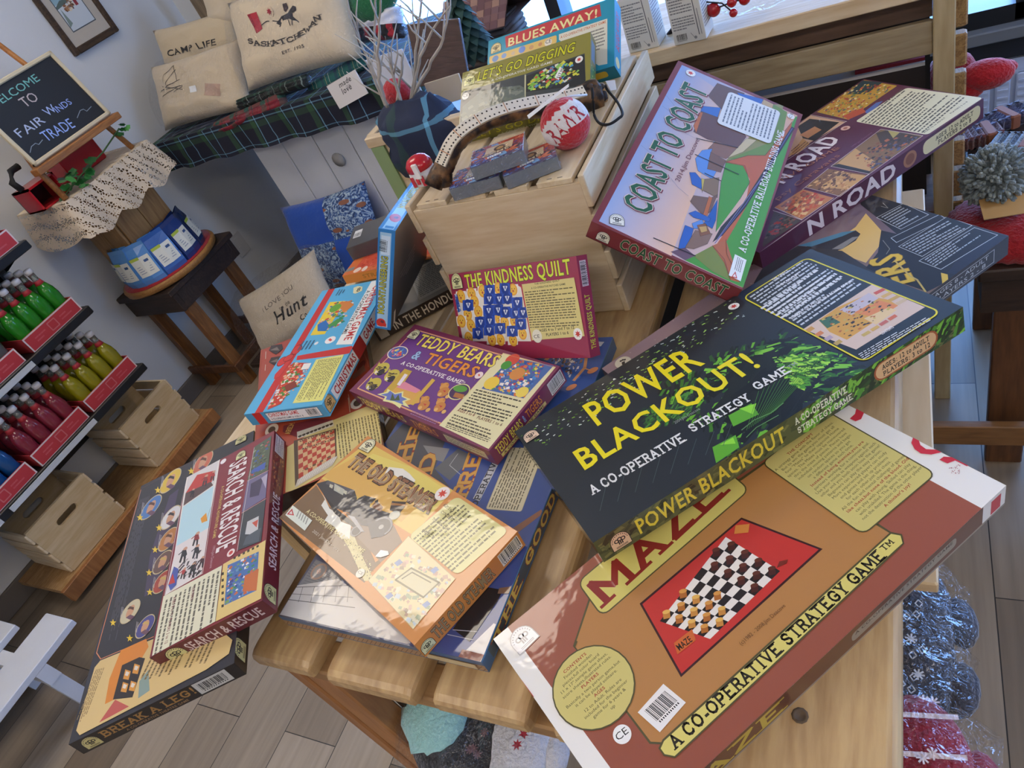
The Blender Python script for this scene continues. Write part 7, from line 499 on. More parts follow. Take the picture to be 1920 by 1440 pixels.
'p_camp': {'top': [('l',[-193.3,11.7,-51.1,34.8],2.4,'3a3634'),('l',[-183.3,-8.5,-51,11.8],2.4,'3a3634'),('l',[-187.3,15.8,-35.3,8.9],2.4,'3a3634'),('l',[-165.3,27.5,-40.5,-5.4],2.4,'3a3634'),('l',[-155.3,30.9,-136.7,68.7,-72.3,92.1,-67.8,35.3],2.4,'3a3634'),('l',[-130.9,26.4,-102.3,57.1,-61.8,74.9],2.4,'3a3634'),('l',[-99.6,-5.1,-37,4.1],2.4,'3a3634'),('q',[-1.6,-25.2,41.1,-27.7,0.5,-2.7],'e8ecf0',0),('q',[79.8,-49.8,157.9,-66.1,98,-7.9],'b09484',0)]},
'p_campback': {'top': [('t','CAMP LIFE',-157.6,11.1,306.3,-4.6,22.47,'26262a','b',None,0)]},
'p_hunt': {'top': [('t','I LOVE YOU',-83.8,16.4,215.7,20.8,18.91,'6a625c','r',None,0),('t','to the',4,-10.4,75.6,4.7,16.66,'6a625c','r',None,0),('t','Hunt',-54.7,-53.5,215.9,7.9,49.5,'26262a','i',None,0),('t','Co',82.4,-90.2,47,4.7,20.65,'26262a','i',None,0)]},
'card_love': {'top': [('t','made',-24.7,16.2,64.7,2.7,16.37,'4a4a4c','i',None,0),('t','with',1.9,10.3,22.6,-1.9,4.71,'6a6a6c','',None,0),('t','love',-26.9,-7.5,51.7,3.6,19.01,'4a4a4c','i',None,0)]}}
POSE = {'maze': ([0.59902, -0.80073, 0.0, 0.80073, 0.59902, 0.0, 0.0, 0.0, 1.0], [-0.1708, 0.396, -0.6845], [0.482, 0.242, 0.031]), 'power': ([0.71065, -0.69951, -0.07526, 0.70352, 0.70748, 0.06736, 0.00613, -0.10081, 0.99489], [-0.2143, 0.6279, -0.6368], [0.4851, 0.2454, 0.0336]), 'ship': ([0.01582, -0.99982, 0.01049, 0.99974, 0.01599, 0.01626, -0.01642, 0.01023, 0.99981], [-0.5659, 0.5138, -0.682], [0.5279, 0.3098, 0.0234]), 'steamer': ([0.91359, 0.40605, 0.02187, -0.40618, 0.91379, 0.00189, -0.01921, -0.01061, 0.99976], [-0.6029, 0.3859, -0.6493], [0.3356, 0.1701, 0.0285]), 'teddy': ([0.93978, 0.34178, 0.00078, -0.34162, 0.93938, -0.02929, -0.01074, 0.02726, 0.99957], [-0.6304, 0.6464, -0.6461], [0.3364, 0.165, 0.0306]), 'xmas': ([0.98778, -0.1544, 0.02105, 0.15414, 0.98796, 0.01336, -0.02286, -0.00995, 0.99969], [-0.9311, 0.7295, -0.6215], [0.1596, 0.3416, 0.0269]), 'search': ([0.82213, -0.56714, -0.04951, 0.56596, 0.82362, -0.0366, 0.06154, 0.00206, 0.9981], [-0.8725, 0.3391, -0.6345], [0.1673, 0.3334, 0.03]), 'break': ([0.79056, -0.61206, -0.01997, 0.6122, 0.78908, 0.0507, -0.01527, -0.05231, 0.99851], [-0.9662, 0.304, -0.6669], [0.224, 0.4954, 0.026]), 'chess': ([0.79113, -0.60827, 0.06429, 0.60279, 0.79317, 0.08674, -0.10375, -0.02987, 0.99415], [-0.9288, 0.6432, -0.6715], [0.2149, 0.4723, 0.0307]), 'ers': ([0.6602, -0.75098, -0.01314, 0.75102, 0.66028, -0.00249, 0.01055, -0.00823, 0.99991], [-0.1494, 0.8058, -0.6803], [0.4933, 0.2374, 0.0297]), 'road': ([0.6732, -0.7391, -0.02324, 0.73889, 0.67358, -0.01831, 0.02919, -0.00485, 0.99956], [-0.1373, 1.1351, -0.6475], [0.4336, 0.2272, 0.0328]), 'coast': ([0.1105, -0.80834, 0.57825, 0.99153, 0.04974, -0.11994, 0.06819, 0.58661, 0.807], [-0.284, 1.0091, -0.5518], [0.4219, 0.2254, 0.0315]), 'quilt': ([0.95218, -0.02946, -0.30412, -0.24206, 0.53464, -0.80967, 0.18645, 0.84456, 0.50195], [-0.5404, 0.7682, -0.6069], [0.2878, 0.1439, 0.0222]), 'dig': ([0.99366, -0.09778, 0.05551, 0.1124, 0.87735, -0.4665, -0.00309, 0.46978, 0.88278], [-0.5807, 1.1285, -0.4102], [0.2442, 0.1346, 0.0271]), 'blues': ([0.9976, -0.06695, 0.01783, 0.06635, 0.84923, -0.52384, 0.01993, 0.52376, 0.85163], [-0.5634, 1.2315, -0.4033], [0.25, 0.1365, 0.0316]), 'mount': ([0.85397, -0.34099, 0.39303, 0.22129, 0.92163, 0.31879, -0.47093, -0.18526, 0.8625], [-0.8166, 0.9259, -0.5556], [0.0273, 0.3346, 0.1781]), 'honduras': ([0.77162, -0.63608, 0.0, 0.63608, 0.77162, 0.0, 0.0, 0.0, 1.0], [-0.8712, 0.9645, -0.685], [0.235, 0.16, 0.03]), 'orange': ([0.99428, -0.10672, -0.00494, 0.10683, 0.99237, 0.06155, -0.00166, -0.06173, 0.99809], [-0.9952, 1.104, -0.6838], [0.25, 0.137, 0.0219]), 'p_sask': ([0.99988, 0.01559, 0.0, -0.00732, 0.46941, -0.88295, -0.01376, 0.88284, 0.46947], [-1.9777, 2.2769, -0.4031], [0.589, 0.3195, 0.13]), 'p_camp': ([0.99953, 0.0308, 0.0, -0.0154, 0.49976, -0.86603, -0.02667, 0.86561, 0.5], [-2.5431, 2.2468, -0.4771], [0.5496, 0.2569, 0.11]), 'p_campback': ([0.99777, 0.06678, 0.0, -0.02284, 0.34126, -0.93969, -0.06275, 0.9376, 0.34202], [-2.59, 2.4018, -0.3872], [0.4935, 0.2504, 0.09]), 'p_top': ([0.99552, 0.09459, 0.0, -0.03235, 0.34049, -0.93969, -0.08889, 0.93548, 0.34202], [-2.2836, 2.4668, -0.2632], [0.4385, 0.2146, 0.1]), 'p_blue': ([0.99714, -0.07558, 0.0, 0.02585, 0.34104, -0.93969, 0.07102, 0.937, 0.34202], [-2.149, 2.0656, -1.1808], [0.4996, 0.4156, 0.1]), 'p_hunt': ([0.94993, -0.31247, 0.0, 0.15624, 0.47496, -0.86603, 0.27061, 0.82266, 0.5], [-2.3013, 1.766, -1.2695], [0.5346, 0.2789, 0.11]), 'card_love': ([0.98629, -0.16503, 0.0, 0.02297, 0.13726, -0.99027, 0.16343, 0.97669, 0.13917], [-1.7242, 2.0864, -0.6029], [0.1476, 0.085, 0.003]), 'f_teal': ([0.9857, -0.16853, 0.0, 0.08426, 0.49285, -0.86603, 0.14595, 0.85364, 0.5], [-1.8486, 2.2213, -0.5866], [0.3107, 0.0501, 0.05]), 'f_black': ([0.99941, -0.03437, 0.0, 0.01453, 0.42237, -0.90631, 0.03115, 0.90577, 0.42262], [-2.1233, 2.1571, -0.5596], [0.3909, 0.0421, 0.06]), 'f_red': ([0.99696, -0.07795, 0.0, 0.03294, 0.42133, -0.90631, 0.07064, 0.90355, 0.42262], [-2.2581, 2.1314, -0.6045], [0.4248, 0.0562, 0.07]), 'f_navy': ([0.99871, -0.0508, 0.0, 0.02147, 0.42207, -0.90631, 0.04604, 0.90514, 0.42262], [-2.6552, 2.1425, -0.6151], [0.3741, 0.0466, 0.05]), 'f_rw': ([0.99069, 0.13612, 0.0, -0.05753, 0.41868, -0.90631, -0.12337, 0.89787, 0.42262], [-1.6694, 2.3408, -0.4965], [0.2233, 0.1048, 0.09]), 'brownboard': ([0.98781, 0.15564, 0.0, -0.03236, 0.20538, -0.97815, -0.15224, 0.96623, 0.20791], [-1.0234, 1.6257, -0.4494], [0.1466, 0.1462, 0.012]), 'qrsign': ([0.99985, -0.01732, 0.0, 0.00301, 0.17362, -0.98481, 0.01705, 0.98466, 0.17365], [-0.9721, 1.5029, -0.4994], [0.1, 0.0571, 0.006]), 'chalk': ([0.0, -0.24192, 0.9703, 1.0, 0.0, 0.0, 0.0, 0.9703, 0.24192], [-2.6395, 1.668, -0.2558], [0.378, 0.262, 0.016])}
def frame(nm):
    R, t, d = POSE[nm]; M = Matrix((R[0:3], R[3:6], R[6:9])); return M, Vector(t) + Vector((0, 0, H)), Vector(d)
FACES = {'top': ((1, 0, 0), (0, 1, 0), (0, 0, 1), 2), 'front': ((1, 0, 0), (0, 0, 1), (0, -1, 0), 1), 'left': ((0, -1, 0), (0, 0, 1), (-1, 0, 0), 0), 'right': ((0, 1, 0), (0, 0, 1), (1, 0, 0), 0), 'back': ((-1, 0, 0), (0, 0, 1), (0, 1, 0), 1)}
def game_box(nm, label, tray='c8b48c', group='board games on the plank table'):
    R, t, d = frame(nm); e = empty('board_game', (0, 0, 0), label, 'board game', group)
    M = R.to_4x4(); M.translation = t - R @ Vector((0, 0, d.z / 2)); e.matrix_world = M
    mb = MB(); art = ART[nm]; base = art['top'][0][2] if art['top'][0][0] == 'q' else '888888'
    mb.box((-d.x / 2, -d.y / 2, .0012), (d.x / 2, d.y / 2, d.z), base, bev=.0008)
    for fn, pr in art.items():
        u, v, n_, k = [Vector(q) if i < 3 else q for i, q in enumerate(FACES[fn])]
        draw_clipped(mb, pr, Vector((0, 0, d.z / 2)) + n_ * (d[k] / 2 + .00003), u, v, n_, abs(u.dot(d)), abs(v.dot(d)))
    mb.build('lid', PRINTU if nm in ('mount', 'xmas', 'orange', 'blues') else PRINT, e)
    mb = MB(); mb.box((-d.x / 2 + .002, -d.y / 2 + .002, 0), (d.x / 2 - .002, d.y / 2 - .002, .006), tray); mb.build('tray', PRINTM, e)
    return e
for nm, lb in (('maze', 'large brick-red board game box with white ends and yellow banner, nearest the camera'), ('power', 'near-black board game box with green city print and big yellow lettering'),
    ('coast', 'maroon-edged board game box with railway cartoon, propped against the pine crate'), ('road', 'plum-purple board game box with caravan photos, behind the railway game'),
    ('ers', 'mauve and black board game box with whale and cliffs, right of the railway game'), ('ship', 'widest blue board game box with sailing ship print, flat under two smaller boxes'),
    ('steamer', 'orange board game box with black steam locomotive picture'), ('teddy', 'purple board game box with teddy bears, tigers and a bed'),
    ('xmas', 'sky-blue board game box printed with a red ribbon and bow'), ('chess', 'rust-red board game box with chessboard picture, under the ribbon-printed box'),
    ('search', 'dark red board game box with mountain rescue photos, lying on a black box'), ('break', 'black theatre board game box with stars and oval portraits, overhanging the table corner'),
    ('quilt', 'crimson board game box with smiley and blue face tiles, leaning on the crate'), ('mount', 'light blue board game box standing on its long edge left of the crate'),
    ('honduras', 'brown-black board game box lying beneath the upright blue box'), ('orange', 'small orange board game box with strawberries, behind the ribbon-printed box'),
    ('dig', 'olive-gold card game box leaning behind the antler'), ('blues', 'teal board game box with red title bar, standing at the back of the crate')):
    game_box(nm, lb, group='board games on the pine crate' if nm in ('dig', 'blues') else 'board games on the plank table')
f = MB(); f.box((-.065, -.05, 0), (.085, .05, .05), '4a4a4e', bev=.001)
e = empty('board_game', (-1.0790, 1.1569, 0.8600), 'plain charcoal board game box with white sticker behind the strawberry box', 'board game', 'board games on the plank table', rz=.35); f.build('lid', PRINT, e); f = MB(); draw(f, [('q', [-55, -12, -35, -12, -55, 22], 'd8d8d8', 1), ('k', [-54, -10], [18, 0], [0, 20], 12, 2, 'ink')], Vector((0, 0, .0502)), Vector((1, 0, 0)), Vector((0, 1, 0)), Vector((0, 0, 1))); tag(f.build('barcode_sticker', PRINTM, e), 'white barcode sticker')
# ---------------------------------------------------------------- plank table
tb = empty('display_table', (-.40, .80, 0), 'low slatted table of yellow-brown planks with rounded ends', 'table')
def part(nm, f, mt, par, off): 
    o = f.build(nm, mt, par); o.location = (-off[0], -off[1], -off[2]); return o
TO = (-.40, .80, 0)
def plank(x0, x1, y0, y1, ztop, th):
    """a plank along Y with rounded long edges and a rounded front end"""
    f = MB(); prof = []; r = .012
    for cx, s in ((x0 + r, 180), (x1 - r, 90)):
        for j in range(5): q = math.radians(s - j * 22.5); prof.append((cx + r * math.cos(q), r * math.sin(q)))
    prof = [(x0, -th)] + [(x, ztop_ - r) for x, ztop_ in prof] + [(x1, -th)]
    prof = [(x, z) for x, z in prof]
    secs = [(y0, .016, .62), (y0 + .003, .008, .8), (y0 + .010, .002, .95), (y0 + .02, 0, 1), (y1, 0, 1)]
    V = []; F = []; k = len(prof)
    for y, ins, sc_ in secs:
        for x, z in prof: V.append((min(max(x, x0 + ins * .3), x1 - ins * .3), y, ztop + (z if z < -th * .9 else z - ins * .55)))
    for i in range(len(secs) - 1):
        for j in range(k - 1): F.append((i * k + j, i * k + j + 1, (i + 1) * k + j + 1, (i + 1) * k + j))
        F.append((i * k + k - 1, i * k, (i + 1) * k, (i + 1) * k + k - 1))
    F.append(tuple(range(k - 1, -1, -1))); F.append(tuple(range((len(secs) - 1) * k, len(secs) * k))); f.mesh(V, F); return f
for x0, x1, y0 in ((-.781, -.672, .208), (-.645, -.509, .205), (-.485, -.361, .207), (-.333, -.2, .206), (-.176, -.019, .204)): part('plank', plank(x0, x1, y0, 1.42, .85, .026), SLAT, tb, TO)
for y in (.215, .75, 1.3):
    f = MB(); f.box((-.772, y, .797), (-.028, y + .045, .8235), bev=.003); part('cross_beam', f, BEAM, tb, TO)
for x, y in ((-.775, .222), (-.105, .222), (-.775, 1.28), (-.105, 1.28)):
    f = MB(); f.box((x, y, 0), (x + .028, y + .034, .797), bev=.003); f.box((x + .031, y + .002, 0), (x + .08, y + .04, .797), bev=.003); part('leg', f, LEGW, tb, TO)
f = MB(); f.box((-.695, .262, .3), (-.682, 1.25, .72)); part('side_board', f, DARKW, tb, TO)
for x, y in ((-.05, .37), (-.055, 1.2), (-.27, 1.2), (-.1, .27), (-.72, .3), (-.42, .7)):
    f = MB(); f.lathe([(.0075, .8505), (.0075, .8507), (.0045, .8507), (.004, .849)], 10, '5a4a3a', M=Matrix.Translation((x, y, 0)))
    part('screw', f, PAINT, tb, TO)
# shelves of birch plywood under the table
f = MB(); f.box((-.3, .47, .745), (.013, 1.25, .763), bev=.002); tag(f.build('plywood_shelf', PLY), 'upper birch plywood board sticking out past the right table edge', 'shelf')
e = empty('mitten_bin', (-.33, .6, 0), 'open birch plywood bin of wrapped mittens under the table', 'bin')
f = MB(); f.box((-.665, .29, .545), (.016, 1.0, .557)); o = f.build('bottom', PLY, e); o.location = (.33, -.6, 0)
f = MB(); f.box((-.008, .29, .557), (.016, .66, .60), bev=.002); o = f.build('side', PLY, e); o.location = (.33, -.6, 0)
f = MB(); f.box((-.665, .29, .557), (-.655, 1.0, .60)); o = f.build('side', PLY, e); o.location = (.33, -.6, 0)
f = MB(); 
for x in (-.65, -.02):
    f.box((x - .015, .3, 0), (x + .015, .33, .545)); f.box((x - .015, .95, 0), (x + .015, .98, .545))
o = f.build('leg', LEGW, e); o.location = (.33, -.6, 0)
def mitten(loc, rz, col, deco, label, sc_=1, tilt=0, cuff=None):
    e = empty('mittens', loc, label, 'mittens', 'wrapped mittens under the table', rz); rg = random.Random(len(label))
    f = MB(); K = 22; V = []; F = []; out = []
    for i in range(K):
        q = 2 * math.pi * i / K; x = .052 * math.cos(q); y = .085 * math.sin(q); 
        if y < -.05: x *= 1.05; y = max(y, -.078)
        out.append((x, y))
    for lv, (s, z) in enumerate(((.86, .002), (1, .012), (.96, .026), (.7, .036), (.01, .038))):
        for x, y in out: V.append((x * s * sc_, y * s * sc_, z * sc_ + .002 * noise.noise(Vector((x * 60, y * 60, lv)))))
    for j in range(4):
        for i in range(K): F.append((j * K + i, j * K + (i + 1) % K, (j + 1) * K + (i + 1) % K, (j + 1) * K + i))
    f.mesh(V, F, col, 0, True); f.ball((.055 * sc_, -.01, .014), .026 * sc_, col, 0, 12, (.8, 1.4, .6))
    for kind, c in deco:
        for i in range({'band': 3, 'leaf': 22}.get(kind, 12)):
            x, y = rg.uniform(-.038, .038) * sc_, rg.uniform(-.075, .075) * sc_
            if kind == 'band': draw(f, [('q', [-42 * sc_, -40 * sc_ + i * 42, 42 * sc_, -40 * sc_ + i * 42, -42 * sc_, -34 * sc_ + i * 42], c, 0)], Vector((0, 0, .0385 * sc_ + .0005)), Vector((1, 0, 0)), Vector((0, 1, 0)), Vector((0, 0, 1))); continue
            o_ = Vector((x, y, .0405 * sc_ - (x * x / .05 + y * y / .16) * .35 / sc_))
            if kind == 'leaf': draw(f, [('m', 0, 0, rg.uniform(9, 15), c, col)], o_, Vector((1, 0, 0)), Vector((0, 1, 0)), Vector((0, 0, 1)))
            elif kind == 'snow': draw(f, [('l', [-6 * math.cos(a), -6 * math.sin(a), 6 * math.cos(a), 6 * math.sin(a)], 2, c) for a in (0, .785, 1.57, 2.356)], o_, Vector((1, 0, 0)), Vector((0, 1, 0)), Vector((0, 0, 1)))
            elif kind == 'diam': draw(f, [('l', [0, -5, 4, 0, 0, 5, -4, 0, 0, -5], 1.4, c)], o_, Vector((1, 0, 0)), Vector((0, 1, 0)), Vector((0, 0, 1)))
    kp = f.build('knitted_pair', KNIT, e)
    if cuff: f = MB(); f.ball((0, .02 * sc_, .032), .07 * sc_, cuff, 0, 16, (.8, 1.0, .32), .3, 3); f.build('fleece_cuff', KNIT, kp)
    f = MB(); f.ball((0, 0, .024 * sc_), .1 * sc_, 'ffffff', 0, 22, (.72, 1.02, .33), .3, rg.random() * 9); f.build('plastic_bag', FILM, e)
    e.rotation_euler[0] = tilt; return e
mitten((-0.6255, 0.2539, 0.5650), .6, '2c2e34', (('diam', '5a5c64'),), 'charcoal mittens with pale teal fleece in clear bag beneath the front planks', 1.0, 0, '9cd0d0')
mitten((-0.5471, 0.2498, 0.5650), -.3, '23222a', (('snow', '6a4a50'),), 'black patterned mittens in shiny bag right of the teal fleece', .85)
mitten((-0.4941, 0.2603, 0.5650), .2, 'd0d2dc', (('leaf', 'a01f30'),), 'pale grey mittens with red maple leaves in clear bag', .95)
mitten((-0.0162, 0.5204, 0.5900), .1, '3c3e4a', (('diam', 'c8ccd4'),), 'dark grey nordic mittens, nearest the big red box', .95)
mitten((-0.0168, 0.4457, 0.5900), -.1, '33323c', (('diam', 'c0c4cc'), ('snow', 'c0c4cc')), 'second pair of dark grey nordic mittens, towards the table corner', .95)
mitten((-0.0030, 0.3298, 0.6000), .15, '8e1c30', (('snow', 'e6d8dc'), ('band', 'e0d0d4')), 'dark red nordic mittens in clear bag at the table corner', .95)
# hidden stand carrying the boxes left of the planks
e = empty('display_stand', (-.96, 1.0, 0), 'plain pine stand carrying boxes left of the slatted table', 'stand')
f = MB(); f.box((-.18, -.55, .825), (.155, .63, .845), bev=.002); f.build('top', PINEY, e)
for x in (-.14, .11):
    for y in (-.5, .55): f = MB(); f.box((x, y, 0), (x + .035, y + .035, .825)); f.build('leg', PINEZ, e)
# ---------------------------------------------------------------- pine crate on the table
def slat_side(f, x0, x1, y0, y1, z0, z1, n_, gap=.014):
    h = (z1 - z0 - gap * (n_ - 1)) / n_
    for i in range(n_): f.box((x0, y0, z0 + i * (h + gap)), (x1, y1, z0 + i * (h + gap) + h), bev=.0015)
CX0, CX1, CY0, CY1, CZ0, CZ1 = -.72, -.41, .865, 1.275, .852, 1.10
e = empty('pine_crate', (-.565, 1.07, .85), 'upturned pale pine crate with slatted top carrying antler and card decks', 'crate', 'pine crates'); off = (-.565, 1.07, .85)
f = MB(); f.box((CX0 + .006, CY0, CZ0), (CX1 - .006, CY0 + .014, CZ1 - .009), bev=.001); part('end_panel', f, PINE, e, off)
f = MB(); f.box((CX0 + .006, CY1 - .014, CZ0), (CX1 - .006, CY1, CZ1 - .009), bev=.001); part('end_panel', f, PINE, e, off)
for a, b_ in ((CX0 - .004, CX0 + .006), (CX1 - .006, CX1 + .004)):
    f = MB(); slat_side(f, a, b_, CY0 - .003, CY1 + .003, CZ0, CZ1 + .003, 4, .013); part('slatted_side', f, PINEY, e, off)
f = MB(); w_ = (CX1 - CX0 - .034 - 3 * .016) / 4
for i in range(4): x = CX0 + .017 + i * (w_ + .016); f.box((x, CY0 + .001, CZ1 - .009), (x + w_, CY1 - .001, CZ1), bev=.001)
part('slatted_bottom', f, PINEY, e, off)
f = MB()
for i in range(4):
    x = CX0 + .017 + i * (w_ + .016)
    for dx in (.02, w_ - .02): f.box((x + dx - .004, CY0 + .007, CZ1), (x + dx + .004, CY0 + .0085, CZ1 + .0004))
part('staple', f, mat('steel_staple', '8a8680', .3, metal=1), e, off)
# antler cribbage board
VP0 = Vector((-0.6529, 0.8821, 1.1000)); VP1 = Vector((-0.4466, 1.1064, 1.1000))
APX = [(-0.6498, 0.8855, 1.1032), (-0.6444, 0.8913, 1.1230), (-0.6338, 0.9029, 1.1425), (-0.6186, 0.9194, 1.1579), (-0.5980, 0.9418, 1.1639), (-0.5686, 0.9738, 1.1613), (-0.5349, 1.0104, 1.1484), (-0.5019, 1.0463, 1.1299), (-0.4738, 1.0768, 1.1154), (-0.4506, 1.1021, 1.1077)]
e = empty('antler_cribbage_board', APX[4], 'curved dark antler with pale drilled cribbage strip along its top', 'cribbage board'); e.location.z = 1.10
def rel(p): return Vector(p) - Vector(e.location)
P_ = [rel(p) + Vector((0, 0, .012 if i < 2 else .006)) for i, p in enumerate(APX)]; f = MB(); rr = [.014, .015, .0155, .015, .0145, .0145, .015, .017, .021, .026]
def resample(P, r, k):
    o_ = []; q = []
    for i in range(len(P) - 1):
        p0, p1, p2, p3 = P[max(i - 1, 0)], P[i], P[i + 1], P[min(i + 2, len(P) - 1)]
        for j in range(k):
            t_ = j / k; o_.append(.5 * ((2 * p1) + (p2 - p0) * t_ + (2 * p0 - 5 * p1 + 4 * p2 - p3) * t_ * t_ + (3 * p1 - p0 - 3 * p2 + p3) * t_ ** 3)); q.append(r[i] * (1 - t_) + r[i + 1] * t_)
    return o_ + [P[-1]], q + [r[-1]]
PA, RA = resample(P_, rr, 6); rg = random.Random(5)
f.tube(PA, [r * (1 + .1 * rg.random()) for r in RA], 10, 'ffffff')
f.tube([rel(q) for q in [(-0.6230, 0.9147, 1.1549), (-0.6347, 0.9020, 1.1479), (-0.6492, 0.8862, 1.1366), (-0.6608, 0.8736, 1.1225)]], [.011, .013, .014, .015], 10)
AM = bpy.data.materials.new('dark_antler'); AM.use_nodes = True; n = AM.node_tree.nodes; l = AM.node_tree.links; b = n['Principled BSDF']; b.inputs['Roughness'].default_value = .38; t = n.new('ShaderNodeTexCoord'); nz = n.new('ShaderNodeTexNoise'); nz.inputs['Scale'].default_value = 55; nz.inputs['Detail'].default_value = 5; l.new(t.outputs['Object'], nz.inputs[0]); cr = n.new('ShaderNodeValToRGB'); l.new(nz.outputs[0], cr.inputs[0]); cr.color_ramp.elements[0].position = .42; cr.color_ramp.elements[0].color = C('231a18'); cr.color_ramp.elements[1].position = .72; cr.color_ramp.elements[1].color = C('8a6238'); l.new(cr.outputs[0], b.inputs['Base Color']); bp = n.new('ShaderNodeBump'); bp.inputs['Strength'].default_value = .6; bp.inputs['Distance'].default_value = .004; l.new(nz.outputs[0], bp.inputs['Height']); l.new(bp.outputs[0], b.inputs['Normal'])
f.build('beam', AM, e)
f = MB(); tip = PA[-1]; dirn = (PA[-1] - PA[-4]).normalized(); 
for i in range(60):
    a = rg.uniform(0, 6.28); s1 = dirn.cross(Vector((0, 0, 1))).normalized(); s2 = dirn.cross(s1); c_ = tip + dirn * rg.uniform(-.016, .006) + (s1 * math.cos(a) + s2 * math.sin(a)) * rg.uniform(.012, .022); f.ball(c_, rg.uniform(.004, .008), rg.choice(('2a2220', '4a3c34', '3a302a')), 0, 6)
f.tube([tip + dirn * .004, tip + dirn * .014], [.017, .016], 12, 'b08a58'); f.build('burr', PAINT, e)
f = MB()
for i in range(len(PA) - 8):
    for sgn in (0,): pass
side = (VP1 - VP0).cross(Vector((0, 0, 1))).normalized()
if side.y > 0: side = -side
def stripp(i, w):
    tn = (PA[min(i + 1, len(PA) - 1)] - PA[max(i - 1, 0)]).normalized(); upv = side.cross(tn).normalized()
    if upv.z < 0 and i > 8: upv = -upv
    if i <= 8 and upv.x > 0: upv = -upv
    nrm = (upv * .75 + side * .66).normalized(); return PA[i] + nrm * (RA[i] * 1.12) + (nrm.cross(tn)).normalized() * w, nrm
i0, i1 = 9, len(PA) - 6
for i in range(i0, i1):
    a, n0 = stripp(i, -.0095); b_, _ = stripp(i, .0095); c_, n1 = stripp(i + 1, .0095); d_, _ = stripp(i + 1, -.0095)
    f.face([a, b_, c_, d_], 'e2d8c4'); f.face([a - n0 * .004, a, d_, d_ - n1 * .004], 'cbb894'); f.face([b_, b_ - n0 * .004, c_ - n1 * .004, c_], 'cbb894')
for i in range(i0, i1):
    for j in (.5,):
        for w in (-.005, .005):
            a, n0 = stripp(i, w); c_, n1 = stripp(i + 1, w); p = a * (1 - j) + c_ * j + n0 * .0003; tn = (c_ - a).normalized(); bn = n0.cross(tn)
            f.face([p + (tn * math.cos(q) + bn * math.sin(q)) * .0015 for q in [k * math.pi / 4 for k in range(8)]], '2a221c')
    if (i - i0) % 6 == 5: a, n0 = stripp(i, -.0095); b_, _ = stripp(i, .0095); tn = n0.cross(b_ - a).normalized() * .0006; f.face([a + n0 * .0004 - tn, b_ + n0 * .0004 - tn, b_ + n0 * .0004 + tn, a + n0 * .0004 + tn], 'b87848')
f.build('drilled_strip', PAINT, e)
f = MB(); cp = [rel(q) for q in ((-0.4344, 1.0547, 1.1450), (-0.4332, 1.0401, 1.1300), (-0.4410, 1.0468, 1.1060), (-0.4219, 1.0113, 1.1060), (-0.4031, 1.0002, 1.1060), (-0.3911, 1.0136, 1.1060), (-0.3886, 1.0277, 1.1060), (-0.4046, 1.0635, 1.1100), (-0.4158, 1.0676, 1.1300), (-0.4166, 1.0654, 1.1400))]; cp2, _ = resample(cp, [.002] * len(cp), 5); f.tube(cp2, .0022, 6, '121214'); f.build('cord', PAINT, e)
f = MB(); tgp = [rel(q) for q in [(-0.4392, 1.1144, 1.1310), (-0.4279, 1.1267, 1.1243), (-0.4293, 1.1252, 1.1089), (-0.4364, 1.1175, 1.1125)]]; f.face([q + side * .012 for q in tgp], 'e4e6ea'); f.face([q + side * .0116 for q in reversed(tgp)], 'e4e6ea'); f.build('price_tag', PAINT, e)
# knitted bauble
bc = Vector((-0.4536, 0.9625, 1.1370)); e = empty('knitted_bauble', (bc.x, bc.y, 1.10), 'red and white knitted bauble with letters hanging below the antler', 'ornament'); f = MB()
K = 40; R_ = .0375; ax = Vector((-.55, .25, .8)).normalized()
for i in range(K // 2):
    for j in range(K):
        def sp(i_, j_): a = math.pi * i_ / (K // 2); q = 2 * math.pi * j_ / K; return Vector((math.sin(a) * math.cos(q), math.sin(a) * math.sin(q), math.cos(a)))
        d = (sp(i + .5, j + .5)); h = d.dot(ax); c = 'c02430' if abs(h) > .42 else 'e2dcda'
        f.mesh([sp(i, j) * R_ + Vector((0, 0, .0375)), sp(i + 1, j) * R_ + Vector((0, 0, .0375)), sp(i + 1, j + 1) * R_ + Vector((0, 0, .0375)), sp(i, j + 1) * R_ + Vector((0, 0, .0375))], [(0, 1, 2, 3)], c, 0, True)
tocam = (Vector((0, 0, H)) - Vector((bc.x, bc.y, 1.1375))).normalized(); wv = (ax - tocam * ax.dot(tocam)).normalized(); uv_ = wv.cross(tocam)
tmp = MB(); draw(tmp, [('t', 'RAWR', -30, -11, 60, 0, 22, 'b02030', 'b', None, 0)], Vector((0, 0, 0)), uv_, wv, tocam)
for fc in tmp.f:
    q = []
    for i in fc:
        p = Vector(tmp.v[i]); x, y = p.dot(uv_), p.dot(wv); z = math.sqrt(max(R_ ** 2 - x * x - y * y, 1e-6)) + .0006; q.append(uv_ * x + wv * y + tocam * z + Vector((0, 0, .0375)))
    f.face(q, 'b02030')
f.build('knitted_ball', KNIT, e)
f = MB(); a = Vector((-0.4315, 1.0199, 1.1500)) - Vector(e.location); f.tube([Vector((0, 0, .075)), (a + Vector((0, 0, .08))) * .5, a], .0018, 6, 'd8d4d0'); b0 = Vector((-.012, -.012, .077)); f.face([b0 + Vector((-.03, -.012, -.004)), b0 + Vector((-.022, -.026, -.004)), b0 + Vector((.04, .004, .016)), b0 + Vector((.036, .016, .016))], 'e0e0e2'); f.build('hanger_tag', PAINT, e)
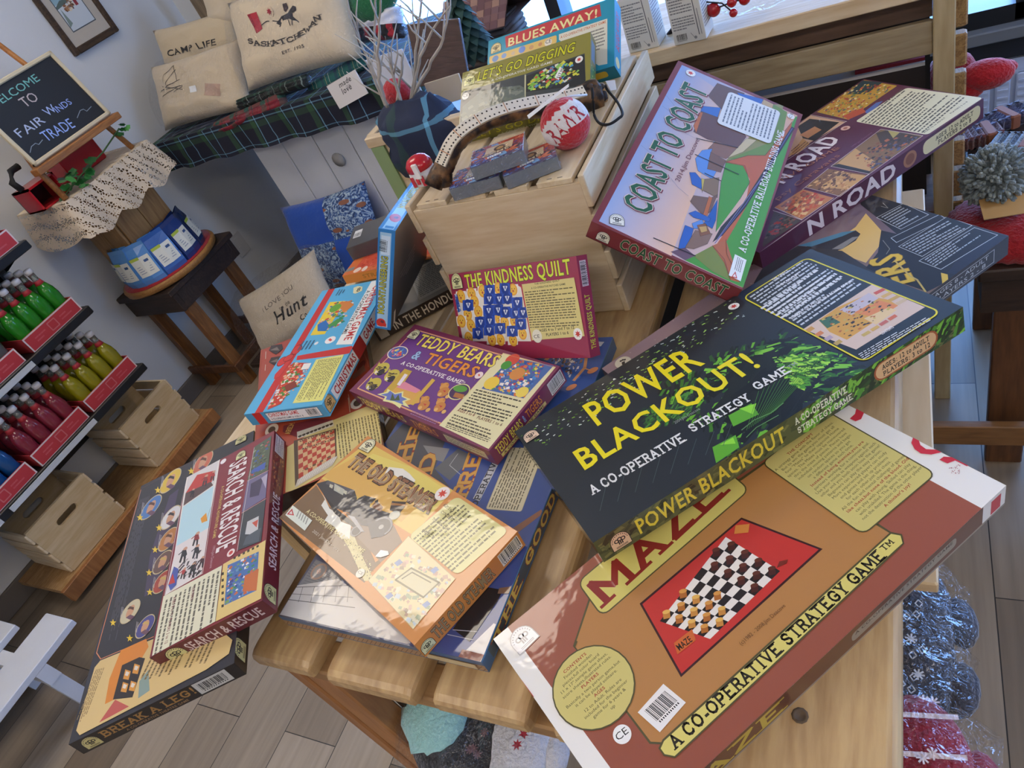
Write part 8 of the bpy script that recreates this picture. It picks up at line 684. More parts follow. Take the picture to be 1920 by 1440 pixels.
# card decks
def deck(loc, rz, label):
    e = empty('card_deck', loc, label, 'card deck', 'wrapped card decks on the crate', rz); f = MB(); f.box((-.042, -.03, 0), (.042, .03, .021), '6e7680', bev=.001); 
    draw(f, [('g', [-42, -30, 42, -30, 42, 30, -42, 30], ['1c2450', '24306a', 'c8482c', 'c05a34']), ('n', [-40, -28, 40, -28, 40, 28, -40, 28], ['3a4a9c', 'd86a3a', '141a38', '7ab0e0', '6a2c3c'], 90, 7, 3, 2, .4), ('p', [-22, -8, 24, -2, 26, 22, -18, 20], 'd8c09a'), ('c', 4, 8, 10, 9, 0, '5a3c2c'), ('c', 4, 8, 6, 5, 0, 'c89a5c'), ('t', 'GAME', -24, -8, 44, 3, 6, 'e8d8b0', 'b', '3a1c18', .8)], Vector((0, 0, .0212)), Vector((1, 0, 0)), Vector((0, 1, 0)), Vector((0, 0, 1))); f.build('card_stack', PRINT, e)
    f = MB(); draw(f, [('q', [-14, -20, 8, -17, -15, -14], 'f2f2f2', 0), ('t', '$14.95', -13, -19, 19, 2.6, 3.4, '333333', '', None, 0)], Vector((0, 0, .0222)), Vector((1, 0, 0)), Vector((0, 1, 0)), Vector((0, 0, 1))); f.build('price_sticker', PRINTM, e)
    f = MB(); f.box((-.044, -.032, 0), (.044, .032, .0228), 'ffffff', bev=.001); f.build('clear_wrapper', FILM2, e); return e
deck((-0.5871, 0.8929, 1.1000), .18, 'card deck lying underneath, at the crate front edge')
d_ = deck((-0.5464, 0.9056, 1.1230), .33, 'topmost card deck, tilted over the lower left one')
deck((-0.5014, 0.9050, 1.1010), .42, 'right-hand card deck with price sticker, beside the bauble')
# little felt flag ornament
p = Vector((-0.7161, 0.9387, 1.1000)); e = empty('flag_ornament', p, 'small white and red canister ornament with red dome at crate corner', 'ornament'); f = MB(); f.lathe([(.014, 0), (.021, .004), (.023, .02), (.022, .03)], 18, 'e8e4e2'); f.box((-.012, -.0238, .006), (-.006, -.0225, .024), 'c8303c'); f.box((.008, -.0238, .006), (.014, -.0225, .024), 'c8303c'); f.box((-.002, -.0242, .01), (.004, -.0228, .02), 'c8303c'); f.build('canister', CLOTH, e); f = MB(); f.lathe([(.0235, .029), (.0225, .038), (.017, .046), (.008, .05), (.001, .051)], 18, 'c4202e'); f.build('dome_lid', GLOSS, e); f = MB(); f.box((.002, -.026, .02), (.012, -.021, .046), 'ece8e4', bev=.001); f.build('clip', PAINT, e)
# ---------------------------------------------------------------- pillows and folded cloth
def pillow(nm, name, label, cat, mats, col='cfc0a6', group=None, pr=.55, pinch=.06, wr=.012, cells=None, root=None, seed=1):
    """a stuffed case: pinched corners, bulging faces, wrinkles; print laid over the front"""
    R, t, d = frame(nm); w, h, th = d.x / 2, d.y / 2, d.z / 2; n_ = 22
    def sf(s, q, sg):
        px = s * (1 - pinch * (1 - q * q)); py = q * (1 - pinch * (1 - s * s)); b = max((1 - s ** 4) * (1 - q ** 4), 0) ** pr
        z = sg * th * b + wr * noise.noise(Vector((s * 3, q * 3, seed + sg))) * b + wr * .5 * noise.noise(Vector((s * 9, q * 2.5, seed))) * b
        return Vector((px * w, py * h, z))
    f = MB()
    for sg in (1, -1):
        V = [sf(-1 + 2 * i / n_, -1 + 2 * j / n_, sg) for j in range(n_ + 1) for i in range(n_ + 1)]
        for j in range(n_):
            for i in range(n_):
                q = (j * (n_ + 1) + i, j * (n_ + 1) + i + 1, (j + 1) * (n_ + 1) + i + 1, (j + 1) * (n_ + 1) + i)
                c = col if not cells else cells(i / n_, j / n_, sg)
                if sg < 0: q = q[::-1]
                f.mesh([V[k] for k in q], [(0, 1, 2, 3)], c[0] if isinstance(c, tuple) else c, c[1] if isinstance(c, tuple) else 0, True)
    if nm in ART:
        tmp = MB(); draw(tmp, ART[nm]['top'], Vector((0, 0, 0)), Vector((1, 0, 0)), Vector((0, 1, 0)), Vector((0, 0, 1)))
        def split(q):
            i = max(range(len(q)), key=lambda k: (q[k] - q[k - 1]).length)
            if (q[i] - q[i - 1]).length < .014: return [q]
            if len(q) > 3: return split(q[:3]) + split([q[0]] + q[2:])
            m_ = (q[i] + q[i - 1]) / 2; return split([q[i - 1], m_, q[i - 2]]) + split([m_, q[i], q[i - 2]])
        tf = [(z, c) for fc, c in zip(tmp.f, tmp.c) for z in split([Vector(tmp.v[k]) for k in fc])]
        for fc, c in tf:
            q = []
            for x, y, z in fc:
                s, r = max(min(x / w, .97), -.97), max(min(y / h, .97), -.97)
                for _ in range(4): s = max(min(x / w / (1 - pinch * (1 - r * r)), .98), -.98); r = max(min(y / h / (1 - pinch * (1 - s * s)), .98), -.98)
                p = sf(s, r, 1); q.append(Vector((x, y, p.z + .0016 + z)))
            f.face(q, c)
    M = R.to_4x4(); M.translation = t
    if root is None:
        e = empty(name, (0, 0, 0), label, cat, group); e.matrix_world = M
    else: e = root
    o = f.build('cover', mats, e)
    bm = None
    me = o.data; import bmesh; bm = bmesh.new(); bm.from_mesh(me); bmesh.ops.remove_doubles(bm, verts=bm.verts, dist=1e-5); bm.to_mesh(me); bm.free()
    return e, d
GP = 'cushions on the plaid table'
def wrap(e, d, k=1.12, th=1.25, mt=None):
    f = MB(); f.ball((0, 0, 0), 1, 'ffffff', 0, 26, (d.x / 2 * k, d.y / 2 * k, d.z / 2 * th), .12, 3)
    f.v = [(max(min(p[0] * 1.25, d.x / 2 * k), -d.x / 2 * k), max(min(p[1] * 1.25, d.y / 2 * k), -d.y / 2 * k), p[2]) for p in f.v]; f.build('plastic_bag', mt or FILM2, e)
e, d = pillow('p_sask', 'cushion', 'cream cushion printed with flag, maple leaf and rider, in plastic', 'cushion', CLOTH, group=GP); wrap(e, d, 1.06, 1.1)
e, d = pillow('p_camp', 'cushion', 'cream cushion printed with a campfire, front left on plaid table', 'cushion', CLOTH, 'c4b59c', GP, seed=2); wrap(e, d, 1.05, 1.1)
pillow('p_campback', 'cushion', 'cream cushion with black capital lettering, behind the campfire cushion', 'cushion', CLOTH, 'c2b398', GP, seed=3)
pillow('p_top', 'cushion', 'plain cream cushion topmost at the back of the plaid table', 'cushion', CLOTH, 'c6b9a2', GP, seed=4)
FISH = mat('fish_print_cotton', '3f5c8c', .85)
n = FISH.node_tree.nodes; l = FISH.node_tree.links; b = n['Principled BSDF']; t = n.new('ShaderNodeTexCoord'); v1 = n.new('ShaderNodeTexNoise'); v1.inputs['Scale'].default_value = 38; v1.inputs['Distortion'].default_value = 2.5; l.new(t.outputs['Object'], v1.inputs[0]); cr = n.new('ShaderNodeValToRGB'); l.new(v1.outputs[0], cr.inputs[0]); cr.color_ramp.interpolation = 'LINEAR'; cr.color_ramp.elements[0].position = .36; cr.color_ramp.elements[0].color = C('22345c'); cr.color_ramp.elements[1].position = .62; cr.color_ramp.elements[1].color = C('a8bccc'); q = cr.color_ramp.elements.new(.48); q.color = C('41639a')
v2 = n.new('ShaderNodeTexVoronoi'); v2.inputs['Scale'].default_value = 17; mpp = n.new('ShaderNodeMapping'); mpp.inputs['Scale'].default_value = (.55, 1.5, 1); mpp.inputs['Rotation'].default_value = (0, 0, .5); l.new(t.outputs['Object'], mpp.inputs[0]); l.new(mpp.outputs[0], v2.inputs[0]); ls = n.new('ShaderNodeMath'); ls.operation = 'LESS_THAN'; ls.inputs[1].default_value = .26; l.new(v2.outputs[0], ls.inputs[0]); mx = n.new('ShaderNodeMix'); mx.data_type = 'RGBA'; l.new(ls.outputs[0], mx.inputs[0]); l.new(cr.outputs[0], mx.inputs[6]); mx.inputs[7].default_value = C('8a5a44'); l.new(mx.outputs[2], b.inputs['Base Color'])
pillow('p_blue', 'cushion', 'royal blue patchwork cushion with fish-print squares, leaning on white cabinet', 'cushion', [CLOTH, FISH], cells=lambda s, q, g: ('1c4aa4', 1) if g > 0 and (s > .5) == (q > .5) else '1c4aa4', seed=5)
e, d = pillow('p_hunt', 'cushion', 'cream cushion with cursive black lettering in a clear plastic bag', 'cushion', CLOTH, 'c2b6a2', seed=6); wrap(e, d, 1.22, 1.15)
PL1 = plaid('navy_green_plaid', '1b2036', ((.08, .3, '2c4a34'), (.33, .36, '6fa4c4'), (.62, .65, '6fa4c4')), .135, 'XY')
PL2 = plaid('teal_plaid', '1f5a58', ((.1, .3, '23314f'), (.45, .48, 'c8b878'), (.7, .73, 'c8c8c0')), .07, 'XY')
PL3 = plaid('red_green_plaid', '7a1c2a', ((.1, .4, '1f4a40'), (.55, .6, '20222c')), .09, 'XY')
PL4 = plaid('black_green_plaid', '14181a', ((.1, .25, '2a4a40'), (.5, .55, '8a9a94')), .07, 'XY')
GB = 'folded cloths on the plaid table'
pillow('f_teal', 'folded_blanket', 'teal plaid folded blanket at the right end of the plaid table', 'blanket', PL2, group=GB, pr=.3, pinch=.02, wr=.006, seed=7)
e, d = pillow('f_black', 'folded_blanket', 'black and green plaid folded blanket in glossy wrap under a cushion', 'blanket', PL4, group=GB, pr=.3, pinch=.02, wr=.01, seed=8); wrap(e, d, 1.03, 1.1, FILM)
e, d = pillow('f_red', 'folded_blanket', 'red and green plaid folded blanket in glossy wrap, front edge', 'blanket', PL3, group=GB, pr=.3, pinch=.02, wr=.01, seed=9); wrap(e, d, 1.03, 1.1, FILM)
pillow('f_navy', 'folded_blanket', 'dark navy folded cloth under the campfire cushion', 'blanket', CLOTH, '232a3c', GB, pr=.3, pinch=.03, wr=.012, seed=10)
e, d = pillow('f_rw', 'wrapped_parcel', 'shiny wrapped white, black and red cloth bundle at the back right', 'parcel', CLOTH, 'd8d8e2', GB, pr=.35, pinch=.03, wr=.02, cells=lambda s, q, g: ('9c1c2c' if int(s * 9) % 2 else '1c1a20') if q < .42 else 'd4d6e2', seed=11); wrap(e, d, 1.04, 1.1, FILM)
f = MB(); p = Vector((-1.6713, 2.3500, 1.1304)); f.ball((0, 0, 0), .09, '1e6a40', 0, 16, (1.3, .7, .7), .35, 4); tag(f.build('green_soft_toy', KNIT, loc=p), 'bright green soft bundle at the top right of the plaid table', 'soft toy')
f = MB(); R, t, d = frame('card_love'); f.box((-d.x / 2, -d.y / 2, 0), (d.x / 2, d.y / 2, d.z), 'd8d4d4'); draw(f, ART['card_love']['top'], Vector((0, 0, d.z + .0002)), Vector((1, 0, 0)), Vector((0, 1, 0)), Vector((0, 0, 1))); o = tag(f.build('sign_card', PRINTM), 'white card with script lettering pinned on the plaid tablecloth', 'sign'); M = R.to_4x4(); M.translation = t; o.matrix_world = M
e = empty('low_bench', (-2.3, 1.82, 0), 'low dark bench under the two cushions beside the white cabinet', 'bench'); f = MB(); f.box((-.28, -.2, .07), (.5, .28, .095), bev=.003); f.build('top', DARKW, e)
for x in (-.26, .44):
    for y in (-.18, .22): f = MB(); f.box((x, y, 0), (x + .04, y + .04, .07)); f.build('leg', DARKW, e)
# white cabinet and plaid cloth
e = empty('white_cabinet', (-2.0, 2.4, 0), 'white painted board cabinet under the plaid cloth', 'cabinet')
for i in range(5): f = MB(); x = -2.40 + i * .165; f.box((x + .002, 2.17, .0), (x + .163, 2.19, .885), bev=.003); part('board', f, WHITEW, e, (-2.0, 2.4, 0))
f = MB(); f.box((-2.40, 2.19, 0), (-1.575, 2.6, .885)); part('body', f, WHITEW, e, (-2.0, 2.4, 0)); f = MB(); f.lathe([(.001, 0), (.028, .002), (.03, .006), (.001, .007)], 12, 'a8a49c', M=Matrix.Translation((-2.0, 2.168, .68)) @ Matrix.Rotation(math.pi / 2, 4, 'X')); part('knot_plug', f, PAINT, e, (-2.0, 2.4, 0))
f = MB(); f.box((-2.84, 2.12, .90), (-1.52, 2.66, .945)); o = tag(f.build('cabinet_top', WHITEW), 'white slab top under the plaid cloth', 'table top')
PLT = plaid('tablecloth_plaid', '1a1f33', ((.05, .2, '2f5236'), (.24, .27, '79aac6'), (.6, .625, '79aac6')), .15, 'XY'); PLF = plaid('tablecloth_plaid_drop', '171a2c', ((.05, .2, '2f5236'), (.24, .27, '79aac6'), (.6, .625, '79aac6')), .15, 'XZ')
f = MB(); K = 60; V = []; x0, x1, y0, y1, zt = -2.85, -1.5, 2.1, 2.68, .952
path = [(x0, y1 - i * (y1 - y0) / 10) for i in range(10)] + [(x0 + i * (x1 - x0 - .06) / 40, y0) for i in range(40)] + [(x1 - .06 + .06 * math.sin(q), y0 + .06 - .06 * math.cos(q)) for q in [i * math.pi / 16 for i in range(8)]] + [(x1, y0 + .06 + i * (y1 - y0 - .06) / 14) for i in range(15)]
cx, cy = (x0 + x1) / 2, (y0 + y1) / 2; rows = []
for lv in range(6):
    r = []
    for i, (x, y) in enumerate(path):
        k = lv / 5; wv_ = .014 * k * math.sin(i * .9) + .01 * k * noise.noise(Vector((i * .3, lv, 0))); nx, ny = (-1 if x <= x0 else (1 if x >= x1 - .001 else 0)), (-1 if y <= y0 + .001 else 0); r.append(Vector((x + nx * (.006 + wv_), y + ny * (.006 + wv_), zt - .125 * k)))
    rows.append(r)
n_ = len(path); f.mesh([p for r in rows for p in r], [(j * n_ + i, j * n_ + i + 1, (j + 1) * n_ + i + 1, (j + 1) * n_ + i) for j in range(5) for i in range(n_ - 1)], 'ffffff', 0, True)
f.face(rows[0], 'ffffff', 1); tag(f.build('tablecloth', [PLF, PLT]), 'navy and green plaid tablecloth hanging over the white cabinet', 'tablecloth')
f = MB(); f.box((-.06, -.02, 0), (.06, .02, 1.3), bev=.008); tag(f.build('rustic_post', wood('driftwood', '8f7f6a', '6a5c4c', 'Z', .8, .8, .5, '4a3e34'), loc=(-2.68, 2.66, .96)), 'weathered grey-brown board standing behind the cushions', 'board')
# ---------------------------------------------------------------- picture on the wall
e = empty('framed_picture', (XL + .001, 2.255, 1.35), 'brown framed winter sled scene hanging on the grey wall', 'picture'); BR = wood('frame_brown', '4c3826', '2c1f15', 'Y', 2, .4)
f = MB()
for a, b_ in (((0, -.129, 0), (.02, -.105, .30)), ((0, .105, 0), (.02, .129, .30)), ((0, -.105, 0), (.02, .105, .026)), ((0, -.105, .274), (.02, .105, .30))): f.box(a, b_, bev=.004)
f.build('frame', BR, e); f = MB(); f.box((0, -.105, .026), (.008, .105, .274), 'bdb4a6'); f.build('mount_card', PAINT, e)
f = MB(); draw(f, [('q', [-66, -78, 66, -78, -66, 82], '4a5258', 0), ('q', [-62, -74, 62, -74, -62, 78], 'c4ccd2', 0), ('q', [-62, 25, 62, 25, -62, 78], '8fb0bc', 0), ('p', [-62, 20, -30, 34, 0, 30, 62, 38, 62, 26, -62, 10], '5a6a64'), ('n', [-30, -10, 20, -5, 20, 25, -30, 20], ['8a5a3c', 'a87850', 'd8c8b0', '5a4030'], 40, 12, 4, 1.2, 0), ('q', [25, -5, 40, -5, 25, 18], '8a2c34', 0), ('p', [-62, -60, -50, 10, -40, -50], '7a8a84')], Vector((.0085, 0, .15)), Vector((0, 1, 0)), Vector((0, 0, 1)), Vector((1, 0, 0))); f.build('print', PRINTM, e)
# ---------------------------------------------------------------- easel corner
R, t, d = frame('chalk'); M = R.to_4x4(); M.translation = t
e = empty('chalkboard', (0, 0, 0), 'black chalkboard with pale frame and coloured chalk lettering on an easel', 'sign'); e.matrix_world = M; f = MB(); x, y = d.x / 2, d.y / 2
for a, b_ in (((-x, -y, 0), (-x + .014, y, .016)), ((x - .014, -y, 0), (x, y, .016)), ((-x, -y, 0), (x, -y + .014, .016)), ((-x, y - .014, 0), (x, y, .016))): f.box(a, b_, bev=.003)
f.build('frame', mat('pale_frame_wood', 'c8bb9c', .5), e); f = MB(); f.box((-x + .012, -y + .012, .002), (x - .012, y - .012, .009), '16181c'); draw(f, ART['chalk']['top'], Vector((0, 0, .0092)), Vector((1, 0, 0)), Vector((0, 1, 0)), Vector((0, 0, 1))); f.build('slate', PRINTM, e)
e = empty('easel', (-2.62, 1.66, 1.035), 'orange-brown wooden table easel holding the chalkboard', 'easel'); EW = wood('easel_wood', 'a8703a', '8a5628', 'Y', 1.5, .5); eo = (-2.62, 1.66, 1.035)
f = MB(); f.box((-2.618, 1.462, 1.143), (-2.575, 1.872, 1.166), bev=.002); part('ledge', f, EW, e, eo)
for y in (1.50, 1.83): f = MB(); f.tube([(-2.60, y + (.012 if y > 1.6 else -.012), 1.036), (-2.64, y, 1.16), (-2.73, 1.665 + (y - 1.665) * .45, 1.55)], [.011, .011, .010], 6); part('leg', f, EW, e, eo)
f = MB(); f.tube([(-2.90, 1.67, 1.036), (-2.70, 1.667, 1.54)], .009, 6); part('rear_leg', f, EW, e, eo)
# red tins and ivy
f = MB(); f.box((-.05, -.09, 0), (.05, .09, .10), 'a01c22', bev=.004); f.box((-.052, -.092, .085), (.052, .092, .10), '7c1418'); tag(f.build('red_tin', GLOSS, loc=(-2.80, 1.74, 1.036)), 'dark red tin box behind the chalkboard ledge with ivy beside it', 'tin')
e = empty('red_lantern', (-2.70, 1.49, 1.036), 'small red tin with dark opening and black handle left of the easel', 'tin'); f = MB(); f.box((-.055, -.06, 0), (.04, -.052, .085), 'b01c24'); f.box((-.055, .052, 0), (.04, .06, .085), 'b01c24'); f.box((-.055, -.06, .077), (.04, .06, .085), 'b01c24'); f.box((-.055, -.06, 0), (.04, .06, .006), 'b01c24'); f.box((-.06, -.06, 0), (-.055, .06, .085), '2a1012'); f.build('body', GLOSS, e); f = MB(); f.tube([(0, -.05, .085), (0, -.06, .12), (0, -.035, .15), (0, .0, .15)], .012, 8, '1a1a1c'); f.build('handle', PAINT, e)
rg = random.Random(8); e = empty('ivy_sprig', (-2.62, 1.60, 1.037), 'green ivy sprig lying on the lace below the chalkboard', 'plant'); f = MB()
for i in range(34):
    c = Vector((rg.uniform(-.04, .05), rg.uniform(-.10, .05), rg.uniform(.0, .055))) if i < 28 else Vector((.03, .24 + rg.uniform(-.03, .03), rg.uniform(.06, .1))); a = rg.uniform(0, 6.28); u = Vector((math.cos(a), math.sin(a), rg.uniform(-.3, .5))).normalized(); v = u.cross(Vector((rg.uniform(-.4, .4) + .8, 0, .9))).normalized(); s = rg.uniform(.018, .034)
    pts = [(-.1, 0), (.15, .55), (.5, .35), (.75, .5), (1.3, 0), (.75, -.5), (.5, -.35), (.15, -.55)]; f.face([c + u * (x * s) + v * (y * s) for x, y in pts], rg.choice(('2c6a30', '3f8a3c', '24542a', '4f9a48')))
f.build('leaves', mat('waxy_leaf', rough=.4, attr=True), e); f = MB(); f.tube([(0, -.09, .01), (.01, 0, .03), (.03, .12, .05), (.03, .24, .08)], .003, 5, '3a5a2c'); f.build('stem', PAINT, e)
# lace cloth, pine pedestal, slab, packs, stool
LACE = bpy.data.materials.new('crochet_lace'); LACE.use_nodes = True; n = LACE.node_tree.nodes; l = LACE.node_tree.links; b = n['Principled BSDF']; b.inputs['Roughness'].default_value = .95; b.inputs['Base Color'].default_value = C('cfc0ab'); t = n.new('ShaderNodeTexCoord'); vv = n.new('ShaderNodeTexVoronoi'); vv.feature = 'DISTANCE_TO_EDGE'; vv.inputs['Scale'].default_value = 105; l.new(t.outputs['Object'], vv.inputs[0]); v3 = n.new('ShaderNodeTexWave'); v3.wave_type = 'RINGS'; v3.inputs['Scale'].default_value = 9; v3.inputs['Distortion'].default_value = 3; l.new(t.outputs['Object'], v3.inputs[0]); m1 = n.new('ShaderNodeMapRange'); m1.inputs['To Min'].default_value = .12; m1.inputs['To Max'].default_value = .36; l.new(v3.outputs[0], m1.inputs[0]); lt = n.new('ShaderNodeMath'); lt.operation = 'LESS_THAN'; l.new(vv.outputs[0], lt.inputs[0]); l.new(m1.outputs[0], lt.inputs[1]); l.new(lt.outputs[0], b.inputs['Alpha'])
f = MB(); x0, x1, y0, y1 = -2.925, -2.575, 1.46, 1.90; zt = 1.035
path = [(x1 - i * .02, y0) for i in range(16, 0, -1)] + [(x1, y0 + i * (y1 - y0) / 44) for i in range(45)] + [(x1 - i * .02, y1) for i in range(1, 17)]; rows = []
for lv in range(9):
    r = []; k = lv / 8
    for i, (x, y) in enumerate(path):
        drop = .125 + .03 * abs(math.sin(i * .21)); fl = .028 * k + .012 * k * math.sin(i * .42); dx = 1 if x >= x1 - .001 else 0; dy = -1 if y <= y0 + .001 else (1 if y >= y1 - .001 else 0); r.append(Vector((x + dx * fl, y + dy * fl, zt - drop * k)))
    rows.append(r)
n_ = len(path); f.mesh([p for r in rows for p in r], [(j * n_ + i, j * n_ + i + 1, (j + 1) * n_ + i + 1, (j + 1) * n_ + i) for j in range(8) for i in range(n_ - 1)], 'ffffff', 0, True); f.face(rows[0]); tag(f.build('lace_cloth', LACE), 'cream crocheted lace cloth with scalloped hem on the pine pedestal', 'lace cloth')
e = empty('pedestal_box', (-2.77, 1.73, .60), 'upright pine box pedestal between the lace and round slab', 'box')
f = MB(); f.box((-.145, -.25, .42), (.185, .15, .432)); f.build('top', PINEY, e)
PB = wood('aged_pine', 'b08a58', '906a40', 'Z', 1, .6, .3, '6a4828')
for i in range(2): f = MB(); f.box((.098, -.115 + i * .115, .0), (.11, -.003 + i * .115, .42), bev=.002); f.build('front_board', PB, e)
for i in range(2): f = MB(); f.box((-.10 + i * .1, -.127, 0), (-.002 + i * .1, -.115, .42), bev=.002); f.build('side_board', PB, e); f = MB(); f.box((-.10 + i * .1, .114, 0), (-.002 + i * .1, .126, .42), bev=.002); f.build('side_board', PB, e)
e = empty('round_slab', (-2.745, 1.74, .566), 'round live-edge wooden slab with red cloth on the dark stool', 'slab'); f = MB(); f.lathe([(.193, 0), (.205, .006), (.208, .022), (.204, .03), (.001, .03)], 40, M=None, sx=.95, sy=1.1); f.build('wood_disc', wood('slab_wood', 'a8793f', '8a5c2e', 'X', 2, .5), e); f = MB(); f.lathe([(.196, .0305), (.196, .0335), (.001, .034)], 40, 'a01a22', sx=.95, sy=1.1); f.build('red_cloth', CLOTH, e)
BLU = ('5f9ad8', '5f9ad8', '5a94d4', '5f9ad8', '5a94d4', '5f9ad8', '3f6cb8', '2c4a92', '28407e', '24386e', '22345f')
def pouch(loc, rz, c, label):
    e = empty('pouch', loc, label, 'pouch', 'blue pouches on the round slab', rz); f = MB(); V = []; F = []; prof = ((0, .02), (.02, .024), (.07, .02), (.12, .012), (.15, .003), (.165, .002))
    for z, th in prof: w = .046; V += [Vector((-w, -th, z)), Vector((0, -th * 1.35, z)), Vector((w, -th, z)), Vector((w, th, z)), Vector((0, th * 1.35, z)), Vector((-w, th, z))]
    for j in range(5):
        for i in range(6): F.append((j * 6 + i, j * 6 + (i + 1) % 6, (j + 1) * 6 + (i + 1) % 6, (j + 1) * 6 + i))
    F.append((5, 4, 3, 2, 1, 0)); f.mesh(V, F, c); f.build('bag', GLOSS, e)
    f = MB(); f.mesh([(-.04, -.0262, .035), (0, -.0345, .035), (.04, -.0262, .035), (.04, -.0185, .115), (0, -.0235, .115), (-.04, -.0185, .115)], [(0, 1, 4, 5), (1, 2, 3, 4)], 'e4e6dc'); f.mesh([(-.04, -.0195, .106), (0, -.0245, .106), (0, -.0240, .118), (-.04, -.0190, .118)], [(0, 1, 2, 3)], 'b8cc4c'); f.mesh([(.012, -.0268, .09), (.03, -.0240, .09), (.03, -.0225, .1), (.012, -.0255, .1)], [(0, 1, 2, 3)], '3a5a8c')
    for k in range(4): f.mesh([(-.03, -.0312 + k * .002, .05 + k * .009), (.028, -.0312 + k * .002, .05 + k * .009), (.028, -.0310 + k * .002, .053 + k * .009), (-.03, -.0310 + k * .002, .053 + k * .009)], [(0, 1, 2, 3)], '9aa4b0')
    f.build('label', PRINTM, e); return e
NTH = ('leftmost', 'second', 'third', 'fourth', 'fifth', 'sixth', 'seventh', 'eighth', 'ninth', 'tenth', 'rightmost')
for i in range(11):
    a = math.radians(-118 + i * 15.5); r = .13 + (.0 if i % 2 else .02); pouch((-2.745 + r * .95 * math.cos(a), 1.74 + r * 1.1 * math.sin(a), .6005), a + math.pi / 2, BLU[i], ('light blue' if i < 6 else 'deep blue') + ' standing pouch, ' + NTH[i] + (' from the left in the arc' if 0 < i < 10 else ' in the arc on the slab'))
e = empty('dark_stool', (-2.77, 1.76, 0), 'dark-topped stool with brown legs carrying the round slab', 'stool'); so = (-2.77, 1.76, 0)
f = MB(); f.box((-2.938, 1.545, .538), (-2.585, 1.97, .563), bev=.003); part('top', f, DARKW, e, so)
for a, b_ in (((-2.93, 1.56, .455), (-2.60, 1.585, .538)), ((-2.93, 1.93, .455), (-2.60, 1.955, .538)), ((-2.62, 1.585, .455), (-2.60, 1.93, .538)), ((-2.93, 1.585, .455), (-2.91, 1.93, .538))): f = MB(); f.box(a, b_, bev=.002); part('apron', f, DARKW, e, so)
SL = wood('stool_leg_brown', '8a5c30', '6a4422', 'Z', 1, .5, .4, '4a2e18')
for x in (-2.905, -2.66):
    for y in (1.59, 1.87): f = MB(); f.box((x, y, 0), (x + .035, y + .055, .54), bev=.003); part('leg', f, SL, e, so)
for a, b_ in (((-2.93, 1.575, .09), (-2.605, 1.59, .13)), ((-2.625, 1.59, .09), (-2.605, 1.93, .13)), ((-2.93, 1.925, .09), (-2.605, 1.94, .13))): f = MB(); f.box(a, b_, bev=.002); part('rail', f, WALN, e, so)
# ---------------------------------------------------------------- drinks shelf
e = empty('drinks_shelf', (-2.78, .7, 0), 'black metal drinks rack with price strips against the grey wall', 'shelf'); do = (-2.78, .7, 0)
f = MB(); f.box((-2.94, -.25, .25), (-2.925, 1.285, 1.35)); part('back_panel', f, BLACK, e, do)
f = MB(); f.box((-2.93, 1.255, .28), (-2.90, 1.285, 1.35)); part('upright', f, BLACK, e, do)
for z in (.432, .722, 1.012):
    f = MB(); f.box((-2.925, -.25, z - .012), (-2.63, 1.285, z), bev=.002); f.box((-2.635, -.25, z - .03), (-2.615, 1.285, z + .002), bev=.003); f.mesh([(-2.90, 1.28, z - .012), (-2.63, 1.28, z - .012), (-2.88, 1.28, z - .10)], [(0, 1, 2)]); f.mesh([(-2.90, 1.275, z - .012), (-2.63, 1.275, z - .012), (-2.88, 1.275, z - .10)], [(2, 1, 0)]); part('shelf_board', f, BLACK, e, do)
    for ya, yb in ((-.2, .56), (.60, 1.0)): f = MB(); f.box((-2.616, ya, z - .026), (-2.612, yb, z - .006), 'c0c6cc'); part('price_strip', f, PAINT, e, do)
SODA = {}
def soda(c):
    if c not in SODA: SODA[c] = mat('soda_' + c, c, .12, trans=.35, spec=.6)
    return SODA[c]
CAPM = mat('bottle_cap_white', 'f2eeec', .35, attr=False); LABR = mat('red_label', 'b8323a', .5); CLEARG = mat('clear_neck_glass', 'c8d0c8', .08, trans=.8)
def bottle_proto(c):
    e = empty('soda_bottle', (0, 0, 0)); f = MB(); f.lathe([(.02, 0), (.028, .004), (.029, .03), (.027, .06), (.029, .09), (.026, .115), (.015, .145)], 12); f.build('filled_glass', soda(c), e)
    f = MB(); f.lathe([(.015, .145), (.0115, .16), (.0115, .19)], 10); nk = f.build('neck', CLEARG, e); f = MB(); f.lathe([(.0145, .187), (.015, .2), (.0125, .204), (.001, .205)], 12); f.build('cap', CAPM, nk); f = MB(); f.lathe([(.0165, .1425), (.0135, .152), (.0125, .158)], 10); f.build('neck_label', LABR, nk); return e
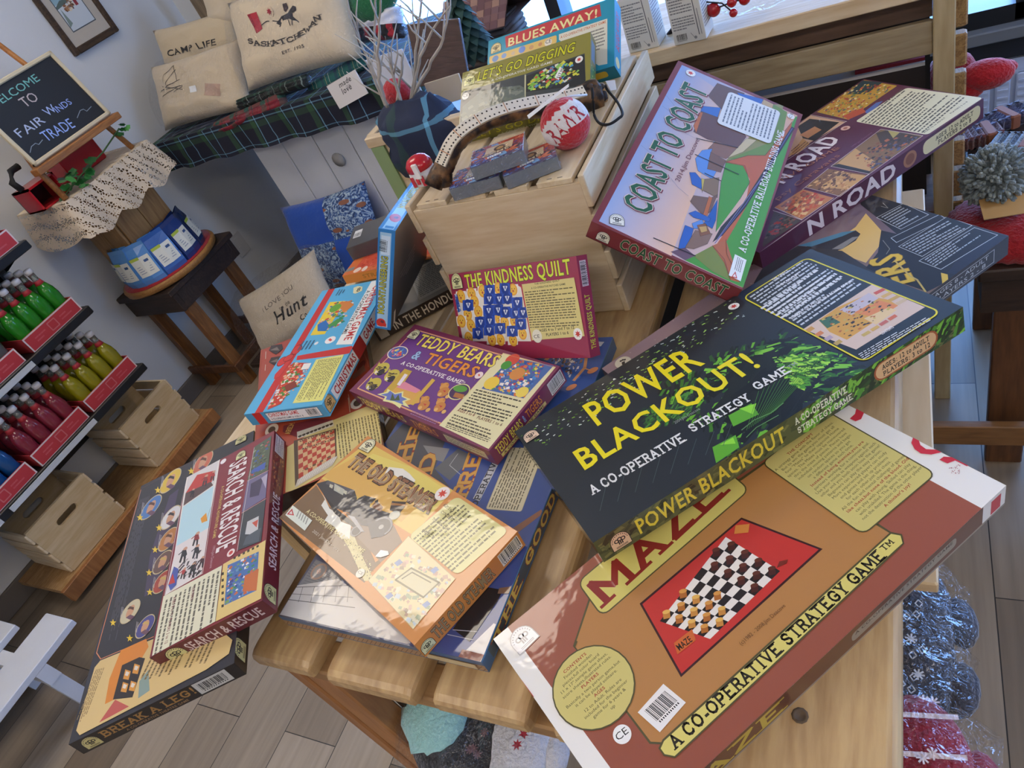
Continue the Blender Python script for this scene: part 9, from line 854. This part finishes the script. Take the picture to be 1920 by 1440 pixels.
def tray(y0, y1, z, label, c, where, short, nx=3, ny=4):
    e = empty('drink_tray', (-2.63, (y0 + y1) / 2, z), label, 'tray', 'red cardboard drink trays'); hw = (y1 - y0) / 2 - .004; f = MB(); dp = -.22
    for a, b_ in (((-.004, -hw, 0), (0, hw, .058)), ((dp, -hw, 0), (dp + .003, hw, .058)), ((dp, -hw, 0), (0, -hw + .003, .058)), ((dp, hw - .003, 0), (0, hw, .058)), ((dp, -hw, 0), (0, hw, .002))): f.box(a, b_, 'b4343c')
    f.build('tray_walls', PAINT, e); f = MB(); draw(f, [('q', [-hw * 1000, 0, hw * 1000, 0, -hw * 1000, 58], 'd8c8c8', 0), ('q', [-hw * 1000 + 5, 4, hw * 1000 - 5, 4, -hw * 1000 + 5, 53], 'b8343c', 0), ('q', [-18, 12, 18, 12, -18, 46], 'c86a6c', 3), ('q', [-14, 16, 14, 16, -14, 42], 'b8343c', 2), ('x', [-80, 40], [50, 0], [0, -24], 2, 'c85a60', 3, .9), ('x', [35, 40], [50, 0], [0, -24], 2, 'c85a60', 4, .9)], Vector((.0005, 0, 0)), Vector((0, 1, 0)), Vector((0, 0, 1)), Vector((1, 0, 0))); f.build('printed_front', PRINTM, e)
    pr = None
    for i in range(nx):
        for j in range(ny):
            b_ = bottle_proto(c) if pr is None else copy_tree(pr)
            if pr is None: pr = b_
            b_.location = (-2.63 - .036 - i * .066, y0 + .036 + j * ((y1 - y0 - .072) / (ny - 1)), z + .0025); tag(b_, where, 'bottle', short)
tray(1.03, 1.27, .722, 'red tray of green sodas on the middle shelf', '2f9a28', 'green soda bottle with white cap in the middle-shelf tray', 'green soda bottles')
tray(.76, 1.0, .722, 'red tray left of the green sodas', '6a6a6a', 'dark soda bottle in the tray left of the green sodas', 'dark soda bottles')
tray(1.02, 1.27, .432, 'red tray of yellow sodas on the lower shelf', 'a8a01c', 'yellow soda bottle with white cap on the lower shelf', 'yellow soda bottles')
tray(.765, 1.005, .432, 'red tray of pink-red sodas on the lower shelf', '9c3448', 'pink-red soda bottle with white cap on the lower shelf', 'pink-red soda bottles')
tray(.50, .75, .432, 'red tray of blue sodas at the picture edge', '1c5aa0', 'blue soda bottle at the left end of the lower shelf', 'blue soda bottles')
tray(1.03, 1.27, 1.012, 'red tray on the top shelf of the drinks rack', 'b8464c', 'red soda bottle in the top-shelf tray', 'red soda bottles', 3, 4)
# ---------------------------------------------------------------- floor crates on the wheeled platform
e = empty('platform_dolly', (-2.78, .93, 0), 'chip-board platform on castors under the two floor crates', 'platform'); po_ = (-2.78, .93, 0)
f = MB(); f.box((-2.938, .495, .055), (-2.638, 1.367, .078)); part('deck', f, OSB, e, po_); f = MB(); f.box((-2.638, .49, .02), (-2.617, 1.372, .080), bev=.002); part('front_rail', f, LEGW, e, po_)
for y in (.56, 1.3): 
    for x in (-2.68, -2.9): f = MB(); f.lathe([(.001, -.012), (.027, -.012), (.027, .012), (.001, .012)], 14, '1c1c1e', M=Matrix.Translation((x, y, .028)) @ Matrix.Rotation(math.pi / 2, 4, 'X')); f.box((x - .012, y - .016, .028), (x + .012, y + .016, .055), '7a7a7c'); part('castor', f, PAINT, e, po_)
def stadium_panel(w, h, th, hw=.045, hh=.014, hz=.72):
    f = MB(); K = 24; ring = [(max(min(math.cos(q) * hh * 1.0 + (hw - hh if math.cos(q) > 0 else -(hw - hh)), hw), -hw), hz * h + math.sin(q) * hh) for q in [2 * math.pi * (i + .5) / K for i in range(K)]]
    outer = [(-w / 2, 0), (w / 2, 0), (w / 2, h), (-w / 2, h)]
    tris = tessellate_polygon([[Vector((x, y, 0)) for x, y in outer], [Vector((x, y, 0)) for x, y in ring]]); P = outer + ring
    for z, rv in ((0, True), (th, False)):
        for t_ in tris: q = [(z, P[i][0], P[i][1]) for i in t_]; f.face(q[::-1] if rv else q)
    for i in range(4): a, b_ = outer[i], outer[(i + 1) % 4]; f.face([(0, *a), (0, *b_), (th, *b_), (th, *a)])
    for i in range(K): a, b_ = ring[i], ring[(i + 1) % K]; f.face([(th, *a), (th, *b_), (0, *b_), (0, *a)])
    return f
PANEL = wood('pale_pine_panel', 'd4bf9a', 'c0a67c', 'Y', .8, .6, .25, '9a7a50', 22)
def floor_crate(loc, rz, label):
    e = empty('floor_crate', loc, label, 'crate', 'pine crates', rz); w, h, dp = .262, .225, .255
    for x in (-.014, -dp): f = stadium_panel(w, h, .014); o = f.build('end_panel', PANEL, e); o.location = (x, 0, 0)
    for y in (-w / 2 - .009, w / 2): f = MB(); slat_side(f, -dp, 0, y, y + .009, .003, h - .004, 4, .011); f.build('slatted_side', PINE, e)
    f = MB(); 
    for i in range(3): f.box((-dp, -w / 2 + i * w / 3 + .003, 0), (-.002, -w / 2 + (i + 1) * w / 3 - .003, .008))
    f.build('slatted_bottom', PINE, e)
floor_crate((-2.655, 1.185, .0805), 0, 'open pine crate with handle hole on platform, nearer the stool'); floor_crate((-2.65, .705, .0805), -.04, 'open pine crate with handle hole on platform, nearer the picture edge')
# white slatted bench at the left edge
e = empty('white_bench', (-2.2, .1, 0), 'white painted slatted bench at the lower left picture edge', 'bench'); wo = (-2.2, .1, 0)
for a, b_ in ((-2.32, -2.18), (-2.56, -2.42)): f = MB(); f.box((a, -.5, .228), (b_, .365 if a > -2.4 else .31, .25), bev=.002); part('slat', f, WHITEW, e, wo)
f = MB(); f.box((-2.56, .2, .17), (-2.18, .24, .228)); part('cross_piece', f, WHITEW, e, wo); f = MB(); f.box((-2.56, -.45, .17), (-2.18, -.41, .228)); part('cross_piece', f, WHITEW, e, wo)
for x in (-2.54, -2.22):
    for y in (.2, -.45): f = MB(); f.box((x, y, 0), (x + .03, y + .04, .17)); part('leg', f, WHITEW, e, wo)
# ---------------------------------------------------------------- rack behind the table
e = empty('pallet_rack', (-.5, 1.55, 0), 'pallet-wood rack behind the slatted table with a bright top shelf', 'rack'); ro = (-.5, 1.55, 0)
f = MB(); f.box((-.765, 1.465, 1.0), (.032, 1.75, 1.03), bev=.002); part('top_board', f, PINE, e, ro)
f = MB(); f.box((-.765, 1.50, .955), (.032, 1.52, .997)); part('brown_board', f, RACKW, e, ro); f = MB(); f.box((-.765, 1.475, .897), (.032, 1.49, .957), bev=.002); part('pale_board', f, wood('grey_pine', 'a89a7c', '8c7c60', 'X', .8, .7, .3), e, ro)
PO = wood('pale_post', 'b8a884', 'a4926c', 'Z', .8, .65, .3, '5a4630'); f = MB(); f.box((.032, 1.465, 0), (.066, 1.50, 1.05), bev=.002); part('post', f, PO, e, ro); f = MB(); f.box((-.765, 1.465, 0), (-.73, 1.5, 1.0)); part('post', f, PO, e, ro)
z = 1.04; hts = (.045, .062, .06, .05, .065, .055, .06, .05, .06, .055)
for h in hts: f = MB(); f.box((.045, 1.505, z - h), (.086, 1.53, z), bev=.003); part('slat_end', f, wood('slat_end_%d' % int(z * 100), 'b08c58', '7a5a38', 'Y', 3, .7, .5), e, ro); z -= h + .012
f = MB(); f.box((-.765, 1.62, .05), (.03, 1.635, .995)); part('gap_shade_backing', f, mat('painted_gap_shade', '1d1a1a', .8), e, ro)  # near-black sheet added as the gaps' shade, keeps window light out
f = MB(); f.box((-.765, 1.465, .55), (.032, 1.61, .57)); part('lower_shelf', f, RACKW, e, ro)
f = MB(); f.box((-.30, 1.53, .5705), (.02, 1.56, .860), '2b2426'); f.box((-.30, 1.5285, .855), (.02, 1.561, .862), 'd8d4d6'); f.box((-.1, 1.535, .862), (.02, 1.555, .868), '8a2030'); tag(f.build('white_folder', PAINT), 'white and red folder standing in the dark rack', 'folder')
def soap(p, rz, label):
    e = empty('white_carton', p, label, 'carton', 'white cartons on the rack', rz); f = MB(); f.box((-.032, -.028, 0), (.032, .028, .105), 'd8d6d0', bev=.001)
    draw(f, [('x', [-28, 95], [44, 0], [0, -38], 7, '77777a', 3, .95), ('x', [-28, 52], [44, 0], [0, -26], 5, '77777a', 5, .95), ('k', [-26, 5], [22, 0], [0, 15], 16, 2, 'ink'), ('l', [18, 95, 20, 12], 1.6, '55555a'), ('l', [24, 60, 25, 12], 1.2, '77777a'), ('l', [4, 18, 10, 8], .8, '77777a'), ('c', 12, 8, 3, 3, 0, '8a8a8c')], Vector((0, -.0282, 0)), Vector((1, 0, 0)), Vector((0, 0, 1)), Vector((0, -1, 0)))
    draw(f, [('x', [-24, 90], [46, 0], [0, -70], 12, '88888c', 7, .95)], Vector((.0322, 0, 0)), Vector((0, 1, 0)), Vector((0, 0, 1)), Vector((1, 0, 0))); f.build('carton_body', PRINTM, e)
    f = MB(); f.mesh([(-.03, -.0275, .1055), (.03, -.0275, .1055), (.03, .0275, .1055), (-.03, .0275, .1055)], [(0, 1, 2, 3)], 'd08a78'); f.build('lid_flap', PRINTM, e)
soap((-0.4769, 1.5114, 1.0305), -.05, 'white printed carton nearest the teal game box'); soap((-0.3758, 1.4879, 1.0305), -.08, 'white printed carton behind the dark berry twig')
tz = Vector((-0.4399, 1.4878, 1.0310)); e = empty('berry_twig', tz, 'dark twig with glossy red berries beside the white cartons', 'twig'); TW = [Vector(q) - tz for q in ((-0.4590, 1.5550, 1.0108), (-0.4209, 1.5300, 1.0444), (-0.3777, 1.5000, 1.0914), (-0.3628, 1.5000, 1.1122))]; f = MB(); f.tube(TW, [.006, .0045, .003, .003], 6, '2a2224'); b1 = Vector((-0.3331, 1.5000, 1.0660)) - tz; b2 = Vector((-0.2964, 1.4900, 1.0538)) - tz; b3 = Vector((-0.2960, 1.4900, 1.0736)) - tz; b4 = Vector((-0.2743, 1.5000, 1.0697)) - tz; f.tube([TW[2], (TW[2] + b1) / 2 + Vector((0, 0, .01)), b1], .002, 5, '2a2224'); f.tube([TW[2] + Vector((0, 0, .004)), (b1 + b2) / 2 + Vector((0, 0, .015)), b2], .0015, 5, '2a2224'); f.tube([b1, b3], .0015, 5, '2a2224'); f.tube([b3, b4], .0015, 5, '2a2224'); f.build('stem', PAINT, e)
for q, r in ((b1, .0135), (b2, .008), (b3, .0095), (b4, .011)): f = MB(); f.ball(q, r, 'b0141e', 0, 16); f.build('berry', GLOSS, e)
f = MB(); p = Vector((-0.2525, 1.5300, 1.0505)); f.ball((0, 0, 0), .05, 'ffffff', 0, 18, (1.6, .5, .55), .3, 5); tag(f.build('plastic_packet', FILM, loc=(p.x, p.y, 1.058)), 'crumpled clear plastic packet on the rack top by the berries', 'packet')
# second pine crate behind, with plaid bundle, branches and ornaments
e = empty('open_crate', (-.98, 1.5, .845), 'open pine crate holding plaid cloth and white branches, behind upturned crate', 'crate', 'pine crates'); oo = (-.98, 1.5, .845)
f = MB(); f.box((-1.13, 1.345, .845), (-.775, 1.357, 1.035), bev=.002); f.box((-1.135, 1.338, 1.02), (-.775, 1.362, 1.045), bev=.002); part('front_board', f, PINE, e, oo); f = MB(); f.box((-1.135, 1.357, .845), (-1.12, 1.62, 1.035)); f.box((-1.14, 1.357, 1.02), (-1.115, 1.62, 1.045), bev=.002); part('side_board', f, PINEY, e, oo); f = MB(); f.box((-.79, 1.357, .845), (-.775, 1.46, 1.035)); part('side_board', f, PINEY, e, oo); f = MB(); f.box((-1.12, 1.357, .845), (-.79, 1.62, .853)); part('bottom', f, PINE, e, oo)
f = MB(); f.box((-1.128, 1.338, .845), (-1.09, 1.3445, 1.02), '8aa070'); part('green_stained_batten', f, PAINT, e, oo)
f = MB(); f.ball((0, 0, 0), .105, 'ffffff', 0, 26, (1.15, .62, 1.0), .3, 7); o = tag(f.build('plaid_bundle', plaid('navy_flannel', '222c46', ((.3, .36, '6fb0d0'), (.7, .85, '2c4a44')), .16, 'XZ'), loc=(-0.9916, 1.3700, 0.9978)), 'bundle of navy plaid flannel stuffed in the open pine crate', 'cloth')
rg = random.Random(21); e = empty('white_branches', (-1.06, 1.40, .86), 'bare whitewashed branches standing in the open crate', 'branches'); BRM = mat('whitewashed_bark', 'b9b2a8', .8, bump=.3, bscale=120); base = Vector(e.location)
for bi, pts in enumerate(([(-1.1632, 1.5041, 1.0148), (-1.1416, 1.4954, 1.1339), (-1.1170, 1.4854, 1.2352), (-1.0929, 1.4756, 1.3387)], [(-1.1586, 1.5023, 1.0294), (-1.1145, 1.4844, 1.1456), (-1.0405, 1.4544, 1.2515), (-0.9688, 1.4253, 1.3318)], [(-1.0421, 1.3612, 1.0962), (-1.0245, 1.3540, 1.1587), (-0.9452, 1.3219, 1.2570), (-0.8679, 1.2905, 1.3401)], [(-1.0452, 1.4392, 1.0506), (-0.9400, 1.3947, 1.1558), (-0.8524, 1.3577, 1.2179), (-0.7673, 1.3217, 1.2612)], [(-1.0710, 1.4501, 1.0439), (-0.9214, 1.3869, 1.1428), (-0.8132, 1.3411, 1.2143), (-0.7599, 1.3186, 1.2898)], [(-1.0605, 1.4457, 1.0439), (-0.9610, 1.4036, 1.1448), (-0.8787, 1.3688, 1.2421), (-0.8026, 1.3366, 1.3150)], [(-1.0776, 1.4254, 1.0513), (-1.0172, 1.4130, 1.1293), (-0.9698, 1.4032, 1.1834)], [(-1.0199, 1.3672, 1.0686), (-0.9934, 1.3618, 1.1476), (-0.9864, 1.3603, 1.1828)])):
    P = [Vector(p) - base for p in pts]; f = MB(); PP, RR = resample(P, [.0045, .0036, .0026, .0016][:len(P)], 5); PP = [p + Vector((noise.noise(p * 30), noise.noise(p * 30 + Vector((5, 0, 0))), 0)) * .006 for p in PP]; f.tube(PP, RR, 6)
    for k in range(5): i = rg.randrange(3, len(PP) - 1); d_ = Vector((rg.uniform(-.08, .08), rg.uniform(-.02, .02), rg.uniform(.05, .1))); q = PP[i]; f.tube([q, q + d_ * .5 + Vector((rg.uniform(-.01, .01), 0, 0)), q + d_], [.0025, .0018, .001], 5)
    f.build('branch', BRM, e)
def oriented(nm, f, name, mt, label, cat):
    R, t, d = frame(nm); o = tag(f.build(name, mt), label, cat); M = R.to_4x4(); M.translation = t; o.matrix_world = M; return o
R, t, d = frame('brownboard'); f = MB(); f.box((-d.x / 2, -d.y / 2, 0), (d.x / 2, d.y / 2, d.z), bev=.002); oriented('brownboard', f, 'walnut_board', wood('walnut_board_wood', '5a443c', '46332c', 'X', 2, .5), 'dark brown square wooden board behind the olive game box', 'board')
R, t, d = frame('qrsign'); f = MB(); f.box((-d.x / 2, -d.y / 2, 0), (d.x / 2, d.y / 2, d.z), 'c4b49c', bev=.001); oriented('qrsign', f, 'plain_plate', PAINT, 'small beige plate leaning below the dark brown board', 'plate')
f = MB(); f.box((-.02, -.003, 0), (.02, .003, .14), '8a9484'); oP = Vector((-0.9919, 1.6600, 1.0770)); f.v = [(x, y, z) for x, y, z in f.v]; e = None
p = Vector((-0.9824, 1.7200, 1.0229)); e = empty('tree_ornament', (p.x, p.y, 1.03), 'small dark green fir tree ornament before the toy log cabin', 'ornament'); zb = p.z - 1.03 + .0; f = MB(); rg = random.Random(3)
for k in range(13):
    zz = .02 + k * .0125; r = .052 * (1 - k / 13.5) + .004; m_ = max(5, int(14 - k))
    for j in range(m_): a = 2 * math.pi * (j + .5 * (k % 2)) / m_; c = Vector((math.cos(a) * r * .8, math.sin(a) * r * .8, zz)); u_ = Vector((math.cos(a), math.sin(a), 0)); t_ = Vector((-u_.y, u_.x, 0)) * .011; f.face([c - u_ * .012 - t_ + Vector((0, 0, .008)), c + u_ * .004 - t_ * .9 - Vector((0, 0, .004)), c + u_ * .014 - Vector((0, 0, .016)), c + u_ * .004 + t_ * .9 - Vector((0, 0, .004)), c - u_ * .012 + t_ + Vector((0, 0, .008))], rg.choice(('22403c', '1c3634', '2a4a44')))
f.lathe([(.03, .015), (.004, .18)], 8, '1c3230'); f.build('needles', PAINT, e); f = MB(); f.lathe([(.012, 0), (.01, .03)], 8, '4a3424'); f.build('trunk', PAINT, e)
e.scale = (1.1, 1.1, 1.1)
p = Vector((-1.0554, 1.9500, 1.0586)); e = empty('toy_log_cabin', (p.x, p.y, p.z), 'toy log cabin with reddish shingle roof by the window', 'ornament', rz=-.12); f = MB()
for k in range(8): f.tube([(-.09, -.045, -.11 + k * .014), (.09, -.045, -.11 + k * .014)], .0075, 8, rg.choice(('3a2f2c', '46382f', '2f2826'))); f.tube([(.085, -.05, -.11 + k * .014), (.085, .07, -.11 + k * .014)], .0075, 8, rg.choice(('4a3a32', '3a2f2c')))
f.box((-.085, -.04, -.115), (.08, .065, -.0), '352b28'); f.build('log_walls', PAINT, e)
f = MB()
for r_ in range(6):
    for c_ in range(9):
        x = -.115 + c_ * .0256; k = r_ / 6; f.mesh([(x, -.075 + k * .09, -.005 + k * .075), (x + .0245, -.075 + k * .09, -.005 + k * .075), (x + .0245, -.075 + (k + .17) * .09, -.002 + (k + .17) * .075), (x, -.075 + (k + .17) * .09, -.002 + (k + .17) * .075)], [(0, 1, 2, 3)], rg.choice(('7a5a58', '8a6a62', '6a4c50', '9a7a6c', '74585c')))
f.mesh([(-.115, -.075, -.008), (.115, -.075, -.008), (.115, .015, .068), (-.115, .015, .068), (.115, .1, -.005), (-.115, .1, -.005)], [(3, 2, 1, 0), (3, 5, 4, 2), (0, 1, 4, 5)], '4a3a3c'); f.build('shingle_roof', PAINT, e)
f = MB(); f.box((-.03, -.056, -.085), (.0, -.052, -.04), '1c3a80'); f.box((.03, -.056, -.115), (.055, -.052, -.05), '1c3a80'); f.build('blue_door', PAINT, e)
e = empty('cabin_stand', (p.x, p.y, 0), 'plain dark stand under the toy log cabin', 'stand'); f = MB(); f.box((-.1, -.06, p.z - .125), (.1, .09, p.z - .116)); f.build('top', DARKW, e); f = MB(); f.box((-.02, -.02, 0), (.02, .02, p.z - .125)); f.build('leg', DARKW, e)
f = MB(); q3 = Vector((-1.1685, 1.6120, 1.0501)); f.box((-.065, -.002, .86 - q3.z), (.055, .002, .09), 'd4d8e4'); tag(f.build('white_card', PAINT, loc=q3), 'blank white card standing behind the white branches', 'card')
e = empty('knitted_bauble', (-1.0609, 1.4400, 1.0741), 'small red and white round ornament behind the white branches', 'ornament'); f = MB(); f.ball((0, 0, .02), .036, 'b02a34', 0, 16, (1, .7, 1)); f.ball((0, -.004, -.03), .034, 'd8d0d0', 0, 16, (1, .7, .8)); f.build('knitted_ball', KNIT, e); f = MB(); f.ball((-.005, -.022, -.028), .018, 'b02a34', 0, 12, (1, .4, .8)); f.build('red_patch', KNIT, e)
# ---------------------------------------------------------------- right side bench with hats and socks
e = empty('dark_bench', (.3, 1.4, 0), 'dark brown wooden bench at the right picture edge carrying a red hat', 'bench'); bo = (.3, 1.4, 0)
f = MB(); f.box((.098, 1.245, .545), (.75, 1.80, .572), bev=.003); part('top', f, DARKW, e, bo); f = MB(); f.box((.105, 1.26, .46), (.74, 1.285, .545)); part('apron', f, DARKW, e, bo); f = MB(); f.box((.105, 1.285, .46), (.125, 1.78, .545)); part('apron', f, DARKW, e, bo)
for x, y in ((.127, 1.262), (.66, 1.262), (.127, 1.72), (.66, 1.72)): f = MB(); f.box((x, y, 0), (x + .07, y + .03, .545), bev=.003); part('leg', f, WALN, e, bo)
f = MB(); f.box((.0, 1.215, .115), (.75, 1.235, .175), bev=.002); part('rail', f, wood('rail_brown', '8a6238', '6a4826', 'X', 1, .5, .3), e, bo)
for x in (.7,): f = MB(); f.box((x, 1.235, .10), (x + .03, 1.30, .18)); part('bracket', f, WALN, e, bo)
hp = Vector((0.1380, 1.3153, 0.6000)); e = empty('knitted_hat', (.175, 1.36, .572), 'red ribbed knitted hat with grey pompom and tag, on dark bench', 'hat'); f = MB(); KK = 72; V = []; F = []
for lv, (r, z) in enumerate(((.135, 0), (.145, .012), (.142, .03), (.12, .045), (.085, .055), (.05, .062), (.02, .064))):
    for k in range(KK): a = 2 * math.pi * k / KK; rr_ = r * (1 + (.025 if k % 2 else -.015) * (1 if lv < 5 else .3)); V.append((rr_ * math.cos(a) * .9, rr_ * math.sin(a) * .75, z))
for j in range(6):
    for k in range(KK): F.append((j * KK + k, j * KK + (k + 1) % KK, (j + 1) * KK + (k + 1) % KK, (j + 1) * KK + k))
f.mesh(V, F, 'a0121c', 0, True); f.build('ribbed_knit', KNIT, e)
f = MB(); rg = random.Random(17); pc = Vector((0.1249, 1.3700, 0.6927)) - Vector(e.location); pr_ = .052
f.ball(pc, pr_ * .8, '5c6668', 0, 16)
for k in range(620): d_ = Vector((rg.gauss(0, 1), rg.gauss(0, 1), rg.gauss(0, 1))).normalized(); s1 = d_.orthogonal().normalized() * .0034; s2 = d_.cross(s1); a = pc + d_ * pr_ * .72; b_ = pc + d_ * pr_ * rg.uniform(.94, 1.1) + Vector((rg.uniform(-.004, .004), rg.uniform(-.004, .004), rg.uniform(-.004, .004))); c = rg.choice(('8a9698', '7d898c', '98a4a4', '6f7b7e')); V = [a + s1, a + s2, a - s1, a - s2, b_ + s1 * 1.1, b_ + s2 * 1.1, b_ - s1 * 1.1, b_ - s2 * 1.1, b_ + d_ * .003]; f.mesh(V, [(0, 1, 5, 4), (1, 2, 6, 5), (2, 3, 7, 6), (3, 0, 4, 7), (4, 5, 8), (5, 6, 8), (6, 7, 8), (7, 4, 8)], c, 0, True)
f.build('pompom', KNIT, e)
f = MB(); tpx = [Vector(q) - Vector(e.location) for q in ((0.0995, 1.3300, 0.6719), (0.1742, 1.3600, 0.6655), (0.1748, 1.3100, 0.6464), (0.1058, 1.2900, 0.6552))]; f.face(tpx, 'b89058'); f.face([q - Vector((0, 0, .001)) for q in reversed(tpx)], 'a07c48'); f.build('kraft_tag', PAINT, e)
def sock(p, rz, c1, c2, label, ln=.09):
    e = empty('baby_socks', p, label, 'socks', 'folded socks on the dark bench', rz); f = MB(); 
    for i in range(8): f.box((-ln / 2 + i * ln / 8, -.032, .0), (-ln / 2 + (i + .96) * ln / 8, .032, .032), c1 if i % 2 else c2, bev=.008)
    f.build('folded_pair', KNIT, e); f = MB(); f.box((.01, -.033, -.0), (.03, .033, .0328), '8a5238', bev=.003); f.build('paper_band', PAINT, e)
sock((0.1612, 1.7564, 0.5730), .5, '3a3850', '4a4a6a', 'blue-grey striped folded socks behind the pompom hat', .13); sock((0.1203, 1.7055, 0.5730), .2, '5a2c28', '6a3a34', 'rust and charcoal chequered folded socks left of the pompom'); sock((0.1863, 1.6431, 0.5730), -.4, '3c4450', '8a949c', 'grey and white patterned folded socks right of the pompom')
sp_ = Vector((0.1171, 1.7500, 0.7103)); e = empty('plush_feet', (sp_.x, sp_.y, sp_.z), 'bright red plush feet sticking out behind the rack post', 'soft toy'); f = MB()
for q in (((0.0985, 1.7200, 0.6992), .035, (1.0, .8, .8)), ((0.1321, 1.7200, 0.7206), .042, (1.25, .8, .75)), ((0.1548, 1.7700, 0.7037), .03, (1.3, .8, .6))): f.ball(Vector(q[0]) - Vector(e.location), q[1], 'b0141e', 0, 18, q[2])
f.build('feet', KNIT, e)
f = MB(); f.ball(Vector((0.0715, 1.7600, 0.7167)) - Vector(e.location), .05, '8a1018', 0, 14); f.build('body', KNIT, e)
